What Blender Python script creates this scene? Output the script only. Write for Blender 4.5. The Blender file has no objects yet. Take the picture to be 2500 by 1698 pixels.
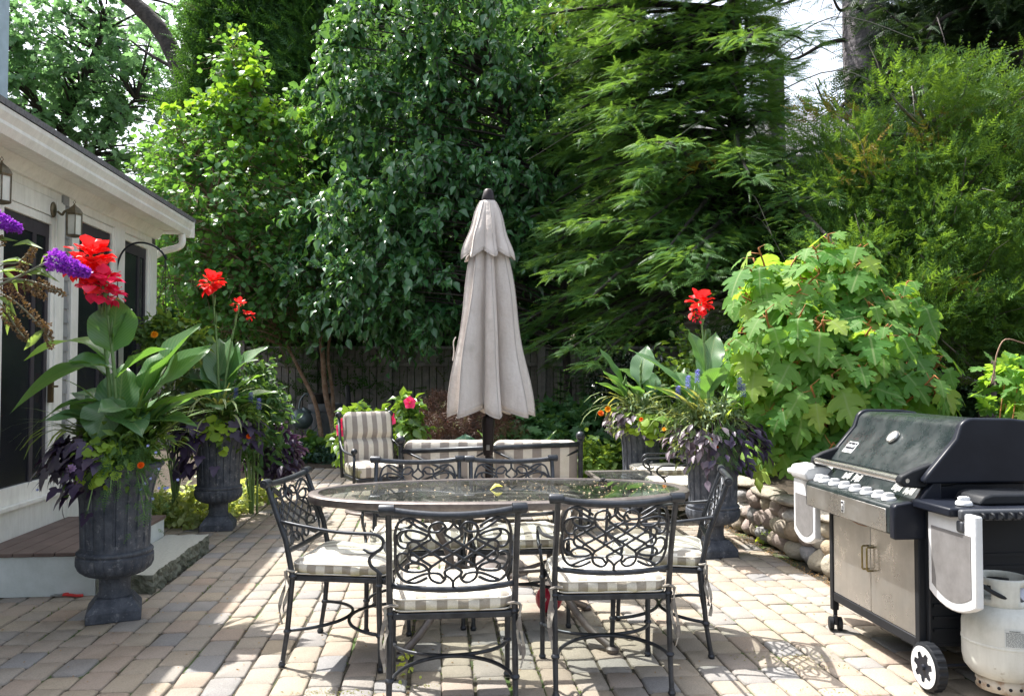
import bpy, math, random
import numpy as np
from mathutils import Vector, Matrix
rnd = random.Random(11)
NR = np.random.RandomState(5)
PI = math.pi
# ------------------------------------------------------------------ camera geometry
F = 1950.0
PITCH = math.atan(61 / F)
CH = 1.4
PHI = math.atan2(.0945, .9955)
CP, SP = math.cos(PITCH), math.sin(PITCH)
def ray(x, y):
    u, v = (x - 1250) / F, (849 - y) / F
    return Vector((u, CP - v * SP, SP + v * CP))
def gnd(x, y, h=0.0):
    r = ray(x, y); k = (h - CH) / r.z
    return Vector((r.x * k, r.y * k, h))
def atY(x, y, Y):
    r = ray(x, y); k = Y / r.y
    return Vector((r.x * k, Y, CH + r.z * k))
def ts(t, s, z=0.0):
    return Vector((t * .9955 - s * .0945, t * .0945 + s * .9955, z))
def wp(x, y, T):
    r = ray(x, y)
    k = T / (r.x * .9955 + r.y * .0945)
    return (-.0945 * r.x * k + .9955 * r.y * k, CH + r.z * k)

scene = bpy.context.scene
COL = scene.collection
# ------------------------------------------------------------------ materials
def nt(name):
    m = bpy.data.materials.new(name); m.use_nodes = True
    n = m.node_tree.nodes; l = m.node_tree.links
    n.clear()
    out = n.new('ShaderNodeOutputMaterial')
    return m, n, l, out
def rgb(c): return (c[0], c[1], c[2], 1)
def noise(n, l, scale, detail=4, rough=.6, coord='Object', vec=None):
    t = n.new('ShaderNodeTexNoise'); t.inputs['Scale'].default_value = scale
    t.inputs['Detail'].default_value = detail; t.inputs['Roughness'].default_value = rough
    if vec is None:
        tc = n.new('ShaderNodeTexCoord'); vec = tc.outputs[coord]
    l.new(vec, t.inputs['Vector'])
    return t.outputs['Fac']
def ramp(n, l, fac, stops):
    r = n.new('ShaderNodeValToRGB'); e = r.color_ramp.elements
    while len(e) < len(stops): e.new(.5)
    for el, (p, c) in zip(e, stops):
        el.position = p; el.color = rgb(c) if len(c) == 3 else c
    l.new(fac, r.inputs['Fac'])
    return r.outputs['Color']
def mixc(n, l, fac, a, b, mode='MIX'):
    m = n.new('ShaderNodeMix'); m.data_type = 'RGBA'; m.blend_type = mode
    for sock, v in ((m.inputs['Factor'], fac), (m.inputs['A'], a), (m.inputs['B'], b)): pass
    def st(s, v):
        if isinstance(v, (int, float)): s.default_value = v
        elif isinstance(v, tuple): s.default_value = rgb(v)
        else: l.new(v, s)
    st(m.inputs[0], fac); st(m.inputs[6], a); st(m.inputs[7], b)
    return m.outputs[2]
def pbr(name, c, rough=.5, metal=0., c2=None, ns=8., lo=.35, hi=.65, bump=0., bs=60., bd=.01, spec=.5, coat=0., coord='Object', fine=None, streak=0.):
    m, n, l, out = nt(name)
    p = n.new('ShaderNodeBsdfPrincipled'); l.new(p.outputs[0], out.inputs[0])
    p.inputs['Roughness'].default_value = rough; p.inputs['Metallic'].default_value = metal
    p.inputs['Specular IOR Level'].default_value = spec
    p.inputs['Coat Weight'].default_value = coat
    if c2 is None: c2 = tuple(x * .82 for x in c)
    col = ramp(n, l, noise(n, l, ns, 6, .65, coord), [(lo, c), (hi, c2)])
    if fine:
        f = noise(n, l, fine[0], 3, .7, coord)
        col = mixc(n, l, ramp(n, l, f, [(fine[2], (0, 0, 0)), (min(1, fine[2] + .12), (1, 1, 1))]), col, fine[1])
    if streak:
        tc = n.new('ShaderNodeTexCoord'); mp_ = n.new('ShaderNodeMapping'); mp_.inputs['Scale'].default_value = (1, 1, .12); l.new(tc.outputs['Object'], mp_.inputs[0])
        sv = noise(n, l, 26, 6, .75, vec=mp_.outputs[0])
        col = mixc(n, l, streak, col, ramp(n, l, sv, [(.3, (.55, .52, .48)), (.52, (1, 1, 1)), (.72, (1.35, 1.35, 1.33))]), 'MULTIPLY')
        mr = n.new('ShaderNodeMapRange'); mr.inputs[3].default_value = rough * .7; mr.inputs[4].default_value = min(1, rough * 1.9); mr.inputs[1].default_value = .35; mr.inputs[2].default_value = .65
        l.new(noise(n, l, 7, 7, .7), mr.inputs[0]); l.new(mr.outputs[0], p.inputs['Roughness'])
    l.new(col, p.inputs['Base Color'])
    if bump:
        b = n.new('ShaderNodeBump'); b.inputs['Strength'].default_value = bump; b.inputs['Distance'].default_value = bd
        l.new(noise(n, l, bs, 5, .6, coord), b.inputs['Height']); l.new(b.outputs[0], p.inputs['Normal'])
    return m
def attr(n, name):
    a = n.new('ShaderNodeAttribute'); a.attribute_name = name
    return a
def leafmat(name, c1, c2, trans=.35, rough=.4, tcol=None, vein=0., spec=.38, c3=None):
    """leaf: per-leaf colour variation from the mesh attribute 'var', veins from the leaf's own uv"""
    m, n, l, out = nt(name)
    a = attr(n, 'var')
    stops = [(0., c1), (1., c2)] if c3 is None else [(0., c1), (.9, c2), (.96, c3), (1., c3)]
    col = ramp(n, l, a.outputs['Fac'], stops)
    if vein:
        uv = n.new('ShaderNodeUVMap'); sep = n.new('ShaderNodeSeparateXYZ'); l.new(uv.outputs[0], sep.inputs[0])
        def mth(op, x, y=None):
            k = n.new('ShaderNodeMath'); k.operation = op
            for i, v in enumerate((x, y)):
                if v is None: continue
                if isinstance(v, (int, float)): k.inputs[i].default_value = v
                else: l.new(v, k.inputs[i])
            return k.outputs[0]
        ax = mth('ABSOLUTE', mth('SUBTRACT', sep.outputs[0], .5))
        mid = mth('LESS_THAN', ax, .018)
        w = mth('SINE', mth('MULTIPLY', mth('SUBTRACT', sep.outputs[1], mth('MULTIPLY', ax, .7)), 6.283 * vein))
        side = mth('MULTIPLY', mth('GREATER_THAN', w, .93 if vein < 12 else .3), .45)
        v = mth('MAXIMUM', mid, side)
        light = mixc(n, l, .45, col, (.35, .42, .2))
        col = mixc(n, l, v, col, light)
    p = n.new('ShaderNodeBsdfPrincipled')
    p.inputs['Roughness'].default_value = rough; p.inputs['Specular IOR Level'].default_value = spec
    l.new(col, p.inputs['Base Color'])
    t = n.new('ShaderNodeBsdfTranslucent')
    if tcol is None:
        h = mixc(n, l, .6, col, (min(1, c2[0] * 2.6), min(1, c2[1] * 2.0), c2[2] * .5))
        l.new(h, t.inputs[0])
    else: t.inputs[0].default_value = rgb(tcol)
    mx = n.new('ShaderNodeMixShader'); mx.inputs[0].default_value = trans
    l.new(p.outputs[0], mx.inputs[1]); l.new(t.outputs[0], mx.inputs[2]); l.new(mx.outputs[0], out.inputs[0])
    return m

# ------------------------------------------------------------------ objects
def setp(o, label=None, cat=None, group=None, kind=None):
    if label: o['label'] = label
    if cat: o['category'] = cat
    if group: o['group'] = group
    if kind: o['kind'] = kind
    return o
def empty(name, loc=(0, 0, 0), rz=0., label=None, cat=None, group=None):
    o = bpy.data.objects.new(name, None); COL.objects.link(o)
    o.location = loc; o.rotation_euler = (0, 0, rz); o.empty_display_size = .1
    return setp(o, label, cat, group)
def grid_empty(name, **k):
    return empty(name, (0, 0, 0), PHI, **k)
class MB:
    def __init__(s): s.v = []; s.f = []; s.m = []; s.M = Matrix.Identity(4); s.mi = 0
    def add(s, vs, fs):
        b = len(s.v); s.v += [tuple(s.M @ Vector(v)) for v in vs]
        s.f += [tuple(i + b for i in f) for f in fs]; s.m += [s.mi] * len(fs)
    def box(s, x0, x1, y0, y1, z0, z1):
        s.add([(x0, y0, z0), (x1, y0, z0), (x1, y1, z0), (x0, y1, z0), (x0, y0, z1), (x1, y0, z1), (x1, y1, z1), (x0, y1, z1)],
              [(0, 3, 2, 1), (4, 5, 6, 7), (0, 1, 5, 4), (1, 2, 6, 5), (2, 3, 7, 6), (3, 0, 4, 7)])
    def prism(s, pts, axis, a, b):
        """closed 2d outline extruded along axis (0,1,2) from a to b; the other two coordinates in order"""
        n = len(pts)
        def mk(p, q):
            return {0: (q, p[0], p[1]), 1: (p[0], q, p[1]), 2: (p[0], p[1], q)}[axis]
        s.add([mk(p, a) for p in pts] + [mk(p, b) for p in pts],
              [tuple(range(n))[::-1], tuple(range(n, 2 * n))] + [(i, (i + 1) % n, n + (i + 1) % n, n + i) for i in range(n)])
    def tube(s, pts, r, k=8, closed=False, flat=None, caps=True):
        pts = [Vector(p) for p in pts]; n = len(pts)
        if isinstance(r, (int, float)): r = [r] * n
        vs = []; up = None
        for i, p in enumerate(pts):
            if closed: t = pts[(i + 1) % n] - pts[i - 1]
            else: t = pts[min(i + 1, n - 1)] - pts[max(i - 1, 0)]
            if t.length < 1e-9: t = Vector((0, 0, 1))
            t.normalize()
            if up is None:
                up = Vector((0, 0, 1)) if abs(t.z) < .9 else Vector((0, 1, 0))
                if flat is not None: up = Vector(flat)
            if flat is not None: up = Vector(flat)
            a = t.cross(up)
            if a.length < 1e-6: a = t.orthogonal()
            a.normalize(); b = a.cross(t).normalized()
            if flat is None: up = b
            for j in range(k):
                an = 2 * PI * j / k
                vs.append(p + (a * math.cos(an) + b * math.sin(an)) * r[i])
        fs = []
        m = n if closed else n - 1
        for i in range(m):
            for j in range(k):
                a0 = i * k + j; a1 = i * k + (j + 1) % k; b0 = ((i + 1) % n) * k + j; b1 = ((i + 1) % n) * k + (j + 1) % k
                fs.append((a0, a1, b1, b0))
        if not closed and caps:
            fs.append(tuple(range(k))[::-1]); fs.append(tuple((n - 1) * k + j for j in range(k)))
        s.add(vs, fs)
    def lathe(s, prof, k=24, cap=True, c=(0, 0), rf=None):
        """prof [(r,z)]; rf(theta,i,r)->r"""
        vs = []; n = len(prof)
        for i, (r, z) in enumerate(prof):
            for j in range(k):
                th = 2 * PI * j / k
                rr = rf(th, i, r, z) if rf else r
                vs.append((c[0] + rr * math.cos(th), c[1] + rr * math.sin(th), z))
        fs = [(i * k + j, i * k + (j + 1) % k, (i + 1) * k + (j + 1) % k, (i + 1) * k + j) for i in range(n - 1) for j in range(k)]
        if cap: fs += [tuple(range(k))[::-1], tuple((n - 1) * k + j for j in range(k))]
        s.add(vs, fs)
    def ball(s, c, r, k=12, sc=(1, 1, 1)):
        h = k // 2 + 1
        vs = []
        for i in range(h + 1):
            ph = PI * i / h
            for j in range(k):
                th = 2 * PI * j / k
                vs.append((c[0] + sc[0] * r * math.sin(ph) * math.cos(th), c[1] + sc[1] * r * math.sin(ph) * math.sin(th), c[2] + sc[2] * r * math.cos(ph)))
        s.add(vs, [((i + 1) * k + j, (i + 1) * k + (j + 1) % k, i * k + (j + 1) % k, i * k + j) for i in range(h) for j in range(k)])
    def build(s, name, mats, parent=None, smooth=False, bevel=0, seg=2, sub=0, **pr):
        me = bpy.data.meshes.new(name); me.from_pydata(s.v, [], s.f)
        if not isinstance(mats, (list, tuple)): mats = [mats]
        for m in mats: me.materials.append(m)
        if len(mats) > 1: me.polygons.foreach_set('material_index', s.m)
        if smooth:
            me.polygons.foreach_set('use_smooth', [True] * len(me.polygons))
            if smooth == 'auto': me.set_sharp_from_angle(angle=math.radians(38))
        me.update()
        o = bpy.data.objects.new(name, me); COL.objects.link(o)
        if parent: o.parent = parent
        if bevel:
            b = o.modifiers.new('bevel', 'BEVEL'); b.width = bevel; b.segments = seg; b.limit_method = 'ANGLE'; b.angle_limit = .7
            me.polygons.foreach_set('use_smooth', [True] * len(me.polygons)); me.set_sharp_from_angle(angle=math.radians(50))
        if sub:
            b = o.modifiers.new('sub', 'SUBSURF'); b.levels = sub; b.render_levels = sub
        return setp(o, **pr)
def smoothpts(P, n=8, closed=False):
    P = [Vector(p) for p in P]; out = []
    N = len(P)
    rng = range(N) if closed else range(N - 1)
    for i in rng:
        p0 = P[i - 1] if (closed or i > 0) else P[0]; p1 = P[i]; p2 = P[(i + 1) % N]
        p3 = P[(i + 2) % N] if (closed or i + 2 < N) else P[-1]
        for k in range(n):
            t = k / n
            out.append(.5 * ((2 * p1) + (p2 - p0) * t + (2 * p0 - 5 * p1 + 4 * p2 - p3) * t * t + (3 * p1 - p0 - 3 * p2 + p3) * t ** 3))
    if not closed: out.append(P[-1])
    return out
def copy_tree(o, parent=None):
    c = o.copy(); COL.objects.link(c); c.parent = parent
    for ch in o.children: copy_tree(ch, c)
    return c
def npmesh(name, V, Fc, mat, parent=None, var=None, uv=None, smooth=False, **pr):
    """V (n,3), Fc (m,k) all faces with k corners; var (n,), uv (n,2)"""
    me = bpy.data.meshes.new(name)
    n = len(V); m, k = Fc.shape
    me.vertices.add(n); me.vertices.foreach_set('co', np.ascontiguousarray(V, dtype=np.float32).ravel())
    me.loops.add(m * k); me.loops.foreach_set('vertex_index', np.ascontiguousarray(Fc, dtype=np.int32).ravel())
    me.polygons.add(m); me.polygons.foreach_set('loop_start', np.arange(0, m * k, k, dtype=np.int32))
    if smooth: me.polygons.foreach_set('use_smooth', np.ones(m, dtype=bool))
    if var is not None:
        a = me.attributes.new('var', 'FLOAT', 'POINT'); a.data.foreach_set('value', var.astype(np.float32))
    if uv is not None:
        u = me.uv_layers.new(name='UVMap'); u.data.foreach_set('uv', uv[Fc.ravel()].astype(np.float32).ravel())
    me.materials.append(mat); me.update(calc_edges=True)
    o = bpy.data.objects.new(name, me); COL.objects.link(o)
    if parent: o.parent = parent
    return setp(o, **pr)
def nrm(a): return a / np.maximum(np.linalg.norm(a, axis=-1, keepdims=True), 1e-9)
def scatter(tm, P, A, Nn, S):
    """tm=(V,F,uv): template with length along +y, normal +z; P positions, A axis, Nn normal, S scale"""
    V, Fc, uv = tm
    y = nrm(A); x = nrm(np.cross(y, Nn)); z = np.cross(x, y)
    R = np.stack([x, y, z], axis=-1)
    W = np.einsum('nij,vj->nvi', R, V) * S[:, None, None] + P[:, None, :]
    n, v = len(P), len(V)
    FF = (Fc[None] + (np.arange(n) * v)[:, None, None]).reshape(-1, Fc.shape[1])
    return W.reshape(-1, 3), FF, np.tile(uv, (n, 1))
def scat_obj(name, tm, P, A, Nn, S, mat, parent=None, var=None, smooth=False, **pr):
    V, Fc, uv = scatter(tm, P, A, Nn, S)
    if var is None: var = NR.rand(len(P))
    return npmesh(name, V, Fc, mat, parent, np.repeat(var, len(tm[0])), uv, smooth, **pr)
def merge_parts(parts):
    V = []; Fc = []; U = []; W = []; b = 0
    for v, f, u, w in parts:
        V.append(v); Fc.append(f + b); U.append(u); W.append(w); b += len(v)
    return np.concatenate(V), np.concatenate(Fc), np.concatenate(U), np.concatenate(W)
# ------------------------------------------------------------------ leaf templates (length along y, ~1)
def T_leaf(w=.55, fold=.12, droop=.12):
    V = np.array([(0, 0, 0), (-w * .42, .28, fold * .8), (-w * .5, .55, fold), (0, 1, -droop), (w * .5, .55, fold), (w * .42, .28, fold * .8), (0, .5, 0)])
    Fc = np.array([(0, 6, 2, 1), (6, 3, 3, 2), (0, 5, 4, 6), (6, 4, 3, 3)])
    Fc = np.array([(0, 6, 2), (0, 2, 1), (6, 3, 2), (0, 4, 6), (0, 5, 4), (6, 4, 3)])
    uv = np.array([(.5, 0), (.1, .28), (0, .55), (.5, 1), (1, .55), (.9, .28), (.5, .5)])
    return V, Fc, uv
def T_lobed(pts, bend=.18, cup=.1):
    """pts: right side outline from base to tip [(x,y)...]; fan against midrib points of the same y order"""
    R = [(x, y) for x, y in pts]
    V = []; uv = []
    mid = [(0, 0)] + [(0, y) for x, y in R[1:-1]] + [(0, R[-1][1])]
    ys = np.linspace(0, 1, 7)
    for x, y in [(0, t) for t in ys]: V.append((0, y, -bend * y * y)); uv.append((.5, y))
    nm = 7; F2 = []
    for sgn in (1, -1):
        b = len(V)
        for x, y in R: V.append((sgn * x, y, -bend * y * y + cup * abs(x) - .22 * abs(x) ** 2)); uv.append((.5 + sgn * x * .6, y))
        for i in range(len(R) - 1):
            my = (R[i][1] + R[i + 1][1]) / 2
            j = int(min(nm - 1, max(0, round(my * .92 * (nm - 1)))))
            F2.append((b + i, b + i + 1, j) if sgn > 0 else (b + i + 1, b + i, j))
        # midrib fill
        js = [int(min(nm - 1, max(0, round((R[i][1] + R[i + 1][1]) / 2 * .92 * (nm - 1))))) for i in range(len(R) - 1)]
        for i in range(1, len(js)):
            if js[i] != js[i - 1]:
                lo, hi = js[i - 1], js[i]
                st = 1 if hi > lo else -1
                for q in range(lo, hi, st):
                    F2.append((b + i, q + st, q) if sgn > 0 else (b + i, q, q + st))
    return np.array(V, float), np.array(F2), np.array(uv, float)
OAK = T_lobed([(.02, 0), (.16, .02), (.30, -.02), (.34, .08), (.28, .16), (.22, .2), (.40, .24), (.55, .34), (.60, .46), (.52, .47), (.46, .52), (.34, .46), (.24, .47), (.34, .56), (.43, .68), (.40, .76), (.31, .74), (.24, .70), (.17, .74), (.19, .84), (.10, .92), (0, 1.02)])
LOBE5 = T_lobed([(.02, 0), (.12, -.08), (.28, -.05), (.22, .08), (.45, .12), (.55, .25), (.40, .32), (.22, .35), (.30, .5), (.33, .66), (.2, .66), (.12, .72), (0, 1)], .15, .15)
ROUND = T_leaf(.9, .08, .1)
NARROW = T_leaf(.3, .06, .2)
def T_spray(n=9, L=1., w=.32, pw=.035, droop=.15, taper=True):
    """flat conifer branchlet: rachis and side pinnae"""
    V = []; Fc = []; uv = []
    def tri(a, b, c):
        i = len(V); V.extend([a, b, c]); uv.extend([(.5, .5)] * 3); Fc.append((i, i + 1, i + 2))
    tri((-.012, 0, 0), (.012, 0, 0), (0, L, -droop))
    for i in range(n):
        t = (i + .6) / n; y = t * L; z = -droop * t * t
        ln = w * (1 - t * .75) * (.55 + .45 * math.sin(PI * min(1, t * 1.6 + .25))) if taper else w
        for sg in (-1, 1):
            ty = y + ln * .75; tx = sg * ln
            tri((0, y - pw, z), (0, y + pw, z), (tx, ty, z - ln * .25))
            m = .5
            for q in (.4, .7):
                bx, by = tx * q, y + (ty - y) * q
                tri((bx, by - pw * .6, z - .02), (bx, by + pw * .6, z - .02), (bx + sg * ln * .12, by + ln * .42, z - .05))
    return np.array(V), np.array(Fc), np.array(uv)
SPRAY = T_spray()
SPRAYL = T_spray(6, 1., .30, .055, .15)
def T_tuft(n=16, seed=1):
    r = random.Random(seed); V = []; Fc = []; uv = []
    for i in range(n):
        t = r.random(); a = r.random() * 2 * PI; rad = .32 * (1 - t * .6)
        b = Vector((0, t * .75, 0)); e = b + Vector((math.cos(a) * rad, .28 + .1 * r.random(), math.sin(a) * rad))
        w = Vector((math.sin(a), 0, -math.cos(a))) * .04
        i0 = len(V); V += [tuple(b - w), tuple(b + w), tuple(e + w * .6), tuple(e - w * .6)]; uv += [(.5, .5)] * 4
        Fc += [(i0, i0 + 1, i0 + 2), (i0, i0 + 2, i0 + 3)]
    return np.array(V), np.array(Fc), np.array(uv)
TUFT = T_tuft()
def T_blade(n=6):
    V = []; uv = []; Fc = []
    for i in range(n + 1):
        t = i / n; w = .012 * (1 - t) ** .6 + .0008; z = -.0; y = t
        V += [(-w, y, 0), (w, y, 0)]; uv += [(0, t), (1, t)]
    for i in range(n):
        a = 2 * i; Fc += [(a, a + 1, a + 3), (a, a + 3, a + 2)]
    return np.array(V), np.array(Fc), np.array(uv)
# ------------------------------------------------------------------ foliage generators
def twig_leaves(C, O, K, M, twigL, lsize, droop=.5, spread=.8, upn=1.):
    """clumps C with outward dirs O -> K twigs each with M leaves"""
    n = len(C)
    d = nrm(O[:, None, :] + NR.normal(0, spread, (n, K, 3)) * np.array([1, 1, .7]))
    L = twigL * (.6 + .8 * NR.rand(n, K, 1))
    t = (np.arange(M) + .5)[None, None, :, None] / M
    t = t + NR.normal(0, .3 / M, (n, K, M, 1))
    P = C[:, None, None, :] + d[:, :, None, :] * L[:, :, None, :] * t
    P[..., 2] -= (droop * L[:, :, None, 0] * t[..., 0] ** 2)
    P += NR.normal(0, .035, P.shape)
    A = d[:, :, None, :] * .6 + NR.normal(0, .6, (n, K, M, 3)); A[..., 2] -= droop
    Nn = NR.normal(0, .55, (n, K, M, 3)) + O[:, None, None, :] * .35; Nn[..., 2] += upn
    return P.reshape(-1, 3), A.reshape(-1, 3), Nn.reshape(-1, 3), d, L
def ell_points(els, surf=.75):
    """els [(cx,cy,cz,rx,ry,rz,n)] -> centers, outward dirs"""
    Cs = []; Os = []
    for cx, cy, cz, rx, ry, rz, n in els:
        d = nrm(NR.normal(0, 1, (n, 3)))
        r = np.where(NR.rand(n) < surf, .75 + .3 * NR.rand(n), NR.rand(n) ** .5)[:, None]
        Cs.append(np.array([cx, cy, cz]) + d * r * np.array([rx, ry, rz])); Os.append(nrm(d * np.array([1, 1, .6])))
    return np.concatenate(Cs), np.concatenate(Os)
def pxell(x, y, Y, wx, wy, dy, n):
    """ellipsoid placed by its pixel centre and pixel half sizes at distance Y, depth radius dy"""
    p = atY(x, y, Y); k = Y / F
    return (p.x, Y, p.z, wx * k, dy, wy * k, n)
def branches(mb, stem, C, every=1, r0=.03, r1=.006, k=5, sag=.1):
    """thin limbs from the nearest lower stem point to clump centres"""
    st = [Vector(p) for p in stem]
    for i in range(0, len(C), every):
        c = Vector(C[i])
        cand = [p for p in st if p.z < c.z - .15 * (c - p).length] or [st[0]]
        s = min(cand, key=lambda p: (p - c).length)
        mid = (s + c) / 2 + Vector((rnd.uniform(-.1, .1), rnd.uniform(-.1, .1), -.05 + sag)) * (c - s).length
        mb.tube(smoothpts([s, mid, c], 4), [r0 + (r1 - r0) * q / 8 for q in range(9)], k)
def shrub(name, label, cat, els, tm, n_leaf, size, mat, stemmat=None, base=None, droop=.3, K=4, M=5, twigL=.2, upn=1., group=None, nst=8, var=None):
    C, O = ell_points(els)
    P, A, Nn, d, L = twig_leaves(C, O, K, M, twigL, size, droop, .8, upn)
    S = size * (.6 + .7 * NR.rand(len(P)))
    if stemmat is None:
        keep = P[:, 2] > .0
        return scat_obj(name, tm, P[keep], A[keep], Nn[keep], S[keep], mat, None, smooth=False, label=label, cat=cat, group=group)
    root = empty(name, base, 0, label, cat, group)
    inv = np.array(base)
    keep = P[:, 2] > .01
    scat_obj('leaves', tm, P[keep] - inv, A[keep], Nn[keep], S[keep], mat, root)
    mb = MB(); b = Vector(base)
    for i in range(0, len(C), max(1, len(C) // nst)):
        c = Vector(C[i]) - b; m = c * .5 + Vector((rnd.uniform(-.05, .05), rnd.uniform(-.05, .05), c.length * .12))
        mb.tube(smoothpts([(rnd.uniform(-.04, .04), rnd.uniform(-.04, .04), -.02), m, c], 4), [.012 * (1 - q / 10) for q in range(9)], 5)
    mb.build('stems', stemmat, root, smooth=True)
    return root
# ================================================================== camera, light, sky
cam = bpy.data.objects.new('camera', bpy.data.cameras.new('camera')); COL.objects.link(cam)
cam.location = (0, 0, CH); cam.rotation_euler = (PI / 2 + PITCH, 0, 0)
cam.data.sensor_width = 36; cam.data.lens = F / 2500 * 36; cam.data.clip_start = .05; cam.data.clip_end = 1000
scene.camera = cam
SUN = Vector((-.405, .290, .866)).normalized()
sl = bpy.data.lights.new('sun', 'SUN'); sl.energy = 4.1; sl.angle = math.radians(.55); sl.color = (1, .96, .90)
so = bpy.data.objects.new('sun', sl); COL.objects.link(so); so.rotation_euler = (-SUN).to_track_quat('-Z', 'Y').to_euler()
w = bpy.data.worlds.new('World'); scene.world = w; w.use_nodes = True
wn, wl = w.node_tree.nodes, w.node_tree.links
sky = wn.new('ShaderNodeTexSky'); sky.sky_type = 'NISHITA'; sky.sun_disc = False
sky.sun_elevation = math.asin(SUN.z); sky.sun_rotation = math.atan2(SUN.x, SUN.y)
sky.dust_density = 4.; sky.air_density = 1.2; sky.ozone_density = 1.2
hs = wn.new('ShaderNodeHueSaturation'); hs.inputs['Saturation'].default_value = .5; hs.inputs['Value'].default_value = 1.1
wl.new(sky.outputs[0], hs.inputs['Color']); wl.new(hs.outputs[0], wn['Background'].inputs[0]); wn['Background'].inputs[1].default_value = .14
vs = scene.view_settings; vs.view_transform = 'Standard'; vs.look = 'None'; vs.exposure = 1.38; vs.gamma = 1
scene.cycles.max_bounces = 8; scene.cycles.transparent_max_bounces = 12; scene.cycles.diffuse_bounces = 4
scene.cycles.transmission_bounces = 6; scene.cycles.glossy_bounces = 3
scene.cycles.use_denoising = True
scene.cycles.sample_clamp_indirect = 6

# ================================================================== materials of the setting
WHITE = pbr('white paint', (.80, .80, .755), .45, c2=(.64, .65, .60), ns=2.5, lo=.45, hi=.8, bump=.08, bs=40, fine=(9, (.50, .50, .44), .70), streak=.25)
GREYSID = pbr('grey shingle', (.20, .21, .22), .7, c2=(.28, .29, .29), ns=6, bump=.3, bs=80)
SCREEN = pbr('dark screen', (.010, .012, .016), .22, spec=.4, c2=(.022, .024, .03), ns=1.3, bump=.02, bs=3)
ROOM = pbr('dark stile', (.05, .045, .055), .6)
SHING = pbr('asphalt shingle', (.10, .10, .11), .9, c2=(.20, .20, .21), ns=40, bump=.5, bs=120)
DECKW = pbr('stained deck board', (.105, .072, .062), .6, c2=(.16, .115, .10), ns=5, bump=.2, bs=60)
GRAN = pbr('granite', (.33, .34, .30), .85, c2=(.42, .42, .38), ns=60, bump=.35, bs=90)
GRANR = pbr('rough granite edge', (.10, .115, .085), .9, c2=(.26, .27, .22), ns=12, bump=1., bs=25, bd=.04)
SOIL = pbr('soil', (.035, .027, .018), .95, c2=(.075, .055, .035), ns=14, bump=.9, bs=30, bd=.05, fine=(60, (.13, .09, .05), .66))
def joint_mat():
    m, n, l, out = nt('joint sand'); p = n.new('ShaderNodeBsdfPrincipled'); l.new(p.outputs[0], out.inputs[0])
    p.inputs['Roughness'].default_value = .95
    a = ramp(n, l, noise(n, l, 30, 5), [(.35, (.035, .03, .022)), (.7, (.10, .085, .06))])
    c = mixc(n, l, ramp(n, l, noise(n, l, 1.6, 6, .7), [(.53, (0, 0, 0)), (.60, (1, 1, 1))]), a, (.055, .10, .02))
    l.new(c, p.inputs['Base Color']); return m
JOINT = joint_mat()
def paver_mat():
    m, n, l, out = nt('concrete paver'); p = n.new('ShaderNodeBsdfPrincipled'); l.new(p.outputs[0], out.inputs[0])
    p.inputs['Roughness'].default_value = .88; p.inputs['Specular IOR Level'].default_value = .25
    a = attr(n, 'var')
    base = ramp(n, l, a.outputs['Fac'], [(0, (.235, .23, .23)), (.14, (.30, .275, .245)), (.4, (.35, .30, .235)), (.6, (.32, .28, .235)), (.8, (.34, .275, .225)), (.93, (.29, .27, .25)), (1, (.245, .245, .25))])
    g = ramp(n, l, noise(n, l, 130, 4, .8), [(.3, (.70, .70, .70)), (.55, (1, 1, 1)), (.8, (1.16, 1.14, 1.1))])
    c = mixc(n, l, 1., base, g, 'MULTIPLY')
    s = ramp(n, l, noise(n, l, 2.2, 8, .62), [(.34, (.80, .78, .74)), (.46, (.97, .96, .94)), (.66, (1.05, 1.04, 1.02))])
    c = mixc(n, l, .8, c, s, 'MULTIPLY')
    l.new(c, p.inputs['Base Color'])
    b = n.new('ShaderNodeBump'); b.inputs['Strength'].default_value = .45; b.inputs['Distance'].default_value = .006
    l.new(noise(n, l, 110, 6, .7), b.inputs['Height']); l.new(b.outputs[0], p.inputs['Normal'])
    return m
PAVER = paver_mat()

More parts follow.
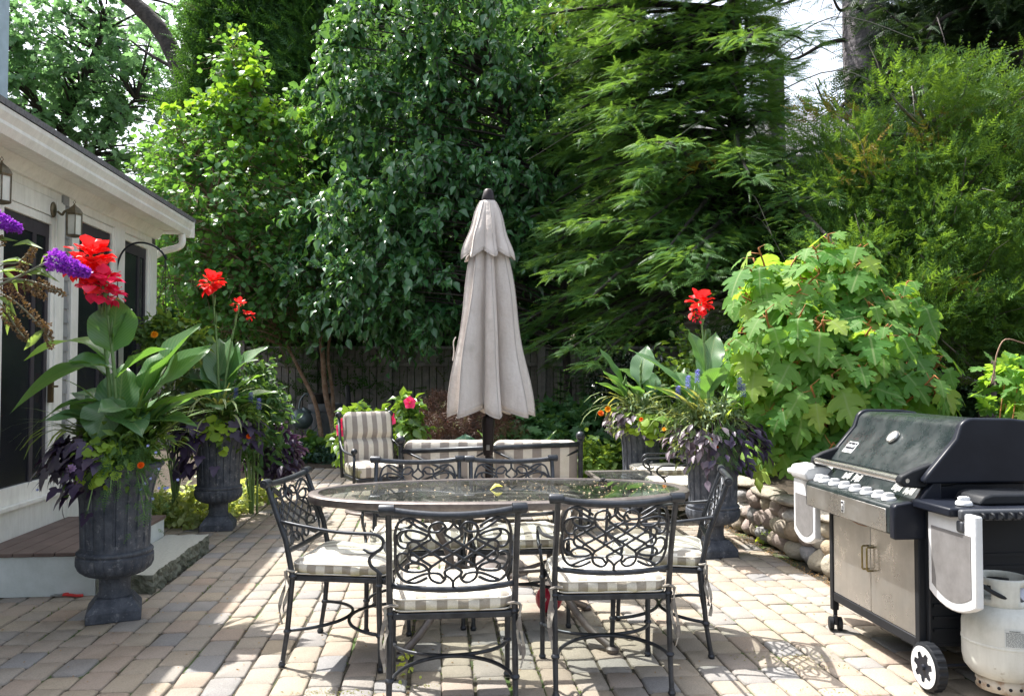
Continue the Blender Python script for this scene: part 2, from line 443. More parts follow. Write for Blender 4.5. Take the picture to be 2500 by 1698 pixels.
# ================================================================== ground
g = MB(); g.box(-120, 120, -40, 200, -.6, -.06); g.build('ground', SOIL, kind='structure')
pg = grid_empty('patio'); setp(pg, kind='structure')
mb = MB(); mb.box(-2.88, 3.6, -1, 12.05, -.055, -.011); mb.build('joint_bed', JOINT, pg, kind='structure')
V = []; Fc = []; var = []
def paver(t0, t1, s0, s1):
    j = lambda a=.0035: rnd.gauss(0, a)
    z = rnd.gauss(0, .0016); tx = rnd.gauss(0, .006); ty = rnd.gauss(0, .006)
    ct, cs = (t0 + t1) / 2, (s0 + s1) / 2
    c = .011
    def ring(off, cut, dz):
        P = []
        x0, x1, y0, y1 = t0 + off * 1.6, t1 - off * 1.6, s0 + off * .8, s1 - off * .8
        for (x, y, dx, dy) in ((x0, y0, 1, 0), (x0, y0, 0, 1), (x0, y1, 0, -1), (x0, y1, 1, 0), (x1, y1, -1, 0), (x1, y1, 0, -1), (x1, y0, 0, 1), (x1, y0, -1, 0)):
            P.append((x + dx * cut, y + dy * cut, dz))
        return [P[i] for i in (1, 2, 3, 4, 5, 6, 7, 0)]
    o = ring(.0035, c + rnd.random() * .006, -.004); jit = [(j(.003), j(.003)) for _ in o]
    b = len(V); v = rnd.random()
    for lst, kx in ((ring(.009, c, 0), .6), (o, 1), (ring(.0035, c, -.04), 1)):
        for (p, q) in zip(lst, jit):
            V.append((p[0] + q[0] * kx, p[1] + q[1] * kx, p[2] + z + (p[0] - ct) * tx + (p[1] - cs) * ty)); var.append(v)
    V.append((ct, cs, z + .001)); var.append(v)
    for i in range(8):
        k = (i + 1) % 8
        Fc.append((b + 24, b + k, b + i)); Fc.append((b + i, b + k, b + 8 + k)); Fc.append((b + i, b + 8 + k, b + 8 + i))
        Fc.append((b + 8 + i, b + 8 + k, b + 16 + k)); Fc.append((b + 8 + i, b + 16 + k, b + 16 + i))
RW = .151
for k in range(-20, 24):
    t0 = k * RW + .03; t1 = t0 + RW
    if t0 < -2.89: continue
    s = 2.2 + rnd.random() * .2
    wob = rnd.gauss(0, .002)
    while s < 12.0:
        L = rnd.choice((.15, .182, .182, .21, .21, .225)); s1 = s + L
        tc = (t0 + t1) / 2
        ok = True
        if tc < -1.72 and 5.22 < s1 and s < 6.66 and tc > -2.2: ok = not (s > 5.25 and s1 < 6.6)
        if tc < -2.1 and 5.3 < s and s1 < 6.6: ok = False
        if s > 8.15 and tc < -1.86 - (s - 8.2) * .07: ok = False
        if tc > 2.62 and s > 4.4: ok = False
        if tc > 2.0 + 0 * s and s > 7.4: ok = False
        if tc > 1.35 and s > 8.6: ok = False
        if tc > .9 and s > 9.6: ok = False
        if tc > -.2 and s > 10.4: ok = False
        if ok: paver(t0 + wob, t1 + wob, s, s1)
        s = s1
npmesh('pavers', np.array(V), np.array(Fc), PAVER, pg, np.array(var), kind='structure')
# planting beds: gently bumpy soil sheets
def bed(name, outline, h, amp=.03):
    xs = [p[0] for p in outline]; ys = [p[1] for p in outline]
    b = MB(); b.prism(outline, 2, -.055, h)
    o = b.build(name, SOIL, kind='structure'); return o
bed('planting_bed', [tuple(ts(-2.9, 8.6).xy), tuple(ts(-1.95, 8.25).xy), tuple(ts(-2.2, 12.0).xy), tuple(ts(-.2, 12.1).xy), tuple(ts(-.15, 10.6).xy), tuple(ts(.95, 10.5).xy), tuple(ts(1.0, 9.7).xy), tuple(ts(1.45, 8.8).xy), tuple(ts(2.1, 7.6).xy), tuple(ts(2.7, 7.55).xy), (20, 9), (20, 30), (-20, 30), (-20, 8.8)], .012)
bed('raised_bed', [tuple(ts(2.78, 2.0).xy), tuple(ts(2.78, 7.5).xy), tuple(ts(3.0, 8.5).xy), (14, 12), (14, 1)], .36)

# ================================================================== house
T0 = -2.883
house = grid_empty('house', label='white house with screened porch doors and shingle roof at the left of the patio', cat='house')
def hb(name, t0, t1, s0, s1, z0, z1, mat, parent=house, bevel=.004, **k):
    b = MB(); b.box(t0, t1, s0, s1, z0, z1); return b.build(name, mat, parent, bevel=bevel, **k)
ZE = 2.86
SE = 8.5
# wall panels (clapboard grey sheathing), frieze and base
def siding(b, t0, s0, s1, z0, z1, step=.105):
    z = z0
    while z < z1 - .001:
        q = min(z + step, z1)
        b.add([(t0 + .014, s0, z), (t0 + .014, s1, z), (t0 + .002, s1, q), (t0 + .002, s0, q), (t0 - .05, s0, z), (t0 - .05, s1, z), (t0 - .05, s1, q), (t0 - .05, s0, q)],
              [(0, 1, 2, 3), (4, 7, 6, 5), (0, 4, 5, 1), (3, 2, 6, 7), (0, 3, 7, 4), (1, 5, 6, 2)])
        z = q
sA0, _ = wp(149, 600, T0); sA1, _ = wp(167, 600, T0)
w_ = MB()
w_.box(T0 - .22, T0 - .16, -1, SE, 0, ZE)         # rear sheathing behind the screens
w_.box(-9, T0, SE - .10, SE, 0, ZE)
w_.build('wall', ROOM, house)
b = MB(); siding(b, T0 - .012, sA0 - .02, sA1 + .02, .47, wp(157, 465, T0)[1], .11); b.build('siding_strip', GREYSID, house)
hb('frieze', T0 - .06, T0 + .0, -1, SE, 2.712, ZE, WHITE)
hb('base_board', T0 - .06, T0 + .0, -1, SE, 0, .47, WHITE)
hb('sill', T0 - .02, T0 + .03, -1, SE + .02, .47, .50, WHITE)
def trim(x0, x1, name='trim_post', dt=.012, z0=.5, z1=2.71):
    s0, _ = wp(x0, 900, T0); s1, _ = wp(x1, 900, T0)
    hb(name, T0 - .08, T0 + dt, s0, s1, z0, z1, WHITE)
    return s0, s1
trim(129, 149); trim(168, 184, dt=.012); trim(274, 298); trim(361, 377)
s_, _ = wp(-6, 900, T0); hb('trim_post', T0 - .08, T0 + .012, 4.4, s_, .5, 2.71, WHITE)
def screendoor(x0, x1, ztop, name='screen_door', bottom=.62, kick=None):
    s0, _ = wp(x0, 900, T0); s1, _ = wp(x1, 900, T0)
    fw = .045
    f = MB()
    f.box(T0 - .05, T0 - .004, s0, s0 + fw, .5, ztop); f.box(T0 - .05, T0 - .004, s1 - fw, s1, .5, ztop)
    f.box(T0 - .049, T0 - .005, s0 + fw, s1 - fw, ztop - .06, ztop); f.box(T0 - .049, T0 - .005, s0 + fw, s1 - fw, .5, bottom)
    d = f.build(name, WHITE, house, bevel=.003)
    q = MB(); q.box(T0 - .04, T0 - .032, s0 + fw, s1 - fw, bottom, ztop - .06); q.build('screen', SCREEN, d)
    q = MB(); sm = s0 + (s1 - s0) * .62
    q.box(T0 - .03, T0 - .022, sm, sm + .05, bottom, ztop - .06); q.box(T0 - .03, T0 - .022, s1 - fw - .05, s1 - fw - .005, bottom, ztop - .06)
    q.box(T0 - .0305, T0 - .0225, s0 + fw, s1 - fw, ztop - .16, ztop - .065)
    q.build('inner_stile', ROOM, d)
    # fill above
    hb('trim_head', T0 - .07, T0 + .004, s0, s1, ztop + .004, 2.711, WHITE)
    return s0, s1
screendoor(-4, 129, 2.575)
screendoor(184, 275, 2.70); screendoor(297, 362, 2.70)
s0_, _ = wp(120, 1040, T0); b = MB(); b.box(T0 - .004, T0 + .03, s0_ - .03, s0_, 1.18, 1.40); b.tube([(T0 + .02, s0_ - .015, 1.3), (T0 + .06, s0_ - .015, 1.3), (T0 + .06, s0_ - .11, 1.3)], .009, 6)
b.build('door_handle', pbr('aged brass', (.18, .13, .07), .4, .8), house, bevel=.003)
sv0, zv0 = wp(150, 500, T0); sv1, zv1 = wp(165, 464, T0)
hb('vent_block', T0 - .02, T0 + .016, sv0, sv1, 2.70, 2.83, GREYSID, bevel=.002)
# soffit, fascia, gutter
TG = -2.575
hb('soffit', T0 - .05, TG - .09, -1, 8.62, ZE, ZE + .03, WHITE)
b = MB()
b.prism([(T0 - .02, ZE - .09), (T0 + .03, ZE - .085), (T0 + .09, ZE - .002), (T0 - .02, ZE - .002)], 1, -1, 8.5)
b.build('crown_moulding', WHITE, house)
b = MB()
prof = [(TG - .088, ZE - .01), (TG - .03, ZE - .02), (TG - .005, ZE + .03), (TG - .012, ZE + .055), (TG + .012, ZE + .10), (TG + .012, ZE + .13), (TG + .002, ZE + .13), (TG + .0, ZE + .12), (TG - .03, ZE + .12), (TG - .088, ZE + .12)]
b.prism(prof, 1, -1, 8.70)
b.build('gutter', WHITE, house)
b = MB(); b.box(TG - .14, TG + .02, 8.70, 8.712, ZE - .03, ZE + .15); b.build('fascia_return', WHITE, house)
b = MB()
rise = .42; TR = -7.5
pts = [(TG + .02, ZE + .135), (TG + .02, ZE + .175), (TR, ZE + .175 + rise * (TG + .02 - TR)), (TR, ZE + .135 + rise * (TG + .02 - TR))]
b.prism(pts[::-1], 1, -1, 8.76)
b.build('roof', SHING, house)
b = MB()
b.prism([(TG - .088, ZE - .01), (TG - .088, ZE + .12), (TR, ZE + .12 + rise * (TG - TR)), (TR, ZE - .01)], 1, 8.45, 8.63); b.build('gable_board', WHITE, house)
# downspout elbow
b = MB(); p0 = wp(395, 600, T0 + .05)
b.tube(smoothpts([(TG - .06, 8.55, ZE - .02), (TG - .07, 8.55, ZE - .14), (T0 + .06, 8.56, ZE - .20), (T0 - .04, 8.56, ZE - .26), (T0 - .16, 8.56, ZE - .30)], 5), .035, 8); b.build('downspout', WHITE, house, smooth=True)
# taller wing of the house rising behind the porch roof
p = atY(19, 120, 6.5)
b = MB(); b.box(-9, -4.62, 4.2, 6.87, 3.0, 4.95); o = b.build('upper_wall', pbr('pale blue clapboard', (.45, .56, .64), .6, bump=.1), house)
p = atY(20, 120, 6.5); o.data.transform(Matrix.Translation((p.x * .9955 + p.y * .0945 + 4.62, 0, 0)))

# wall lanterns
BRZ = pbr('weathered bronze', (.10, .085, .06), .5, .7, c2=(.20, .17, .11), ns=30)
LGL = pbr('seeded lantern glass', (.50, .52, .46), .15, c2=(.62, .62, .55), ns=10, spec=.6)
def lantern(x, y, sc, label):
    s, z = wp(x, y, T0 + .16)
    L = empty('wall_lantern', ts(T0 + .16, s, z), PHI, label, 'lantern', 'lanterns on the porch wall')
    b = MB(); b.M = Matrix.Scale(sc, 4)
    b.lathe([(.004, .20), (.012, .185), (.02, .175), (.05, .15), (.075, .115), (.078, .10), (.074, .095), (.074, .085)], 6)
    b.lathe([(.07, -.10), (.075, -.105), (.055, -.115), (.02, -.125)], 6)
    for i in range(6):
        a = PI / 3 * i; b.tube([(.068 * math.cos(a), .068 * math.sin(a), -.10), (.071 * math.cos(a), .071 * math.sin(a), .09)], .0045, 5)
    b.build('lantern_frame', BRZ, L, smooth='auto')
    b = MB(); b.M = Matrix.Scale(sc, 4); b.tube([(0, 0, .195), (.012, 0, .21), (0, 0, .23), (-.012, 0, .21), (0, 0, .195)], .003, 5); b.build('finial_ring', BRZ, L)
    b = MB(); b.M = Matrix.Scale(sc, 4); b.lathe([(.062, -.098), (.064, .088)], 6); b.build('glass', LGL, L)
    b = MB(); b.M = Matrix.Scale(sc, 4); b.tube(smoothpts([(-.15, 0, .12), (-.11, 0, .09), (-.09, 0, .12), (-.05, 0, .14)], 4), .011, 7)
    b.build('arm', BRZ, L, smooth=True)
    b = MB(); b.ball((-.15, 0, .11), .055 * sc, 12, (.35, 1, 1.35)); b.build('backplate', BRZ, L, smooth=True)
    return L
lantern(181, 548, .80, 'bronze wall lantern between two screen doors, right of the grey siding strip')
lantern(3, 458, .85, 'bronze wall lantern cut off by the left edge, above the first screen door')

# entry deck and granite step
deck = grid_empty('entry_deck', label='low brown boarded deck with white sides below the screen door', cat='deck')
b = MB()
for i in range(6):
    a = T0 + .012 + i * .125; b.box(a, min(a + .119, -2.115), 5.28, 6.6, .252, .277)
b.build('deck_board', DECKW, deck, bevel=.004)
b = MB(); b.box(T0 + .005, -2.135, 5.30, 6.58, 0, .2515); b.build('deck_skirt', pbr('white deck skirt', (.60, .65, .66), .6, c2=(.45, .50, .49), ns=3, bump=.15), deck, bevel=.004)
# split-faced granite step
st = MB(); nS, nT = 40, 10
def stepz(t, s): return .118 + .003 * math.sin(t * 40 + s * 11)
top = []
for i in range(nS + 1):
    for j in range(nT + 1):
        s = 5.32 + 1.28 * i / nS; t = -2.13 + .335 * j / nT
        if i in (0, nS): s += rnd.uniform(-.006, .006)
        if j == nT: t += rnd.uniform(-.008, .008)
        top.append((t, s, stepz(t, s)))
st.add(top, [(i * (nT + 1) + j, i * (nT + 1) + j + 1, (i + 1) * (nT + 1) + j + 1, (i + 1) * (nT + 1) + j) for i in range(nS) for j in range(nT)])
stp = grid_empty('granite_step', label='grey split-faced granite step slab in front of the low brown deck', cat='step')
st.build('tread', GRAN, stp)
sd = MB()
edge = [top[j] for j in range(nT + 1)] + [top[i * (nT + 1) + nT] for i in range(1, nS + 1)] + [top[nS * (nT + 1) + j] for j in range(nT - 1, -1, -1)]
R = 5; n = len(edge); vs = []
for r in range(R + 1):
    for i, (t, s, z) in enumerate(edge):
        k = r / R
        o = rnd.uniform(-.014, .016) if 0 < r else 0
        ss = 1 if s > 5.96 else -1
        on_end = (i <= nT) or (i >= nT + nS)
        vs.append((t + (0 if on_end else o), s + (ss * o * .8 if on_end else 0), z * (1 - k) + (-.012) * k))
sd.add(vs, [(r * n + i, (r + 1) * n + i, (r + 1) * n + i + 1, r * n + i + 1) for r in range(R) for i in range(n - 1)])
sd.build('split_face', GRANR, stp)

# ================================================================== fence
FW = pbr('weathered fence board', (.175, .17, .175), .85, c2=(.27, .255, .25), ns=7, bump=.5, bs=50, streak=.6)
fence = empty('board_fence', (0, 15, 0), 0, 'weathered grey board fence with square posts across the back of the garden', 'fence')
post_x = [-7.4, -5.6] + [(x - 1250) / F * 15 for x in (590, 767, 948, 1130, 1322, 1490, 1668)] + [4.9, 6.5, 8.1]
for i, x in enumerate(post_x):
    b = MB(); h = 1.98 if i != 8 else 2.14
    b.box(x - .075, x + .075, -.07, .08, 0, h); b.box(x - .095, x + .095, -.09, .10, h + .002, h + .035)
    b.build('post', FW, fence, bevel=.006)
for a, c in zip(post_x[:-1], post_x[1:]):
    a += .078; c -= .078
    b = MB(); nb = max(1, int((c - a) / .13)); wd = (c - a) / nb
    for q in range(nb):
        b.box(a + q * wd + .007, a + (q + 1) * wd - .007, .01 - .006 * (q % 2), .032, .04, 1.52)
        b.box(a + q * wd + .006, a + (q + 1) * wd - .006, .012 - .005 * (q % 2), .034, 1.60, 1.84)
    b.build('panel', FW, fence)
    b = MB()
    for z0, z1 in ((.66, .74), (1.525, 1.595), (1.845, 1.90)): b.box(a, c, -.03, .05, z0, z1)
    b.build('rail', FW, fence, bevel=.004)

# ================================================================== neighbour house behind the conifers
TAN = pbr('tan clapboard', (.36, .31, .24), .7, c2=(.42, .36, .28), ns=2, bump=.1)
nb_ = empty('neighbour_house', (0, 18.5, 0), 0, 'tan clapboard neighbour house glimpsed through the dark evergreens behind the fence', 'house')
b = MB(); z = 0
while z < 6.2:
    b.add([(1.6, -.02, z), (9.5, -.02, z), (9.5, .0, z + .14), (1.6, 0, z + .14), (1.6, .1, z), (9.5, .1, z)], [(0, 1, 2, 3), (0, 4, 5, 1)]); z += .14
b.box(1.6, 9.5, .1, 6, 0, 6.2); b.build('wall', TAN, nb_)
b = MB(); b.prism([(-.5, 6.15), (3, 8.2), (6.5, 6.15), (6.5, 6.35), (3, 8.45), (-.5, 6.35)][::-1], 0, 1.2, 9.9); b.build('roof', SHING, nb_)
for x, z0, z1 in ((3.3, 3.1, 4.7), (6.8, 3.1, 4.7), (5.4, 1.0, 2.4)):
    b = MB(); b.box(x - .55, x + .55, -.06, -.02, z0 - .08, z1 + .1); b.build('window_frame', WHITE, nb_)
    b = MB(); b.box(x - .42, x + .42, -.075, -.062, z0, z1); b.build('pane', pbr('window glass', (.10, .16, .28), .08, spec=.8), nb_)
b = MB(); b.box(1.55, 1.7, -.06, .0, 0, 6.15); b.box(4.42, 4.56, -.06, -.021, 0, 6.15); b.build('corner_board', WHITE, nb_)

# ================================================================== dry stone wall with rounded field stones
def stone_mat(i, a, c): return pbr('field stone %d' % i, a, .9, c2=c, ns=9, bump=.6, bs=30, bd=.03, fine=(45, tuple(x * .55 for x in a), .62))
STM = [stone_mat(1, (.27, .235, .19), (.36, .31, .24)), stone_mat(2, (.19, .19, .195), (.29, .285, .28)), stone_mat(3, (.38, .30, .20), (.28, .22, .15)),
       stone_mat(4, (.50, .47, .42), (.36, .34, .30)), stone_mat(5, (.24, .19, .17), (.32, .27, .24)), stone_mat(6, (.30, .265, .20), (.37, .34, .27))]
def rock(mb, c, r, seed, rz=0, sub=(14, 9)):
    q = random.Random(seed); k, h = sub
    ax = [Vector((q.gauss(0, 1), q.gauss(0, 1), q.gauss(0, 1))).normalized() for _ in range(7)]; dd = [q.uniform(.62, .95) for _ in ax]
    vs = []; ca, sa = math.cos(rz), math.sin(rz)
    for i in range(h + 1):
        ph = PI * i / h
        for j in range(k):
            th = 2 * PI * j / k
            d = Vector((math.sin(ph) * math.cos(th), math.sin(ph) * math.sin(th), math.cos(ph)))
            m = 1.
            for a, e in zip(ax, dd):
                dt = d.dot(a)
                if dt > e: m = min(m, .35 * m + .65 * e / dt)
            m *= 1 + .03 * math.sin(5 * d.x + seed) + .02 * math.sin(9 * d.z + seed * 2)
            x, y, z = d.x * r[0] * m, d.y * r[1] * m, d.z * r[2] * m
            vs.append((c[0] + x * ca - y * sa, c[1] + x * sa + y * ca, c[2] + z))
    mb.add(vs, [((i + 1) * k + j, (i + 1) * k + (j + 1) % k, i * k + (j + 1) % k, i * k + j) for i in range(h) for j in range(k)])
sw = grid_empty('stone_wall', label='low dry wall of rounded field stones with flat capstones between the front urn and the grill', cat='stone wall')
mb = MB(); hz = [.075, .195, .31]
for row, z in enumerate(hz):
    s = 2.9 + rnd.random() * .1
    while s < 7.35:
        L = rnd.uniform(.12, .22) if row else rnd.uniform(.14, .25)
        hh = rnd.uniform(.066, .09) if row else rnd.uniform(.07, .092)
        if rnd.random() < .22: hh += .02
        mb.mi = rnd.randrange(6)
        rock(mb, (2.74 + rnd.uniform(-.02, .025) + row * .012, s + L / 2, z + rnd.uniform(-.012, .012)), (rnd.uniform(.10, .13), L / 2 + .012, hh), rnd.randrange(9999))
        s += L * .93
mb.build('stone_courses', STM, sw, smooth=True)
mb = MB(); s = 4.6
CAP = pbr('layered capstone', (.40, .36, .29), .9, c2=(.26, .23, .19), ns=5, bump=.8, bs=18, bd=.04)
for L, w_, dz in ((.55, .15, .02), (.62, .16, -.005), (.5, .17, .015), (.6, .15, 0), (.56, .16, .02)):
    rock(mb, (2.78 + rnd.uniform(-.02, .02), s + L / 2, .395 + dz), (w_, L / 2 + .01, .042), rnd.randrange(999), rnd.uniform(-.05, .05), (16, 8)); s += L * .97
mb.build('capstones', CAP, sw, smooth=True)
# boulders at the back bed
for i, (x, y, Y, r) in enumerate(((1520, 1100, 9.9, (.30, .22, .17)), (1478, 1128, 9.7, (.2, .18, .14)), (1590, 1120, 9.5, (.2, .16, .13)))):
    p = gnd(x, y + 20); p = Vector(((x - 1250) / F * Y, Y, r[2] * .55))
    mb = MB(); rock(mb, (0, 0, 0), r, 40 + i, .4); o = mb.build('boulder', STM[1], smooth=True, label=['large grey boulder behind the curled chair arms at the back bed', 'small dark boulder beside the green groundcover near the sofa end', 'rounded grey boulder beside the rear right urn'][i], cat='boulder', group='boulders at the back bed')
    o.location = p
# ================================================================== dining chairs
IRON = pbr('cast aluminium, slate', (.026, .029, .035), .38, .45, c2=(.055, .06, .07), ns=25, bump=.12, bs=150, bd=.003, fine=(40, (.13, .13, .13), .72))
BRN = pbr('cast aluminium, brown', (.12, .10, .095), .45, .5, c2=(.18, .16, .15), ns=25, bump=.12, bs=150, bd=.003)
def stripes(name, axis, per=.086, coord='Object', a=(.72, .69, .61), c=(.38, .345, .295), edge=(.66, .63, .55), off=0., grime=False):
    m, n, l, out = nt(name); p = n.new('ShaderNodeBsdfPrincipled'); l.new(p.outputs[0], out.inputs[0])
    p.inputs['Roughness'].default_value = .85; p.inputs['Specular IOR Level'].default_value = .2; p.inputs['Sheen Weight'].default_value = .15
    tc = n.new('ShaderNodeTexCoord'); sp = n.new('ShaderNodeSeparateXYZ'); l.new(tc.outputs[coord], sp.inputs[0])
    k = n.new('ShaderNodeMath'); k.operation = 'MULTIPLY_ADD'; l.new(sp.outputs[axis], k.inputs[0]); k.inputs[1].default_value = 1 / per; k.inputs[2].default_value = 100.25 + off
    f = n.new('ShaderNodeMath'); f.operation = 'FRACT'; l.new(k.outputs[0], f.inputs[0])
    r = n.new('ShaderNodeValToRGB'); e = r.color_ramp.elements; r.color_ramp.interpolation = 'CONSTANT'
    e[0].position = 0; e[0].color = rgb(a); e[1].position = .5; e[1].color = rgb(c)
    l.new(f.outputs[0], r.inputs[0])
    wv = ramp(n, l, noise(n, l, 260, 2, .5, coord), [(.3, (.86, .86, .86)), (.7, (1.05, 1.05, 1.05))])
    col = mixc(n, l, 1., r.outputs[0], wv, 'MULTIPLY')
    col = mixc(n, l, .6, col, ramp(n, l, noise(n, l, 7, 5, .6, coord), [(.3, (.82, .80, .76)), (.6, (1, 1, 1))]), 'MULTIPLY')
    if grime:
        z = n.new('ShaderNodeMath'); z.operation = 'MULTIPLY_ADD'; z.inputs[1].default_value = .07; l.new(noise(n, l, 9, 5, .6, coord), z.inputs[0]); l.new(sp.outputs[2], z.inputs[2])
        col = mixc(n, l, 1., col, ramp(n, l, z.outputs[0], [(.475, (.60, .58, .36)), (.503, (1, 1, 1))]), 'MULTIPLY')
    l.new(col, p.inputs['Base Color'])
    b = n.new('ShaderNodeBump'); b.inputs['Strength'].default_value = .6; b.inputs['Distance'].default_value = .012
    l.new(noise(n, l, 13, 4, .5, coord), b.inputs['Height']); l.new(b.outputs[0], p.inputs['Normal'])
    return m
STX = stripes('striped canvas across', 0); STY = stripes('striped canvas along', 1, grime=True); STXS = stripes('striped canvas back edge', 0, grime=True)
PIPE = pbr('canvas piping', (.70, .67, .60), .9)
TIE = stripes('striped tie', 2, .11, a=(.40, .375, .33), c=(.22, .20, .18))
MOSS = pbr('mildewed canvas', (.20, .20, .09), .95, c2=(.55, .52, .42), ns=12, lo=.5, hi=.62)
def cushion(name, hx, hy, th, parent, z0, mats=None, dome=.02, rc=.05, N=14, pr=None):
    """square pad with rounded corners, puffed top, seamed edge; material 0 top, 1 sides facing +-x, 2 sides facing +-y"""
    mb = MB(); rows = []
    def outline(off):
        pts = []
        for cx, cy, a0 in ((hx - rc, hy - rc, 0), (-hx + rc, hy - rc, 90), (-hx + rc, -hy + rc, 180), (hx - rc, -hy + rc, 270)):
            for q in range(5):
                a = math.radians(a0 + q * 22.5); pts.append((cx + (rc + off) * math.cos(a), cy + (rc + off) * math.sin(a)))
            # straight run
            nx = {0: (-hx + rc, hy), 90: (-hx, -hy + rc), 180: (hx - rc, -hy), 270: (hx, hy - rc)}[a0]
            ex = pts[-1]
            for q in range(1, N): 
                u = q / N; tx = (nx[0] + (off if a0 == 270 else -off if a0 == 90 else 0)); ty = nx[1] + (off if a0 == 0 else -off if a0 == 180 else 0)
                pts.append((ex[0] + (tx - ex[0]) * u, ex[1] + (ty - ex[1]) * u))
        return pts
    lay = [(-.016, 0), (0, .008), (.006, th * .5), (0, th - .008), (-.016, th + .004)]
    base = [outline(o) for o, _ in lay]; n = len(base[0])
    vs = [(x + rnd.gauss(0, .0012), y + rnd.gauss(0, .0012), z + rnd.gauss(0, .0012)) for (o, z), L in zip(lay, base) for x, y in L]
    fs = [(r * n + i, r * n + (i + 1) % n, (r + 1) * n + (i + 1) % n, (r + 1) * n + i) for r in range(len(lay) - 1) for i in range(n)]
    mb.add([(x, y, z0 + z) for x, y, z in vs], fs)
    for q, f in enumerate(fs):
        v = vs[f[0]]; w = vs[f[1]]
        mb.m[q] = 1 if abs(w[0] - v[0]) < abs(w[1] - v[1]) else 2
    # domed top
    for side, zz in ((1, th + .004), (-1, 0)):
        prev = (len(lay) - 1 if side > 0 else 0) * n
        L = base[-1 if side > 0 else 0]
        b0 = len(mb.v); rings = 7; allv = []
        for r in range(1, rings):
            k = 1 - r / rings
            for x, y in L: allv.append((x * k, y * k, z0 + zz + side * (dome if side > 0 else .003) * (1 - k ** 3) + rnd.gauss(0, .0011)))
        allv.append((0, 0, z0 + zz + side * (dome if side > 0 else .003)))
        mb.v += allv
        for r in range(rings - 1):
            pa = prev if r == 0 else b0 + (r - 1) * n; pb = b0 + r * n
            for i in range(n):
                q = (pa + i, pa + (i + 1) % n, pb + (i + 1) % n, pb + i); mb.f.append(q if side > 0 else q[::-1]); mb.m.append(0)
        pa = b0 + (rings - 2) * n; c = b0 + (rings - 1) * n
        for i in range(n):
            q = (pa + i, pa + (i + 1) % n, c); mb.f.append(q if side > 0 else q[::-1]); mb.m.append(0)
    return mb, [(x, y) for x, y in base[3]], [(x, y) for x, y in base[1]]
LW = .2535
def back_y(z):   # side profile of the back leg / post
    P = [(0, -.27), (.17, -.243), (.43, -.22), (.60, -.255), (.865, -.355), (.9, -.368)]
    for (a, b), (c, d) in zip(P, P[1:]):
        if z <= c:
            u = (z - a) / (c - a); return b + (d - b) * u
    return P[-1][1]
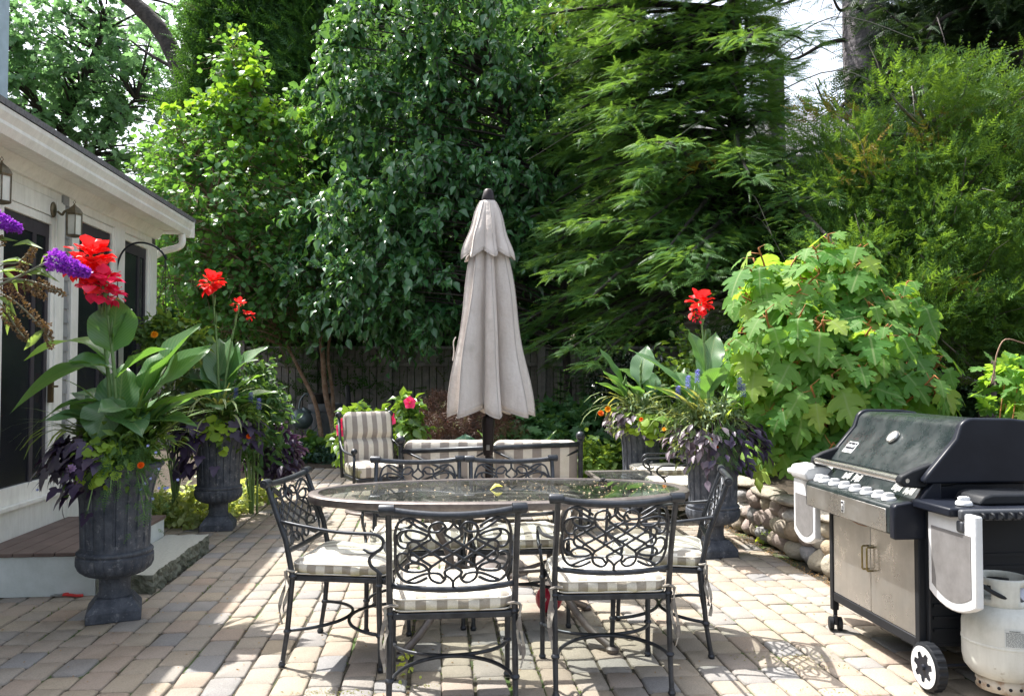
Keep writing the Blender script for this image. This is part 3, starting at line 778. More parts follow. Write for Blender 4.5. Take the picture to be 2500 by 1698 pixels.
def make_chair(label):
    t = empty('dining_chair', (0, 0, 0), 0, label, 'chair', 'cast metal dining chairs')
    for sx in (-1, 1):
        b = MB(); zs = [0, .03, .031, .1, .165, .17, .175, .3, .425, .43, .435, .5, .56, .6, .65, .7, .76, .82, .862]
        b.tube([(sx * LW * (1 - .04 * (z < .4) * 0), back_y(z), z) for z in zs], [.0145, .0135, .0115, .0118, .0125, .0125, .0128, .013, .0135, .0135, .0135, .0135, .0133, .013, .013, .0128, .0125, .0125, .0125], 10)
        for z, r in ((.012, .018), (.17, .0195), (.43, .0195)):
            q = back_y(z); b.M = Matrix.Translation((sx * LW, q, z)); b.lathe([(.011, -.012), (r * .85, -.007), (r, 0), (r * .85, .007), (.011, .012)], 12); b.M = Matrix.Identity(4)
        b.build('leg', IRON, t, smooth='auto')
        b = MB(); fx = sx * .262
        def fy(z): return .22 + .012 * (z / .46 - 1) ** 2 - .012
        b.tube([(fx, fy(z), z) for z in (0, .03, .1, .165, .175, .3, .46)], [.0145, .0118, .012, .0128, .0128, .0135, .0125], 10)
        for z, r in ((.012, .018), (.17, .0195), (.40, .018)):
            b.M = Matrix.Translation((fx, fy(z), z)); b.lathe([(.011, -.012), (r * .85, -.007), (r, 0), (r * .85, .007), (.011, .012)], 12); b.M = Matrix.Identity(4)
        b.build('leg', IRON, t, smooth='auto')
        # arm: strap from the post forward, curling under, with a second curl down to the front leg
        b = MB()
        pts = smoothpts([(sx * LW, back_y(.69), .69), (sx * .275, -.16, .672), (sx * .285, .0, .652), (sx * .285, .12, .647), (sx * .285, .19, .645), (sx * .284, .228, .625), (sx * .283, .232, .592), (sx * .281, .205, .565), (sx * .279, .168, .558), (sx * .277, .135, .573)], 6)
        b.tube(pts, [.0085] * (len(pts) - 8) + [.0085 - .0005 * q for q in range(8)], 7)
        pts = smoothpts([(sx * .283, .214, .573), (sx * .28, .185, .55), (sx * .276, .165, .525), (sx * .272, .172, .495), (sx * .266, .20, .47), (sx * .262, .22, .45)], 5)
        b.tube(pts, .0085, 7)
        b.build('armrest', IRON, t, smooth=True)
    # rails
    b = MB(); R = []
    for i in range(13):
        u = i / 6 - 1; R.append((u * .245, -.352 - .028 * (1 - u * u), .865 - .018 * (1 - u * u)))
    b.tube(R, .0155, 10)
    for sx in (-1, 1):
        b.tube([(sx * .229, -.354, .868), (sx * .232, -.354, .868), (sx * .285, -.354, .869), (sx * .29, -.354, .869)], [.018, .0215, .0215, .019], 14)
        b.tube([(sx * .291, -.354, .869), (sx * .293, -.354, .869)], [.010, .008], 10)
    b.build('top_rail', IRON, t, smooth='auto')
    b = MB(); R = []
    for i in range(13):
        u = i / 6 - 1; R.append((u * .248, back_y(.545) - .022 * (1 - u * u), .548 - .016 * (1 - u * u)))
    b.tube(R, .0125, 8); b.build('lower_rail', IRON, t, smooth=True)
    # scrolled lattice
    b = MB()
    def mp(x, y):
        z = .706 + y * .136 - .017 * (1 - x * x * .9)
        xx = x * .2315
        u = xx / .245
        k = (z - .548) / (.865 - .548)
        yy = (back_y(.548) - .022 * (1 - u * u)) * (1 - k) + (-.352 - .028 * (1 - u * u)) * k
        return (xx, yy - .001, z)
    fl = (0, .95, .3)
    def crv(P, r=.0054, closed=False, n=7):
        for s in (1, -1):
            pts = [mp(s * p[0], p[1]) for p in P]
            q = smoothpts(pts, n, closed)
            b.tube(q, r, 6, closed)
    def ring(cx, cy, rx, ry, rot=0):
        P = []
        for i in range(10):
            a = 2 * PI * i / 10; x = rx * math.cos(a); y = ry * math.sin(a)
            P.append((cx + x * math.cos(rot) - y * math.sin(rot) * .63, cy + x * math.sin(rot) * 1.58 + y * math.cos(rot)))
        crv(P, .005, True, 3)
    R_ = .0058
    def c4(P, r=R_, n=5):
        for sy in (1, -1): crv([(x, y * sy) for x, y in P], r, False, n)
    c4([(.985, 0), (.99, .30), (.985, .51), (.925, .83), (.81, .98), (.68, .99), (.56, .91), (.445, .79)], .0062)
    c4([(.14, .63), (.135, .80), (.20, .93), (.29, .93), (.385, .83), (.415, .64), (.395, .50), (.37, .43)])
    c4([(.17, .80), (.22, .68), (.30, .64), (.445, .66), (.58, .75), (.71, .88), (.80, .97)])
    c4([(.445, .53), (.56, .61), (.71, .65), (.81, .63), (.90, .55), (.955, .38), (.94, .18), (.87, .08), (.79, .10)])
    c4([(.79, .62), (.81, .50), (.73, .38), (.62, .355), (.50, .41), (.43, .54), (.405, .68)])
    c4([(.57, .21), (.61, .29), (.68, .31), (.745, .26), (.775, .14), (.75, 0)])
    c4([(.0, 1.08), (.0, .93), (.05, .80), (.135, .68), (.135, .57), (.0, .42)], .0058)
    for P in (((0, .42), (.1875, .2), (.375, 0), (.57, -.21)), ((.37, .43), (.57, .21), (.75, 0)), ((-.37, .43), (-.1875, .2), (0, 0), (.1875, -.2), (.37, -.43)), ((-.57, .21), (-.375, 0), (-.1875, -.2), (0, -.42)), ((-.75, 0), (-.57, -.21), (-.37, -.43))):
        for s in (1, -1):
            Q = []
            for (x0, y0), (x1, y1) in zip(P, P[1:]): Q += [mp(s * (x0 + (x1 - x0) * k / 3), y0 + (y1 - y0) * k / 3) for k in range(3)]
            Q.append(mp(s * P[-1][0], P[-1][1])); b.tube(Q, .0060, 6)
    b.build('back_lattice', IRON, t, smooth=True)
    # seat frame and slats
    b = MB()
    b.prism([(-LW + .012, -.232), (LW - .012, -.232), (.250, .235), (-.250, .235)], 2, .405, .432)
    b.build('seat_frame', IRON, t, bevel=.005)
    # stretcher: two arcs back to back
    b = MB()
    for yy, xx in ((-.243, LW - .01), (.213, .255)):
        P = [(xx * math.sin(math.radians(a)), yy * (1 - math.cos(math.radians(a)) ** 1.1 * .985) - .012, .17 + .012 * math.cos(math.radians(a))) for a in range(-90, 91, 9)]
        b.tube(P, .0085, 7)
    b.build('stretcher', IRON, t, smooth=True)
    mb, top, bot = cushion('cushion', .242, .232, .058, t, .434, dome=.024)
    for i_, p_ in enumerate(mb.v):
        x, y, z = p_; mb.v[i_] = (x + .004 * math.sin(y * 31 + z * 40), y + .004 * math.sin(x * 27 + 1), z + .005 * math.sin(x * 16 + 1) * math.cos(y * 13) + (.004 * math.sin(x * 38 + y * 21) if z > .47 else 0) - (.010 * math.exp(-((x / .12) ** 2 + (y / .12) ** 2)) if z > .48 else 0))
    c = mb.build('cushion', [STX, STY, STXS], t, smooth='auto')
    b = MB(); b.tube([(x * 1.003, y * 1.003, .434 + .052) for x, y in top], .0042, 5, True); b.tube([(x * 1.003, y * 1.003, .434 + .007) for x, y in bot], .0038, 5, True); b.build('piping', PIPE, c, smooth=True)
    for sx in (-1, 1):
        b = MB()
        for q in range(2):
            x = sx * (.268 + .010 * q); L = (.20, .25)[q]
            prev = None; P = []
            for i in range(9):
                u = i / 8; P.append((x + .008 * math.sin(u * 7 + q * 2 + sx), -.245 - .014 * q + .012 * math.sin(u * 5 + q), .46 - L * u))
            vs = []
            for i, p in enumerate(P):
                a = 1.1 * math.sin(i * .9 + q); w = .0085
                vs += [(p[0] - w * math.cos(a), p[1] - w * math.sin(a), p[2]), (p[0] + w * math.cos(a), p[1] + w * math.sin(a), p[2])]
            b.add(vs + [(v[0], v[1] + .002, v[2]) for v in vs], [(2 * i, 2 * i + 1, 2 * i + 3, 2 * i + 2) for i in range(8)] + [(18 + 2 * i, 18 + 2 * i + 2, 18 + 2 * i + 3, 18 + 2 * i + 1) for i in range(8)])
        b.tube([(sx * .22, -.232, .462), (sx * .25, -.245, .470), (sx * .272, -.243, .462), (sx * .262, -.215, .455), (sx * .235, -.215, .455)], .006, 5)
        b.build('tie', TIE, c, smooth=True)
    return t
chair0 = make_chair('nearest dining chair seen from behind, left of the pair, scrolled metal back')
spots = [
    (-.262, 3.50, PHI, None),
    (.425, 3.77, PHI - .03, 'dining chair seen from behind, right of the near pair, beside the red ball'),
    (-.80, 4.075, math.radians(-97), 'dining chair at the left end of the oval table, facing right'),
    (.765, 4.27, math.radians(79), 'dining chair at the right end of the oval table, facing left beside the front urn'),
    (-.547, 4.60, PI + PHI, 'dining chair on the far side of the table, left of the umbrella pole'),
    (.030, 4.64, PI + PHI, 'dining chair on the far side of the table, right of the umbrella pole'),
    (1.42, 7.78, math.radians(96), 'chair with curled arms before the rear right urn, beyond the glass side table'),
    (1.40, 6.80, math.radians(92), 'chair with curled arms half hidden by the front right urn, beside the glass side table'),
]
for i, (x, y, rz, lb) in enumerate(spots):
    o = chair0 if i == 0 else copy_tree(chair0)
    o.location = (x, y, 0); o.rotation_euler.z = rz
    if lb: o['label'] = lb
# clean a stray group on the two lounge side chairs
# ================================================================== oval table
def glass_mat():
    m, n, l, out = nt('dusty smoked glass')
    tr = n.new('ShaderNodeBsdfTransparent'); tr.inputs[0].default_value = (.74, .80, .78, 1)
    gl = n.new('ShaderNodeBsdfGlossy'); gl.inputs['Roughness'].default_value = .02; gl.inputs[0].default_value = (.9, .95, .95, 1)
    fr = n.new('ShaderNodeFresnel'); fr.inputs[0].default_value = 1.75
    mx = n.new('ShaderNodeMixShader'); l.new(fr.outputs[0], mx.inputs[0]); l.new(tr.outputs[0], mx.inputs[1]); l.new(gl.outputs[0], mx.inputs[2])
    df = n.new('ShaderNodeBsdfDiffuse'); df.inputs[0].default_value = (.45, .46, .43, 1)
    d = ramp(n, l, noise(n, l, 2.2, 7, .65), [(.40, (.01, .01, .01)), (.8, (.17, .17, .17))])
    m2 = n.new('ShaderNodeMixShader'); l.new(d, m2.inputs[0]); l.new(mx.outputs[0], m2.inputs[1]); l.new(df.outputs[0], m2.inputs[2])
    l.new(m2.outputs[0], out.inputs[0]); return m
GLASS = glass_mat()
TX, TY, TH = -.056, 4.365, .77
tb = empty('oval_dining_table', (TX, TY, 0), PHI, 'long oval dining table with dark glass top and brown metal rim', 'table')
def oval(a, b_, z, n=72, e=2.25):
    P = []
    for i in range(n):
        th = 2 * PI * i / n; c, s = math.cos(th), math.sin(th)
        P.append((a * math.copysign(abs(c) ** (2 / e), c), b_ * math.copysign(abs(s) ** (2 / e), s), z))
    return P
b = MB(); n = 72
prof = [(-.055, TH - .008), (-.052, TH), (-.03, TH + .002), (-.008, TH), (0, TH - .006), (.002, TH - .03), (-.004, TH - .042), (-.03, TH - .042), (-.05, TH - .02)]
vs = []
for off, z in prof: vs += oval(1.03 + off, .46 + off, z)
m = len(prof)
b.add(vs, [(r * n + i, ((r + 1) % m) * n + i, ((r + 1) % m) * n + (i + 1) % n, r * n + (i + 1) % n) for r in range(m) for i in range(n)])
b.build('table_rim', BRN, tb, smooth='auto')
b = MB(); o1 = oval(1.03 - .05, .46 - .05, TH - .004); o2 = oval(1.03 - .05, .46 - .05, TH - .010)
b.add(o1, [tuple(range(n))])
b.build('glass_top', GLASS, tb)
b = MB(); b.tube(oval(.42, .18, TH - .055), .013, 8, True); b.build('apron_ring', BRN, tb, smooth=True)
for sx in (-1, 1):
    for sy in (-1, 1):
        b = MB(); pts = smoothpts([(sx * .40, sy * .14, TH - .05), (sx * .36, sy * .12, .6), (sx * .28, sy * .09, .42), (sx * .31, sy * .13, .26), (sx * .42, sy * .24, .10), (sx * .53, sy * .36, .02)], 6)
        b.tube(pts, [.018] * 10 + [.020] * (len(pts) - 10), 10)
        b.M = Matrix.Translation((sx * .53, sy * .36, 0)); b.lathe([(.028, 0), (.034, .008), (.034, .02), (.024, .03)], 14)
        b.build('leg', BRN, tb, smooth='auto')
b = MB()
for sx in (-1, 1):
    for sy in (-1, 1): b.tube(smoothpts([(sx * .29, sy * .1, .36), (sx * .12, sy * .02, .33), (0, 0, .33)], 5), .012, 8)
b.tube([(0, 0, .29), (0, 0, .31), (0, 0, .35), (0, 0, .37)], [.02, .035, .035, .02], 12)
b.build('cross_brace', BRN, tb, smooth=True)
b = MB(); 
for q in range(3): b.tube([(.30 * math.cos(a) + .06 * q - .06, .1 * math.sin(a), TH - .05) for a in (0, PI)], .008, 6)
b.build('glass_support', BRN, tb)
# fallen petals and seeds on the glass
PET = pbr('dry petals', (.52, .46, .32), .9, c2=(.42, .26, .12), ns=3)
mb = MB()
for i in range(130):
    a = rnd.random() * 2 * PI; r = rnd.random() ** .5 * .93
    if rnd.random() < .5: a = rnd.gauss(0, .7)
    x, y = r * .98 * math.cos(a), r * .41 * math.sin(a); s = rnd.uniform(.0025, .0075); q = rnd.random() * 6
    mb.M = Matrix.Translation((x, y, TH - .0015)) @ Matrix.Rotation(q, 4, 'Z')
    mb.add([(-s, -s * .5, 0), (s, -s * .4, .001), (s * .9, s * .5, .002), (-s * .7, s * .5, .001), (0, 0, .003)], [(0, 1, 4), (1, 2, 4), (2, 3, 4), (3, 0, 4)])
o = mb.build('petal_litter', PET, kind='stuff', label='dry petals and seeds scattered over the table glass'); o.location = tb.location; o.rotation_euler.z = PHI
P = gnd(1228, 1192, TH)
V_, F_, U_ = T_leaf(.55, .2, .25)
o = npmesh('fallen_leaf', V_ * .075, F_, leafmat('yellow leaf', (.75, .65, .16), (.8, .7, .25), .2), label='single yellow leaf lying on the middle of the oval table glass', cat='leaf'); o.location = P + Vector((0, 0, .012)); o.rotation_euler.z = 1.8
P = gnd(1472, 1176, TH)
b = MB(); b.lathe([(.012, 0), (.013, .006), (.008, .008), (.008, .012), (.015, .014), (.013, .022), (.004, .026)], 12); b.ball((.02, .005, .006), .007, 8); b.ball((-.018, -.004, .006), .008, 8)
b.build('glass_stopper', pbr('black rubber', (.02, .02, .02), .5), smooth='auto', label='small black rubber stopper on the far rim of the oval table', cat='stopper').location = P
# ================================================================== glass side table
stb = empty('glass_side_table', ts(0, 0), PHI, 'small rectangular glass side table with pale metal rim behind the oval table', 'side table')
h = .5; c = gnd(1530, 1160, h); stb.location = (c.x, c.y, 0)
STM_ = pbr('pale taupe metal', (.22, .20, .18), .4, .4)
hx, hy = .30, .40
b = MB(); b.box(-hx, hx, -hy, -hy + .04, h - .03, h); b.box(-hx, hx, hy - .04, hy, h - .03, h); b.box(-hx, -hx + .04, -hy + .04, hy - .04, h - .0302, h - .0002); b.box(hx - .04, hx, -hy + .04, hy - .04, h - .0302, h - .0002)
b.build('table_rim', STM_, stb, bevel=.008)
b = MB(); b.add([(-hx + .04, -hy + .04, h - .006), (hx - .04, -hy + .04, h - .006), (hx - .04, hy - .04, h - .006), (-hx + .04, hy - .04, h - .006)], [(0, 1, 2, 3)]); b.build('glass_top', GLASS, stb)
for sx in (-1, 1):
    for sy in (-1, 1):
        b = MB(); b.tube(smoothpts([(sx * (hx - .03), sy * (hy - .03), h - .03), (sx * (hx - .05), sy * (hy - .05), .3), (sx * (hx - .03), sy * (hy - .03), .01)], 5), .013, 8)
        b.lathe([(.018, 0), (.02, .006), (.014, .016)], 10, c=(sx * (hx - .03), sy * (hy - .03))); b.build('leg', IRON, stb, smooth='auto')
# ================================================================== umbrella
UX = atY(1192, 900, 5.72).x; UY = 5.72
FAB = pbr('parasol canvas', (.55, .495, .455), .9, c2=(.62, .57, .53), ns=4, bump=.5, bs=16, bd=.02, spec=.2, fine=(3, (.47, .43, .39), .62), streak=.22)
FABS = pbr('parasol seam', (.50, .46, .43), .9)
POLE = pbr('dark bronze pole', (.028, .021, .022), .38, .6)
um = empty('patio_umbrella', (UX, UY, 0), 0, 'closed two-tier beige patio umbrella standing behind the oval table', 'umbrella')
def zz(y): return atY(1192, y, UY).z
def canopy(z0, z1, r0, r1, name, ph, tip, pw=.8, folds=8, rows=26, amp0=.16, amp1=.5, parent=um, seed=0, rr=None):
    k = folds * 14; vs = []
    q = random.Random(seed); fa = [q.uniform(.75, 1.15) for _ in range(folds)]; fo = [q.uniform(-.12, .12) for _ in range(folds)]; fl_ = [q.uniform(.75, 1.1) for _ in range(folds)]
    for i in range(rows + 1):
        u = i / rows
        for j in range(k):
            a = 2 * PI * j / k
            seg = (a / (2 * PI) * folds + ph) % folds; si = int(seg) % folds; x = seg - int(seg)
            w = abs(2 * x - 1)                       # 1 at fold valley (between ribs), 0 at rib
            amp = amp0 + (amp1 - amp0) * min(1, u * 1.3) * fl_[si]
            R = r0 + (r1 - r0) * u ** pw
            prof = (1 - amp * (w ** 2.2)) * (1 + .10 * (1 - w) ** 6)
            r = R * prof * (1 - (1 - fa[si]) * .35 * (1 - w)) * (1 + .05 * math.sin(u * 9 + si * 1.7) * (1 - w))
            aa = a + fo[si] * u * (1 - w * w)  + .10 * u * math.sin(si * 2.3) * (1 - w)
            zb = z1 + tip * w ** 1.3
            z = z0 + (zb - z0) * u
            vs.append((r * math.cos(aa), r * math.sin(aa), z))
    mb = MB(); mb.add(vs, [(i * k + j, (i + 1) * k + j, (i + 1) * k + (j + 1) % k, i * k + (j + 1) % k) for i in range(rows) for j in range(k)])
    mb.M = Matrix.Identity(4)
    o = mb.build(name, FAB, parent, smooth=True)
    s = o.modifiers.new('thick', 'SOLIDIFY'); s.thickness = .003; s.offset = -1
    b = MB()
    for si in range(folds):
        j = int(round(((si + .5 - ph) % folds) * 14)) % k
        b.tube([Vector(vs[i * k + j]) * 1.0 + Vector((vs[i * k + j][0], vs[i * k + j][1], 0)).normalized() * .0012 for i in range(rows + 1)], .0022, 4)
    b.tube([Vector(vs[rows * k + j]) for j in range(k)], .0035, 4, True)
    b.tube([Vector(vs[(rows - 1) * k + j]) * 1.0 for j in range(k)], .0014, 4, True)
    b.build('seam', FABS, o, smooth=True)
    return o
canopy(zz(600), zz(1016), .115, .300, 'canopy', .30, .07, .92, 8, 30, .45, .72, seed=6)
canopy(zz(491), zz(634), .050, .185, 'vent_flap', .30, .06, .8, 8, 16, .08, .38, seed=3)
b = MB(); b.lathe([(.030, zz(493)), (.047, zz(491)), (.049, zz(487)), (.043, zz(478)), (.034, zz(466)), (.022, zz(462)), (.004, zz(461))], 20); b.build('finial', POLE, um, smooth='auto')
b = MB()
b.lathe([(.022, 0.02), (.022, zz(1112)), (.034, zz(1110)), (.038, zz(1100)), (.040, zz(1082)), (.042, zz(1050)), (.047, zz(1035)), (.046, zz(1025)), (.038, zz(1016)), (.024, zz(1014)), (.020, zz(1010)), (.020, zz(495))], 20)
b.build('pole', POLE, um, smooth='auto')
b = MB(); b.box(-.012, .012, -.052, -.044, zz(1097), zz(1084)); b.build('crank_plate', STM_, um, bevel=.002)
b = MB(); b.lathe([(.29, 0), (.29, .02), (.275, .03), (.262, .032), (.255, .05), (.235, .062), (.19, .085), (.12, .11), (.06, .125), (.045, .14), (.04, .30), (.03, .31)], 40); b.build('base', BRN, um, smooth='auto')
for i in range(8):
    a = 2 * PI * i / 8 + .3; b = MB(); b.tube([(.03 * math.cos(a), .03 * math.sin(a), zz(560)), (.10 * math.cos(a), .10 * math.sin(a), zz(800)), (.2 * math.cos(a), .2 * math.sin(a), zz(1000))], .006, 5); b.build('rib', POLE, um)
b = MB(); P = [atY(x, y, UY - .02) for x, y in ((1113, 822), (1107, 835), (1108, 860), (1105, 880))]
b.tube([(p.x - UX, p.y - UY, p.z) for p in smoothpts(P, 4)], .004, 5); b.build('tie_cord', FAB, um)
# ================================================================== sofa seen from behind
STX2 = stripes('wide striped canvas', 0, .165, a=(.66, .62, .55), c=(.31, .275, .25))
SX0, SX1, SY = atY(979, 1000, 7.15).x, atY(1417, 1000, 7.15).x, 7.15
SM = (SX0 + SX1) / 2; hw = (SX1 - SX0) / 2
sf = empty('garden_sofa', (SM, SY, 0), 0, 'two-seat metal garden sofa turned away, ball finials and striped cushions', 'sofa')
b = MB()
b.tube([(-hw, 0, .70), (hw, 0, .765)], .022, 10)
b.build('top_rail', IRON, sf, smooth=True)
for x, z in ((-hw, .80), (0, .82), (hw, .84)):
    b = MB(); b.tube([(x, 0, 0), (x, .0, .3), (x, 0, z - .03)], [.018, .022, .022], 10); b.ball((x, 0, z), .042 if x else .028, 16); b.lathe([(.026, z - .05), (.032, z - .043), (.026, z - .036)], 12, c=(x, 0)); b.build('post', IRON, sf, smooth='auto')
for a, c in ((-hw, 0), (0, hw)):
    b = MB(); b.tube([(a + .02, -.012, .71), (c - .02, -.012, .36)], .010, 7); b.build('cross_bar', IRON, sf, smooth=True)
    b = MB(); b.tube([(a + .02, .012, .36), (c - .02, .012, .71)], .010, 7); b.build('cross_bar', IRON, sf, smooth=True)
    mb, top, bot = cushion('back_cushion', (c - a) / 2 - .025, .235, .13, sf, 0, dome=.03, rc=.06)
    M = Matrix.Translation(((a + c) / 2, .165, .56)) @ Matrix.Rotation(math.radians(96), 4, 'X')
    mb.v = [tuple(M @ Vector((p[0], p[1], p[2]))) for p in mb.v]
    o = mb.build('back_cushion', [STX2, STX2, STX2], sf, smooth='auto')
    mb, top, bot = cushion('seat_cushion', (c - a) / 2 - .02, .29, .12, sf, .34, dome=.02)
    mb.v = [(p[0] + (a + c) / 2, p[1] + .36, p[2]) for p in mb.v]
    mb.build('seat_cushion', [STX2, STX2, STX2], sf, smooth='auto')
b = MB(); b.box(-hw, hw, .03, .66, .30, .338); b.build('seat_frame', IRON, sf, bevel=.006)
for x in (-hw, hw):
    b = MB(); b.tube([(x, .66, 0), (x, .66, .62)], .02, 10); b.ball((x, .66, .655), .035, 14); b.build('front_post', IRON, sf, smooth=True)
    b = MB(); b.tube(smoothpts([(x, 0, .66), (x, .35, .64), (x, .66, .60)], 4), .017, 8); b.build('armrest', IRON, sf, smooth=True)
# ================================================================== swivel armchair
AC = empty('swivel_armchair', (atY(915, 1000, 8.1).x, 8.15, 0), PI + math.radians(28), 'striped armchair on a round swivel base, left of the sofa, with ball finials', 'armchair')
STX3 = stripes('armchair striped canvas', 0, .105, a=(.66, .61, .53), c=(.30, .265, .24))
b = MB(); b.lathe([(.30, 0), (.30, .018), (.27, .028), (.26, .045), (.2, .06), (.05, .075), (.045, .30), (.1, .33)], 36); b.build('swivel_base', BRN, AC, smooth='auto')
b = MB(); b.box(-.27, .27, -.25, .27, .33, .37); b.build('seat_frame', IRON, AC, bevel=.006)
mb, top, bot = cushion('seat_cushion', .255, .27, .11, AC, .372, dome=.03); mb.build('seat_cushion', [STX3, STY, STX3], AC, smooth='auto')
mb, top, bot = cushion('back_cushion', .25, .275, .10, AC, 0, dome=.035, rc=.06)
M = Matrix.Translation((0, -.235, .70)) @ Matrix.Rotation(math.radians(-100), 4, 'X') @ Matrix.Rotation(PI, 4, 'Y')
M = Matrix.Translation((0, -.29, .71)) @ Matrix.Rotation(math.radians(-80), 4, 'X')
for i, p in enumerate(mb.v):
    x, y, z = p
    if z > .06:
        z -= .045 * math.exp(-(y / .03) ** 2) + .03 * math.exp(-((x) ** 2 + y ** 2) / .002)
    mb.v[i] = tuple(M @ Vector((x, y, z)))
mb.build('back_cushion', [STX3, STX3, STX3], AC, smooth='auto')
for sx in (-1, 1):
    b = MB(); b.tube([(sx * .28, -.22, .33), (sx * .28, -.27, .6), (sx * .28, -.35, .93)], .016, 10); b.ball((sx * .28, -.36, .965), .035, 16); b.build('back_post', IRON, AC, smooth=True)
    b = MB(); b.tube([(sx * .30, .26, .33), (sx * .30, .26, .60)], .015, 10); b.ball((sx * .30, .26, .635), .033, 16); b.build('arm_post', IRON, AC, smooth=True)
    b = MB(); b.tube(smoothpts([(sx * .28, -.30, .70), (sx * .305, -.1, .62), (sx * .30, .1, .60), (sx * .30, .25, .60)], 5), .013, 8); b.build('armrest', IRON, AC, smooth=True)
# ================================================================== red ball
p = gnd(1341, 1500)
b = MB(); b.ball((0, 0, 0), .078, 32); o = b.build('playground_ball', pbr('red rubber', (.52, .015, .05), .4, c2=(.42, .01, .04), ns=6, bump=.1, bs=200), smooth=True, label='red playground ball on the pavers under the oval table', cat='ball'); o.location = (p.x, p.y + .05, .078)
b = MB(); b.ball((0, 0, 0), .0125, 10, (1, .35, 1)); c = b.build('valve_patch', PIPE, o, smooth=True); c.location = (-.025, -.071, .012)
# ================================================================== pruning shears
ps = empty('pruning_shears', gnd(150, 1457) , .1, 'open red-handled pruning shears lying on the pavers by the deck', 'shears')
RED = pbr('red handle grip', (.62, .03, .03), .4); STL = pbr('tool steel', (.45, .45, .46), .3, .9)
b = MB(); b.tube(smoothpts([(.0, 0, .012), (.05, -.004, .014), (.10, -.018, .012), (.135, -.012, .012)], 5), [.006] * 4 + [.0095] * 11 + [.007], 8); b.build('handle', RED, ps, smooth=True)
b = MB(); b.tube(smoothpts([(.0, .002, .016), (.04, .03, .02), (.075, .065, .018), (.09, .085, .014)], 5), [.006] * 4 + [.0095] * 11 + [.007], 8); b.build('handle', RED, ps, smooth=True)
b = MB(); b.prism([(0, -.008), (-.03, -.014), (-.062, -.008), (-.07, .006), (-.03, .004), (0, .008)], 2, .010, .014); b.prism([(0, -.006), (-.02, .012), (-.05, .026), (-.055, .018), (-.02, .002)], 2, .0145, .018); b.lathe([(.009, .008), (.009, .021), (.005, .023)], 10); b.build('blade', STL, ps)
# ================================================================== gas grill, built on the patio grid: x=t (depth), y=s (towards the house end), z
BLK = pbr('black enamel', (.007, .009, .016), .38, c2=(.012, .015, .024), ns=5, spec=.3)
LIDM = pbr('dusty black enamel lid', (.009, .014, .016), .24, c2=(.034, .046, .046), ns=2.5, lo=.35, hi=.85, coat=.2, streak=.35, fine=(70, (.35, .34, .30), .74))
PLB = pbr('black plastic', (.012, .014, .018), .55, bump=.1, bs=200, spec=.3)
SS = pbr('brushed stainless', (.53, .52, .50), .27, .9, c2=(.42, .41, .39), ns=2.2, fine=(60, (.36, .34, .31), .76), streak=.14)
SSB = pbr('stainless bar', (.62, .60, .58), .25, .9)
WPL = pbr('white plastic', (.70, .71, .72), .45, c2=(.58, .59, .60), ns=9, bump=.06, bs=60, fine=(28, (.44, .43, .41), .70))
GRN = pbr('grey shelf grain', (.20, .195, .195), .4, c2=(.15, .145, .145), ns=12, streak=.15)
BRASS = pbr('tarnished brass', (.34, .27, .10), .35, .85, c2=(.22, .17, .07), ns=40)
WT = pbr('white lettering', (.8, .8, .78), .6)
gr = grid_empty('gas_grill', label='black and stainless gas grill on a wheeled cabinet at the right of the patio', cat='grill')
NE, FE, TF, TB = 3.42, 4.24, 2.155, 2.74      # near end, far end, front, back
def gb(name, t0, t1, s0, s1, z0, z1, mat, par=gr, bv=.004):
    b = MB(); b.box(t0, t1, s0, s1, z0, z1); return b.build(name, mat, par, bevel=bv)
# legs and frame
for s in (NE, FE - .035):
    for t in (TF, TB - .035): gb('frame_post', t, t + .035, s, s + .035, .11 if s > 4 else .06, .74, PLB)
gb('bottom_rail', TF + .002, TF + .03, NE + .036, FE - .036, .165, .21, PLB); gb('bottom_rail', TB - .03, TB, NE + .036, FE - .036, .165, .21, PLB)
gb('bottom_shelf', TF + .031, TB - .031, NE + .01, FE - .01, .17, .19, PLB)
mid = (NE + FE) / 2
dr = [gb('door', TF + .006, TF + .02, NE + .038, mid - .002, .213, .70, SS, bv=.002), gb('door', TF + .006, TF + .02, mid + .002, FE - .038, .213, .70, SS, bv=.002)]
for i, s in enumerate((mid - .022, mid + .022)):
    b = MB(); b.tube([(TF + .006, s, .535), (TF - .022, s, .535), (TF - .026, s, .53), (TF - .026, s, .425), (TF - .022, s, .42), (TF + .006, s, .42)], .0045, 8); b.build('door_handle', BRASS, dr[i], smooth=True)
gb('side_panel', TF + .036, TB - .036, FE - .025, FE - .012, .19, .73, PLB)
b = MB(); b.box(TF + .036, TB - .036, NE + .008, NE + .02, .19, .73)
for i in range(7): b.box(TF + .07, TB - .07, NE + .0, NE + .0082, .24 + i * .055, .255 + i * .055)
b.build('side_panel', PLB, gr)
gb('back_panel', TB - .03, TB - .02, NE + .04, FE - .04, .21, .74, BLK)
# far caster
ca = empty('caster', (TF + .02, FE - .02, 0), PI * .9); ca.parent = gr
b = MB()
for x in (-.022, .022):
    b.tube([(x - .013, 0, .036), (x - .010, 0, .036), (x + .010, 0, .036), (x + .013, 0, .036)], [.030, .036, .036, .030], 20)
b.build('wheel', PLB, ca, smooth='auto')
b = MB(); b.tube([(0, 0, .04), (0, 0, .12)], .011, 10); b.box(-.007, .007, -.02, .03, .035, .085); b.build('fork', BLK, ca, smooth='auto')
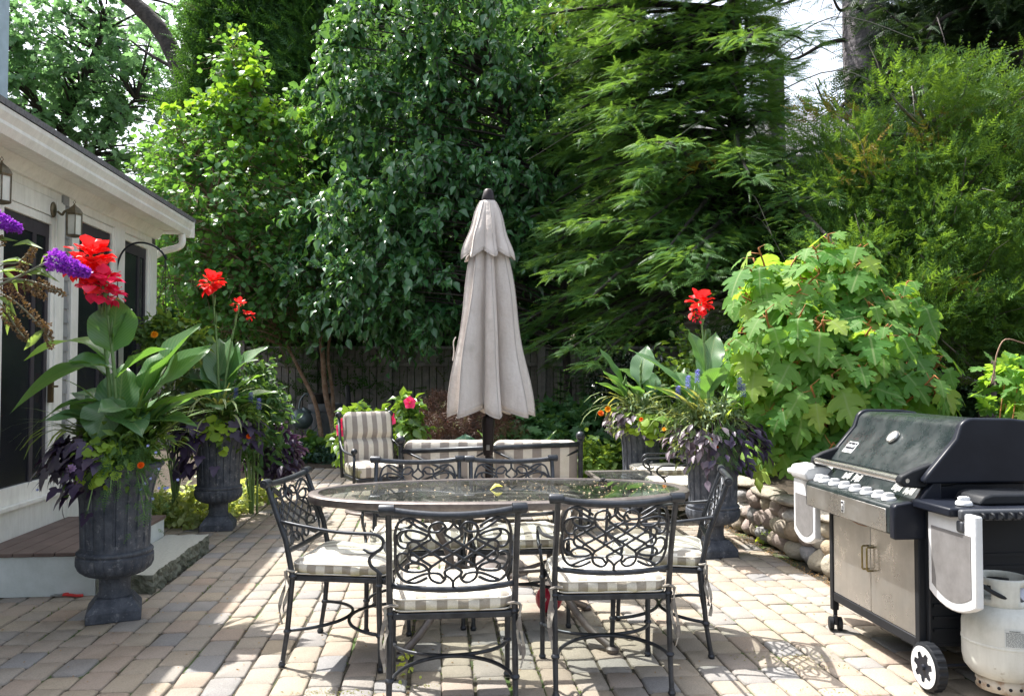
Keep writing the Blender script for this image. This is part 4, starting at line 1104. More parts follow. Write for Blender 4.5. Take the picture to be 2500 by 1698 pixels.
# near wheel with white toothed disc
wh = empty('wheel', (TF - .012, NE - .045, .106)); wh.parent = gr
b = MB(); k = 40
vs = []; R0 = .106
for x, r in ((.0, .093), (.004, .101), (.006, R0), (.044, R0), (.048, .101), (.05, .085)):
    for j in range(k * 2):
        a = PI * j / k; rr = r - (.004 if (j // 2) % 2 and .005 < x < .045 else 0); vs.append((x, rr * math.cos(a), rr * math.sin(a)))
K = 2 * k
b.add(vs, [(i * K + j, i * K + (j + 1) % K, (i + 1) * K + (j + 1) % K, (i + 1) * K + j) for i in range(5) for j in range(K)] + [tuple(range(K))[::-1], tuple(5 * K + j for j in range(K))])
b.build('tyre', PLB, wh)
b = MB(); N = 120; vs = []
for j in range(N):
    a = 2 * PI * j / N
    ri = .055 + .011 * (1 if math.sin(7 * a) > .2 else (-1 if math.sin(7 * a) < -.5 else 0)) * .9
    vs += [(-.003, .089 * math.cos(a), .089 * math.sin(a)), (-.004, ri * math.cos(a), ri * math.sin(a))]
b.add(vs, [(2 * j, 2 * j + 1, (2 * j + 3) % (2 * N), (2 * j + 2) % (2 * N)) for j in range(N)])
b.build('rim', WPL, wh)
b = MB(); b.tube([(-.0008, 0, 0), (-.0012, 0, 0)], .072, 30); b.tube([(-.012, 0, 0), (.0, 0, 0)], [.010, .014], 12); b.build('hub', BLK, wh)
gb('axle', TF + .04, TB - .05, NE - .06, NE - .048, .107, .119, BLK)
gb('axle_bracket', TF + .036, TF + .06, NE - .07, NE + .03, .10, .16, PLB)
# cook box, control panel
gb('cook_box', TF + .06, TB - .04, NE + .03, FE - .03, .70, .90, BLK, bv=.01)
CT = 2.045; CS0, CS1 = 3.455, 4.285
b = MB(); b.prism([(CT, .672), (CT, .792), (CT + .012, .803), (TF + .0, .82), (TF + .075, .905), (TF + .12, .905), (TF + .12, .66), (CT + .03, .66)], 1, CS0, CS1)
b.build('control_panel', LIDM, gr, bevel=.008)
b = MB(); b.box(CT - .004, CT - .0005, CS0 + .03, CS1 - .022, .676, .782); fascia = b.build('panel_face', SS, gr, bevel=.002)
b = MB(); b.prism([(CT - .006, .655), (CT - .006, .80), (CT + .006, .812), (TF + .0, .828), (TF + .075, .915), (TF + .11, .915), (TF + .11, .655)], 1, CS0 - .045, CS0 - .001); b.build('panel_end_cap', BLK, gr, bevel=.008, seg=3)
# badge on the panel face
b = MB(); b.box(CT - .006, CT - .0042, 3.855, 3.885, .70, .758); bd = b.build('badge', WT, gr, bevel=.004)
b = MB(); b.box(CT - .0075, CT - .0062, 3.8585, 3.8815, .704, .754); b.build('badge_field', BLK, bd, bevel=.004)
b = MB(); b.box(CT - .009, CT - .0077, 3.868, 3.872, .712, .746); b.tube([(CT - .0088, 3.87, .738), (CT - .0079, 3.87, .738)], .006, 12); b.build('badge_emblem', WT, bd)
# knobs along the front ledge
KN = [4.225, 4.17, 4.06, 3.955, 3.85, 3.745, 3.64, 3.555]
for i, s in enumerate(KN):
    kb = empty('knob', (CT + .055, s, .812)); kb.parent = gr
    b = MB(); b.lathe([(.028, -.006), (.033, -.003), (.033, .006), (.029, .012), (.024, .015)], 20); b.build('knob_skirt', WPL, kb, smooth='auto')
    b = MB(); b.prism([(-.022, .014), (-.024, .026), (-.018, .032), (.018, .032), (.024, .026), (.022, .014)], 1, -.011, .011); b.build('knob_grip', WPL, kb, bevel=.004)
# printed legends on the sloped panel: the slanted face from (TF,.82) to (TF+.075,.905)
ax = Vector((.075, 0, .085)).normalized(); nn = Vector((-.085, 0, .075)).normalized()
b = MB()
def onp(u, s): p = Vector((TF, s, .82)) + ax * u + nn * .0024; return (p.x, p.y, p.z)
for s0 in (4.12, 4.02, 3.66, 3.56):
    for q in range(7):
        s = s0 - q * .0105; L = rnd.uniform(.03, .055); o_ = .018 + rnd.uniform(0, .014)
        u = o_
        while u < o_ + L:
            d = rnd.uniform(.003, .008); b.add([onp(u, s), onp(u + d, s), onp(u + d, s - .005), onp(u, s - .005)], [(0, 3, 2, 1)]); u += d + .002
b.build('panel_legend', WT, gr)
# lid: cross section extruded along s with rounded top
def lidprof(off=0):
    P = [(TF + .03 - off, .905), (TF + .03 - off, .925), (TF + .055 - off, .955)]
    P += [(TF + .055 + (.155) * u - off, .955 + .175 * u) for u in (.5, .85)]
    for q in range(6):
        a = math.radians(150 - q * 12); P.append((TF + .262 + .07 * math.cos(a) - off * .5, 1.115 + .07 * math.sin(a) + off))
    P += [(TF + .45, 1.182 + off), (TF + .54, 1.17 + off), (TF + .60 + off, 1.12), (TF + .63 + off, 1.04), (TF + .64 + off, .905)]
    return P
b = MB(); b.prism(lidprof(), 1, NE + .015, FE + .035)
lid = b.build('lid', LIDM, gr, smooth='auto')
for s0, s1, nm in ((NE - .025, NE + .014, 'lid_end_cap'), (FE + .036, FE + .07, 'lid_end_cap')):
    b = MB(); b.prism(lidprof(.012), 1, s0, s1); b.build(nm, BLK, lid, bevel=.01, seg=3)
# handle and brackets
HT, HZ = 2.105, .915
b = MB(); b.tube([(HT, NE + .06, HZ), (HT, FE + .05, HZ)], .0175, 16); b.build('lid_handle', SSB, lid, smooth='auto')
for s0, s1 in ((NE + .03, NE + .058), (FE + .045, FE + .07)):
    b = MB(); b.prism([(HT - .022, HZ - .012), (HT - .014, HZ + .020), (HT + .04, HZ + .045), (HT + .13, HZ + .075), (HT + .24, HZ + .083), (HT + .30, HZ + .07), (HT + .30, HZ - .01), (HT + .22, HZ - .028), (HT + .06, HZ - .035), (HT, HZ - .030)], 1, s0 - .016, s1 + .0)
    b.build('handle_bracket', PLB, lid, bevel=.008)
    b = MB(); b.tube([(HT + .012, s0 - .018, HZ), (HT + .012, s0 - .014, HZ)], .010, 14); b.build('bracket_screw', SS, lid)
# thermometer
sl_ = Vector((.155, 0, .175)).normalized(); ln = Vector((-.175, 0, .155)).normalized()
c0 = Vector((TF + .055, 3.86, .955)) + sl_ * .155
M = Matrix.Translation(c0) @ ln.to_track_quat('Z', 'Y').to_matrix().to_4x4()
th = MB(); th.M = M; th.lathe([(.034, 0), (.037, .004), (.037, .014), (.034, .018), (.030, .018), (.029, .015)], 28); tho = th.build('thermometer', SSB, lid, smooth='auto')
b = MB(); b.M = M; b.lathe([(.0285, .0155), (.001, .0157)], 24, cap=False); b.build('dial_face', WT, tho)
b = MB(); b.M = M
for q in range(11):
    a = math.radians(-40 + q * 26); ca_, sa_ = math.cos(a), math.sin(a)
    b.add([(.020 * ca_ - .0008 * sa_, .020 * sa_ + .0008 * ca_, .0162), (.026 * ca_ - .0008 * sa_, .026 * sa_ + .0008 * ca_, .0162), (.026 * ca_ + .0008 * sa_, .026 * sa_ - .0008 * ca_, .0162), (.020 * ca_ + .0008 * sa_, .020 * sa_ - .0008 * ca_, .0162)], [(3, 2, 1, 0)])
b.add([(-.002, 0, .0166), (.002, 0, .0166), (.014, .016, .0166)], [(0, 1, 2)]); b.build('dial_marks', BLK, tho)
# lettering badge on the lid
def text_mesh(body, size, extr=.0006, sx=1.):
    cu = bpy.data.curves.new('t', 'FONT'); cu.body = body; cu.size = size; cu.extrude = extr; cu.align_x = 'CENTER'; cu.align_y = 'CENTER'; cu.resolution_u = 3; cu.offset = size * .02
    o = bpy.data.objects.new('t', cu); COL.objects.link(o); dg = bpy.context.evaluated_depsgraph_get(); dg.update()
    me = bpy.data.meshes.new_from_object(o.evaluated_get(dg)); bpy.data.objects.remove(o); bpy.data.curves.remove(cu)
    return me
def frame_on(c, right, up):
    r = Vector(right).normalized(); u = Vector(up).normalized(); z = r.cross(u)
    return Matrix.Translation(c) @ Matrix((r, u, z)).transposed().to_4x4()
bc = Vector((TF + .055, 4.165, .955)) + sl_ * .055 + ln * .0012
MB_ = frame_on(bc, (0, -1, 0), sl_) @ Matrix.Scale(1.3, 4)
b = MB(); b.M = MB_; b.prism([(-.036, -.028), (.036, -.028), (.038, -.024), (.038, .024), (.034, .028), (-.034, .028), (-.038, .024), (-.038, -.024)], 2, 0, .0015); bo = b.build('lid_badge', WT, lid)
b = MB(); b.M = MB_; b.box(-.0345, .0345, -.0105, .0245, .0016, .0022); b.box(-.0345, .0345, -.0245, -.0135, .0016, .0022); b.build('badge_field', BLK, bo)
me = text_mesh('weber', .024); me.transform(MB_ @ Matrix.Translation((-.006, .0075, .0028))); me.materials.append(WT)
o = bpy.data.objects.new('badge_lettering', me); COL.objects.link(o); o.parent = bo
b = MB(); b.M = MB_ @ Matrix.Translation((.0265, .011, .0026)); b.lathe([(.0045, 0), (.0045, .001)], 14)
b.box(-.0045, .0045, -.001, 0, 0, .0012); b.box(-.0006, .0006, -.010, -.004, 0, .0012); b.box(-.005, -.0038, -.011, -.004, 0, .0012); b.box(.0038, .005, -.011, -.004, 0, .0012)
b.build('badge_emblem', WT, bo)
b = MB(); b.M = MB_ @ Matrix.Translation((0, -.019, .0024)); x = -.030
while x < .030:
    w_ = rnd.uniform(.0015, .0035); b.box(x, x + w_, -.0025, .0025, 0, .0008); x += w_ + .0015
b.build('badge_small_print', WT, bo)
# folded side panels: white framed drop panels at both ends
def drop_panel(s0, s1, z0, z1, t):
    sm = (s0 + s1) / 2; hw_ = (s1 - s0) / 2
    def arc(m, zb, zt, sag):
        P = [(s0 + m, zt), ]
        for q in range(9):
            u = q / 8 * 2 - 1; P.append((sm + u * (hw_ - m), zb - sag * (1 - u * u)))
        P.append((s1 - m, zt)); return P
    b = MB(); b.prism(arc(0, z0 + .05, z1, .05), 0, t, t + .035); o = b.build('drop_panel', WPL, gr, bevel=.008, seg=3)
    b = MB(); b.prism(arc(.028, z0 + .085, z1 - .085, .045), 0, t - .0022, t + .002); b.build('panel_inset', GRN, o)
    return o
drop_panel(3.05, 3.365, .40, .82, 2.165)
drop_panel(4.33, 4.60, .42, .78, 2.12)
# far shelf
gb('side_shelf', TF - .06, TB - .05, FE + .04, FE + .40, .80, .835, WPL, bv=.015)
b = MB(); b.prism([(TF - .10, .80), (TF - .115, .84), (TF - .10, .875), (TF - .02, .885), (TF + .05, .87), (TF + .05, .80)], 1, FE + .045, FE + .24); b.build('shelf_corner', WPL, gr, bevel=.012)
# near side burner shelf with knob and tool hooks
gb('side_burner_shelf', TF - .03, TB, NE - .27, NE - .002, .80, .838, BLK, bv=.008)
b = MB(); b.prism([(TF + .14, .839), (TF + .16, .875), (TF + .20, .885), (TF + .42, .885), (TF + .45, .839)], 1, NE - .22, NE - .04); b.build('burner_cover', PLB, gr, bevel=.01)
kb = empty('knob', (TF + .075, NE - .21, .845)); kb.parent = gr
b = MB(); b.lathe([(.028, -.006), (.033, -.003), (.033, .006), (.029, .012), (.024, .015)], 20); b.build('knob_skirt', WPL, kb, smooth='auto')
b = MB(); b.prism([(-.022, .014), (-.024, .026), (-.018, .032), (.018, .032), (.024, .026), (.022, .014)], 1, -.011, .011); b.build('knob_grip', WPL, kb, bevel=.004)
b = MB(); b.box(TF + .0, TB, NE - .305, NE - .272, .79, .836); b.box(TF + .0, TF + .045, NE - .304, NE - .26, .74, .789); b.build('tool_rack', pbr('grey plastic', (.06, .065, .075), .5), gr, bevel=.01, seg=3)
for q in range(5):
    t = TF + .085 + q * .042
    b = MB(); b.tube([(t, NE - .306, .822), (t, NE - .322, .818), (t, NE - .326, .806), (t, NE - .318, .798)], .0055, 6); b.build('tool_hook', PLB, gr, smooth=True)
    b = MB(); b.box(t + .012, t + .03, NE - .3075, NE - .3052, .796, .822); b.build('hook_slot', BLK, gr)
gb('tank_shield', TF + .03, TF + .04, NE - .03, NE - .004, .20, .79, PLB)
b = MB(); b.tube(smoothpts([(TF + .0, CS0 + .25, .665), (TF - .04, CS0 + .33, .645), (TF - .05, CS0 + .45, .652), (TF - .0, CS0 + .55, .668)], 6), .0022, 5); b.build('igniter_wire', pbr('copper wire', (.40, .16, .05), .4, .5), gr)
# ================================================================== propane cylinder hung beside the cabinet
TANK = pbr('white tank paint', (.62, .62, .57), .45, c2=(.46, .46, .41), ns=5, lo=.42, hi=.7, fine=(16, (.27, .23, .17), .66), bump=.05, streak=.2)
pc = empty('propane_tank', ts(2.415, 3.24, .075), PHI, 'white propane gas cylinder with valve collar and warning label beside the grill cabinet', 'gas cylinder')
b = MB()
pr = [(.03, .03), (.09, .035), (.125, .05), (.148, .08), (.155, .12), (.155, .183), (.1575, .186), (.1575, .192), (.155, .195), (.155, .25), (.150, .285), (.13, .32), (.10, .342), (.06, .353), (.02, .356)]
b.lathe(pr, 48); b.build('cylinder', TANK, pc, smooth='auto')
b = MB(); k = 48; vs = []
for z in (-.012, .045):
    for j in range(k): a = 2 * PI * j / k; vs.append((.105 * math.cos(a), .105 * math.sin(a), z))
b.add(vs, [(j, (j + 1) % k, k + (j + 1) % k, k + j) for j in range(k)])
o = b.build('foot_ring', pbr('rusty foot ring', (.55, .50, .42), .6, c2=(.30, .17, .09), ns=22, lo=.5, hi=.7), pc, smooth=True); sd_ = o.modifiers.new('s', 'SOLIDIFY'); sd_.thickness = .004
for j in range(16):
    b = MB(); a = 2 * PI * j / 16; c, s = math.cos(a), math.sin(a); b.tube([(.1048 * c, .1048 * s, .012), (.1075 * c, .1075 * s, .012)], .007, 10)
    b.build('vent_hole', BLK, o)
b = MB(); vs = []; fs = []; k = 60
for i, z in enumerate((.335, .37, .40, .43, .452, .46)):
    for j in range(k): a = 2 * PI * j / k; r = .098 - (.003 if i == 5 else 0); vs.append((r * math.cos(a), r * math.sin(a), z))
for i in range(5):
    for j in range(k):
        a = j / k * 360
        cut = (1 <= i <= 2) and ((a % 120) > 30 and (a % 120) < 88)
        if i < 1 and (a % 120) > 60 and (a % 120) < 66: cut = True
        if not cut: fs.append((i * k + j, i * k + (j + 1) % k, (i + 1) * k + (j + 1) % k, (i + 1) * k + j))
b.add(vs, fs); o = b.build('collar', TANK, pc, smooth=True); sd_ = o.modifiers.new('s', 'SOLIDIFY'); sd_.thickness = .004
b = MB(); b.tube([(0, 0, .35), (0, 0, .40)], .018, 12); b.tube([(-.01, 0, .39), (.03, -.03, .39)], .014, 10); b.tube([(0, 0, .40), (0, 0, .425)], [.010, .02], 10); b.build('valve', BRASS, pc, smooth='auto')
M = Matrix.Translation((.045, -.06, .395)) @ Matrix.Rotation(math.radians(60), 4, 'X') @ Matrix.Rotation(.4, 4, 'Y')
b = MB(); b.M = M; b.lathe([(.012, -.012), (.034, -.008), (.036, 0), (.034, .008), (.010, .014)], 24); b.build('regulator', pbr('grey regulator', (.42, .43, .50), .4, .3), pc, smooth='auto')
b = MB(); b.tube(smoothpts([(.03, -.065, .39), (-.04, -.08, .385), (-.12, -.05, .43), (-.16, .05, .5), (-.10, .15, .6)], 6), .009, 8); b.build('gas_hose', PLB, pc, smooth=True)
# label wrapped round the cylinder
def wrap(z0, z1, a0, a1, r, name, mat, par, n=14):
    b = MB(); vs = []
    for z in (z0, z1):
        for i in range(n + 1): a = a0 + (a1 - a0) * i / n; vs.append((r * math.cos(a), r * math.sin(a), z))
    b.add(vs, [(i, i + 1, n + 2 + i, n + 1 + i) for i in range(n)]); return b.build(name, mat, par, smooth=True)
LBL = pbr('paper label', (.66, .68, .66), .6); INK = pbr('label ink', (.10, .11, .11), .7)
A0, A1 = math.radians(-124), math.radians(-70)
lb = wrap(.195 + .004, .272, A0, A1, .1562, 'warning_label', LBL, pc)
b = MB()
def seg(a, c, z0, z1, r=.1568):
    n = max(1, int((c - a) / .08)); vs = [(r * math.cos(a + (c - a) * i / n), r * math.sin(a + (c - a) * i / n), z) for z in (z0, z1) for i in range(n + 1)]
    b.add(vs, [(i, i + 1, n + 2 + i, n + 1 + i) for i in range(n)])
z = .258
seg(A0 + .02, A0 + .42, .2605, .2615); 
while z > .203:
    a = A0 + .03
    while a < A1 - .05:
        d = rnd.uniform(.02, .09); seg(a, min(a + d, A1 - .03), z, z + .0016); a += d + .015
    z -= .0036
b.build('label_print', INK, lb)
me = text_mesh('WARNING', .0085, .0002); me.transform(Matrix.Identity(4)); me.materials.append(INK)
for v in me.vertices:
    a = A0 + .24 + v.co.x / .157; v.co = Vector(((.1572 + v.co.z) * math.cos(a), (.1572 + v.co.z) * math.sin(a), .2665 + v.co.y))
o = bpy.data.objects.new('label_heading', me); COL.objects.link(o); o.parent = lb
# ================================================================== urns
URN = pbr('aged lead-grey urn', (.036, .044, .060), .75, c2=(.085, .095, .115), ns=11, lo=.38, hi=.62, bump=.6, bs=120, bd=.006, fine=(26, (.17, .175, .19), .58), streak=.5)
def make_urn(label):
    u = empty('fluted_urn', (0, 0, 0), 0, label, 'urn', 'fluted garden urns')
    b = MB(); b.box(-.142, .142, -.142, .142, 0, .055)
    b.add([(x * .142, y * .142, .0552) for x, y in ((-1, -1), (1, -1), (1, 1), (-1, 1))] + [(x * .092, y * .092, .125) for x, y in ((-1, -1), (1, -1), (1, 1), (-1, 1))], [(0, 1, 5, 4), (1, 2, 6, 5), (2, 3, 7, 6), (3, 0, 4, 7), (4, 5, 6, 7)])
    b.build('plinth', URN, u, bevel=.006)
    b = MB(); b.lathe([(.088, .118), (.092, .128), (.088, .136), (.083, .15), (.082, .20), (.084, .225), (.09, .235), (.085, .245)], 36); b.build('stem', URN, u, smooth='auto')
    b = MB(); k = 240
    def gad(th, i, r, z):
        e = math.sin(PI * max(0, min(1, (z - .235) / .125)))
        return r * (1 + .045 * e * (abs(math.sin(th * 12)) ** .7 - .6))
    b.lathe([(.07, .235), (.12, .24), (.16, .255), (.190, .28), (.203, .31), (.205, .335), (.205, .355), (.195, .362), (.197, .367), (.203, .374), (.203, .382), (.196, .389), (.190, .392)], k, rf=gad); b.build('bulb', URN, u, smooth='auto')
    b = MB()
    prof = [(.185, .390)] + [(.184 + .012 * ((z - .39) / .46) + .045 * max(0, (z - .62) / .23) ** 2, z) for z in [.39 + .46 * i / 26 for i in range(1, 27)]]
    prof += [(.242, .853), (.252, .858), (.258, .868), (.255, .878), (.245, .884), (.232, .884), (.226, .872), (.222, .84)]
    def flu(th, i, r, z):
        if z > .80 or z < .40: return r
        lo = max(0, min(1, (z - .405) / .035)); hi = max(0, min(1, (.80 - z) / .04))
        w = min(lo, hi) ** .5
        f = abs(math.sin(th * 10)); f = max(0, min(1, (f - .22) / .25)) * (1 if f > .22 else 0)
        return r * (1 - .055 * w * (1 - f)) + 0
    b.lathe(prof, 240, rf=flu); b.build('bowl', URN, u, smooth='auto')
    b = MB(); b.lathe([(.001, .83), (.226, .835)], 24, cap=False); b.build('potting_soil', SOIL, u)
    return u
URNS = []
u0 = make_urn('nearest fluted urn standing on the pavers left of the deck step, under tall red cannas')
pos = [(gnd(276, 1505).x, gnd(276, 1503).y, math.radians(24)), (gnd(527, 1293).x, gnd(527, 1290).y, math.radians(12)), (gnd(1752, 1362).x, gnd(1752, 1352).y, math.radians(12)), (1.31, 8.15, .3)]
for i, (x, y, rz) in enumerate(pos):
    o = u0 if i == 0 else copy_tree(u0)
    o.location = (x, y, 0); o.rotation_euler.z = rz
    if i: o['label'] = ['', 'fluted urn beyond the granite step on the left, under two thin red cannas', 'fluted urn in front of the stone wall, behind the right end chair', 'farthest fluted urn behind the curled chair arms, right of the sofa'][i]
    URNS.append(Vector((x, y, .86)))
# ------------------------------------------------------------------ planting materials
CAN1 = leafmat('canna leaf blue-green', (.045, .14, .06), (.09, .20, .085), .33, .36, tcol=(.20, .42, .05), vein=16, spec=.7)
CAN2 = leafmat('canna leaf bright', (.075, .17, .04), (.13, .25, .06), .42, .32, tcol=(.32, .60, .05), vein=16, spec=.6)
CSTEM = pbr('canna stalk', (.10, .19, .05), .5, c2=(.16, .26, .09), ns=10)
REDP = leafmat('red canna petal', (.80, .008, .012), (.92, .03, .025), .35, .5, tcol=(.95, .03, .03))
PINKP = leafmat('rose red canna petal', (.72, .012, .06), (.88, .03, .12), .35, .5, tcol=(.95, .04, .15))
HIBP = leafmat('hibiscus petal', (.85, .02, .13), (.92, .06, .22), .35, .5, tcol=(.95, .08, .25))
YEL = pbr('yellow throat', (.85, .55, .08), .6)
GRS = leafmat('spike blade', (.06, .13, .035), (.16, .26, .07), .35, .4)
GRSP = leafmat('pale spike blade', (.16, .24, .10), (.32, .38, .20), .35, .4)
IPO = leafmat('black sweet potato leaf', (.022, .014, .035), (.05, .035, .075), .12, .42, tcol=(.10, .03, .10), spec=.5)
IPOL = leafmat('faded purple leaf', (.13, .10, .13), (.24, .20, .23), .2, .42, tcol=(.25, .15, .2))
LIME = leafmat('lime leaf', (.17, .30, .03), (.32, .48, .06), .4, .5)
GRN1 = leafmat('mid green leaf', (.05, .12, .03), (.12, .22, .05), .4, .42)
GRN2 = leafmat('grey green leaf', (.11, .19, .09), (.25, .34, .18), .35, .5)
FERN = leafmat('marigold foliage', (.035, .10, .03), (.08, .17, .05), .35, .5)
ORG = leafmat('orange petal', (.85, .20, .01), (.9, .10, .01), .2, .5, tcol=(.9, .25, .02))
GOLD = leafmat('gold petal', (.9, .38, .01), (.95, .45, .02), .2, .5, tcol=(.9, .4, .02))
BLU = leafmat('blue salvia floret', (.12, .12, .45), (.22, .22, .62), .2, .5, tcol=(.2, .2, .6))
LOB = leafmat('lobelia floret', (.25, .32, .75), (.45, .50, .85), .2, .5)
def canna_leaf_mesh(L, W, droop, twist, roll):
    """wide leaf surface, base at the origin growing along +y, tip curving down"""
    nu, nv = 16, 8; V = []; U = []
    for i in range(nu + 1):
        u = i / nu
        w = W * .5 * (math.sin(PI * min(1, u * .92 + .05)) ** .75) * (1 - u ** 7) + .012 * (1 - u)
        if u < .12: w *= .25 + u / .12 * .75
        cy = L * (u - .25 * droop * u ** 2.2); cz = -L * .55 * droop * u ** 2
        tw = twist * u
        for j in range(nv + 1):
            v = j / nv * 2 - 1
            x = v * w; z = abs(v) ** 1.3 * w * roll + .008 * math.sin(u * 16 + v * 2) * abs(v)
            V.append((x * math.cos(tw) - z * math.sin(tw), cy, cz + x * math.sin(tw) + z * math.cos(tw))); U.append((j / nv, u))
    Fc = [(i * (nv + 1) + j, i * (nv + 1) + j + 1, (i + 1) * (nv + 1) + j + 1, (i + 1) * (nv + 1) + j) for i in range(nu) for j in range(nv)]
    return np.array(V), np.array(Fc), np.array(U)
def orient(V, base, az, pitch):
    R = Matrix.Rotation(az, 3, 'Z') @ Matrix.Rotation(pitch, 3, 'X')
    R = np.array(R); return V @ R.T + np.array(base)
PET_T = None
def flower_head(par, c, r, n, mat, mat2=None, seed=0, name='flower_head'):
    q = random.Random(seed); parts = []; V0, F0, U0 = canna_leaf_mesh(.95, 1.0, .4, .25, .28)
    for i in range(int(n * 1.9)):
        d = Vector((q.gauss(0, 1), q.gauss(0, 1), q.gauss(.1, .9))).normalized()
        b = Vector(c) + d * r * q.uniform(.2, .72)
        az = math.atan2(-d.x, d.y) + q.gauss(0, .3); pt = math.asin(max(-1, min(1, d.z))) + q.gauss(.1, .25)
        s = min(.085, r * q.uniform(.42, .72))
        parts.append((orient(V0 * s, b, az, pt), F0, U0, np.full(len(V0), q.random())))
    V, Fc, U, W = merge_parts(parts)
    o = npmesh(name, V, Fc, mat, par, W, U, smooth=True)
    mb = MB()
    for i in range(max(3, n // 4)):
        d = Vector((q.gauss(0, 1), q.gauss(0, 1), q.gauss(0, .7))).normalized(); p = Vector(c) + d * r * .45
        mb.tube([p, p + d * r * .15], [.003, .002], 5)
    mb.build('stamens', YEL, o)
    return o
def canna(name, base, stalks, leaves, label, mats=(CAN1, CAN2), k_=1.):
    """stalks [(dx,dy,height,lean x,lean y, flower list[(dz,r,n,mat)])]; leaves [(stalk, height, azimuth deg, pitch deg, L, W, droop, twist, mat index)]"""
    root = empty(name, base, 0, label, 'plant'); cs = []
    for k, (dx, dy, h, lx, ly, fl) in enumerate(stalks):
        f = lambda u, dx=dx, dy=dy, h=h, lx=lx, ly=ly: Vector((dx + lx * u * u, dy + ly * u * u, h * u))
        cs.append((f, h)); b = MB(); b.tube([f(i / 12) for i in range(13)], [.016 - .010 * i / 12 for i in range(13)], 8); so_ = b.build('stalk', CSTEM, root, smooth=True)
        b = MB()
        for q in (.72, .84, .93): p = f(q); b.tube([p, p + Vector((.010, -.006, .05)), p + Vector((.014, -.008, .11))], [.011, .010, .001], 6)
        b.build('sheath', CSTEM, so_, smooth=True)
        for j, (ox, oz, r, n, m) in enumerate(fl): flower_head(root, f(1) + Vector((ox, -.01, oz)), r, n, m, seed=k * 7 + j)
    for (k, hz_, az, pt, L, W, dr, tw, mi) in leaves:
        f, h = cs[k]; p = f(min(1, hz_ / h))
        V, Fc, U = canna_leaf_mesh(L * k_, W * k_ * k_, dr, tw, .22 + rnd.uniform(-.05, .1))
        V = orient(V, p, math.radians(az), math.radians(pt))
        npmesh('leaf', V, Fc, mats[mi], root, np.full(len(V), rnd.random()), U, smooth=True)
    return root
# azimuth: 0 = away from camera, 90 = to the left, -90 = to the right, 180 = towards the camera
def spikes(name, base, n, L, label, mat, az=None, h0=.0, droop=1., cat='grass', wid=1.6):
    P = []; V0, F0, U0 = T_blade(8); parts = []
    for i in range(n):
        a = rnd.uniform(0, 2 * PI) if az is None else math.radians(rnd.gauss(*az)); l = L * rnd.uniform(.55, 1.1); e = math.radians(rnd.uniform(48, 88)); k = rnd.uniform(.4, 1.2) * droop
        V = V0.copy(); t = V0[:, 1]; V[:, 0] *= l * wid / .5
        # elevation bends down along the blade
        ang = e - k * t * 1.3
        y = np.zeros(9); z = np.zeros(9)
        for s in range(1, 9):
            am = e - k * ((s - .5) / 8) ** 1.5 * 1.9; y[s] = y[s - 1] + math.cos(am) / 8; z[s] = z[s - 1] + math.sin(am) / 8
        idx = np.repeat(np.arange(9), 2); V[:, 1] = y[idx] * l; V[:, 2] = z[idx] * l + h0
        V = orient(V, (rnd.gauss(0, .02), rnd.gauss(0, .02), 0), a, 0); parts.append((V, F0, U0, np.full(len(V), rnd.random())))
    V, Fc, U, W = merge_parts(parts)
    return npmesh(name, V + np.array(base), Fc, mat, None, W, U, label=label, cat=cat)
def blossoms(name, pts, r, mat, label, cat='flowers', n=14, parent=None):
    parts = []; V0, F0, U0 = T_leaf(.7, .1, -.15)
    for p in pts:
        d0 = Vector((rnd.gauss(0, .3), -1, rnd.gauss(.6, .3))).normalized(); e1 = d0.orthogonal().normalized(); e2 = d0.cross(e1)
        P = []; A = []; N_ = []
        for ring, m, k in ((0, n, 1.), (1, n * 2 // 3, .7), (2, n // 2, .4)):
            for i in range(m):
                a = 2 * PI * i / m + ring; dr = e1 * math.cos(a) + e2 * math.sin(a)
                P.append(Vector(p) + d0 * r * .15 * ring); A.append(dr * k + d0 * (.15 + .35 * ring)); N_.append(d0)
        V, Fc, U = scatter((V0, F0, U0), np.array(P), np.array(A), np.array(N_), np.full(len(P), r))
        parts.append((V, Fc, U, np.full(len(V), rnd.random())))
    V, Fc, U, W = merge_parts(parts)
    return npmesh(name, V, Fc, mat, parent, W, U, **({} if parent else dict(label=label, cat=cat)))
def stalk_blue(name, pts, label):
    root = empty(name, pts[0] + Vector((0, .03, -.35)), 0, label, 'flowers'); v0 = Vector(root.location)
    for p in pts:
        P = []; A = []
        for i in range(46):
            t = i / 46; a = i * 2.4; P.append(Vector(p) - v0 + Vector((math.cos(a) * .012 * (1 - t * .5), math.sin(a) * .012 * (1 - t * .5), t * .10))); A.append((math.cos(a), math.sin(a), .5))
        P = np.array([tuple(q) for q in P]); A = np.array(A)
        fo = scat_obj('flower_spike', T_leaf(.7, .1, 0), P, A, np.array([[0, 0, 1.]] * len(P)) + A * .2, np.full(len(P), .022), BLU, root)
        b = MB(); q = Vector(p) - v0; b.tube([q + Vector((rnd.uniform(-.04, .04), .03, -.35)), q], [.004, .002], 5); b.build('stem', CSTEM, fo)
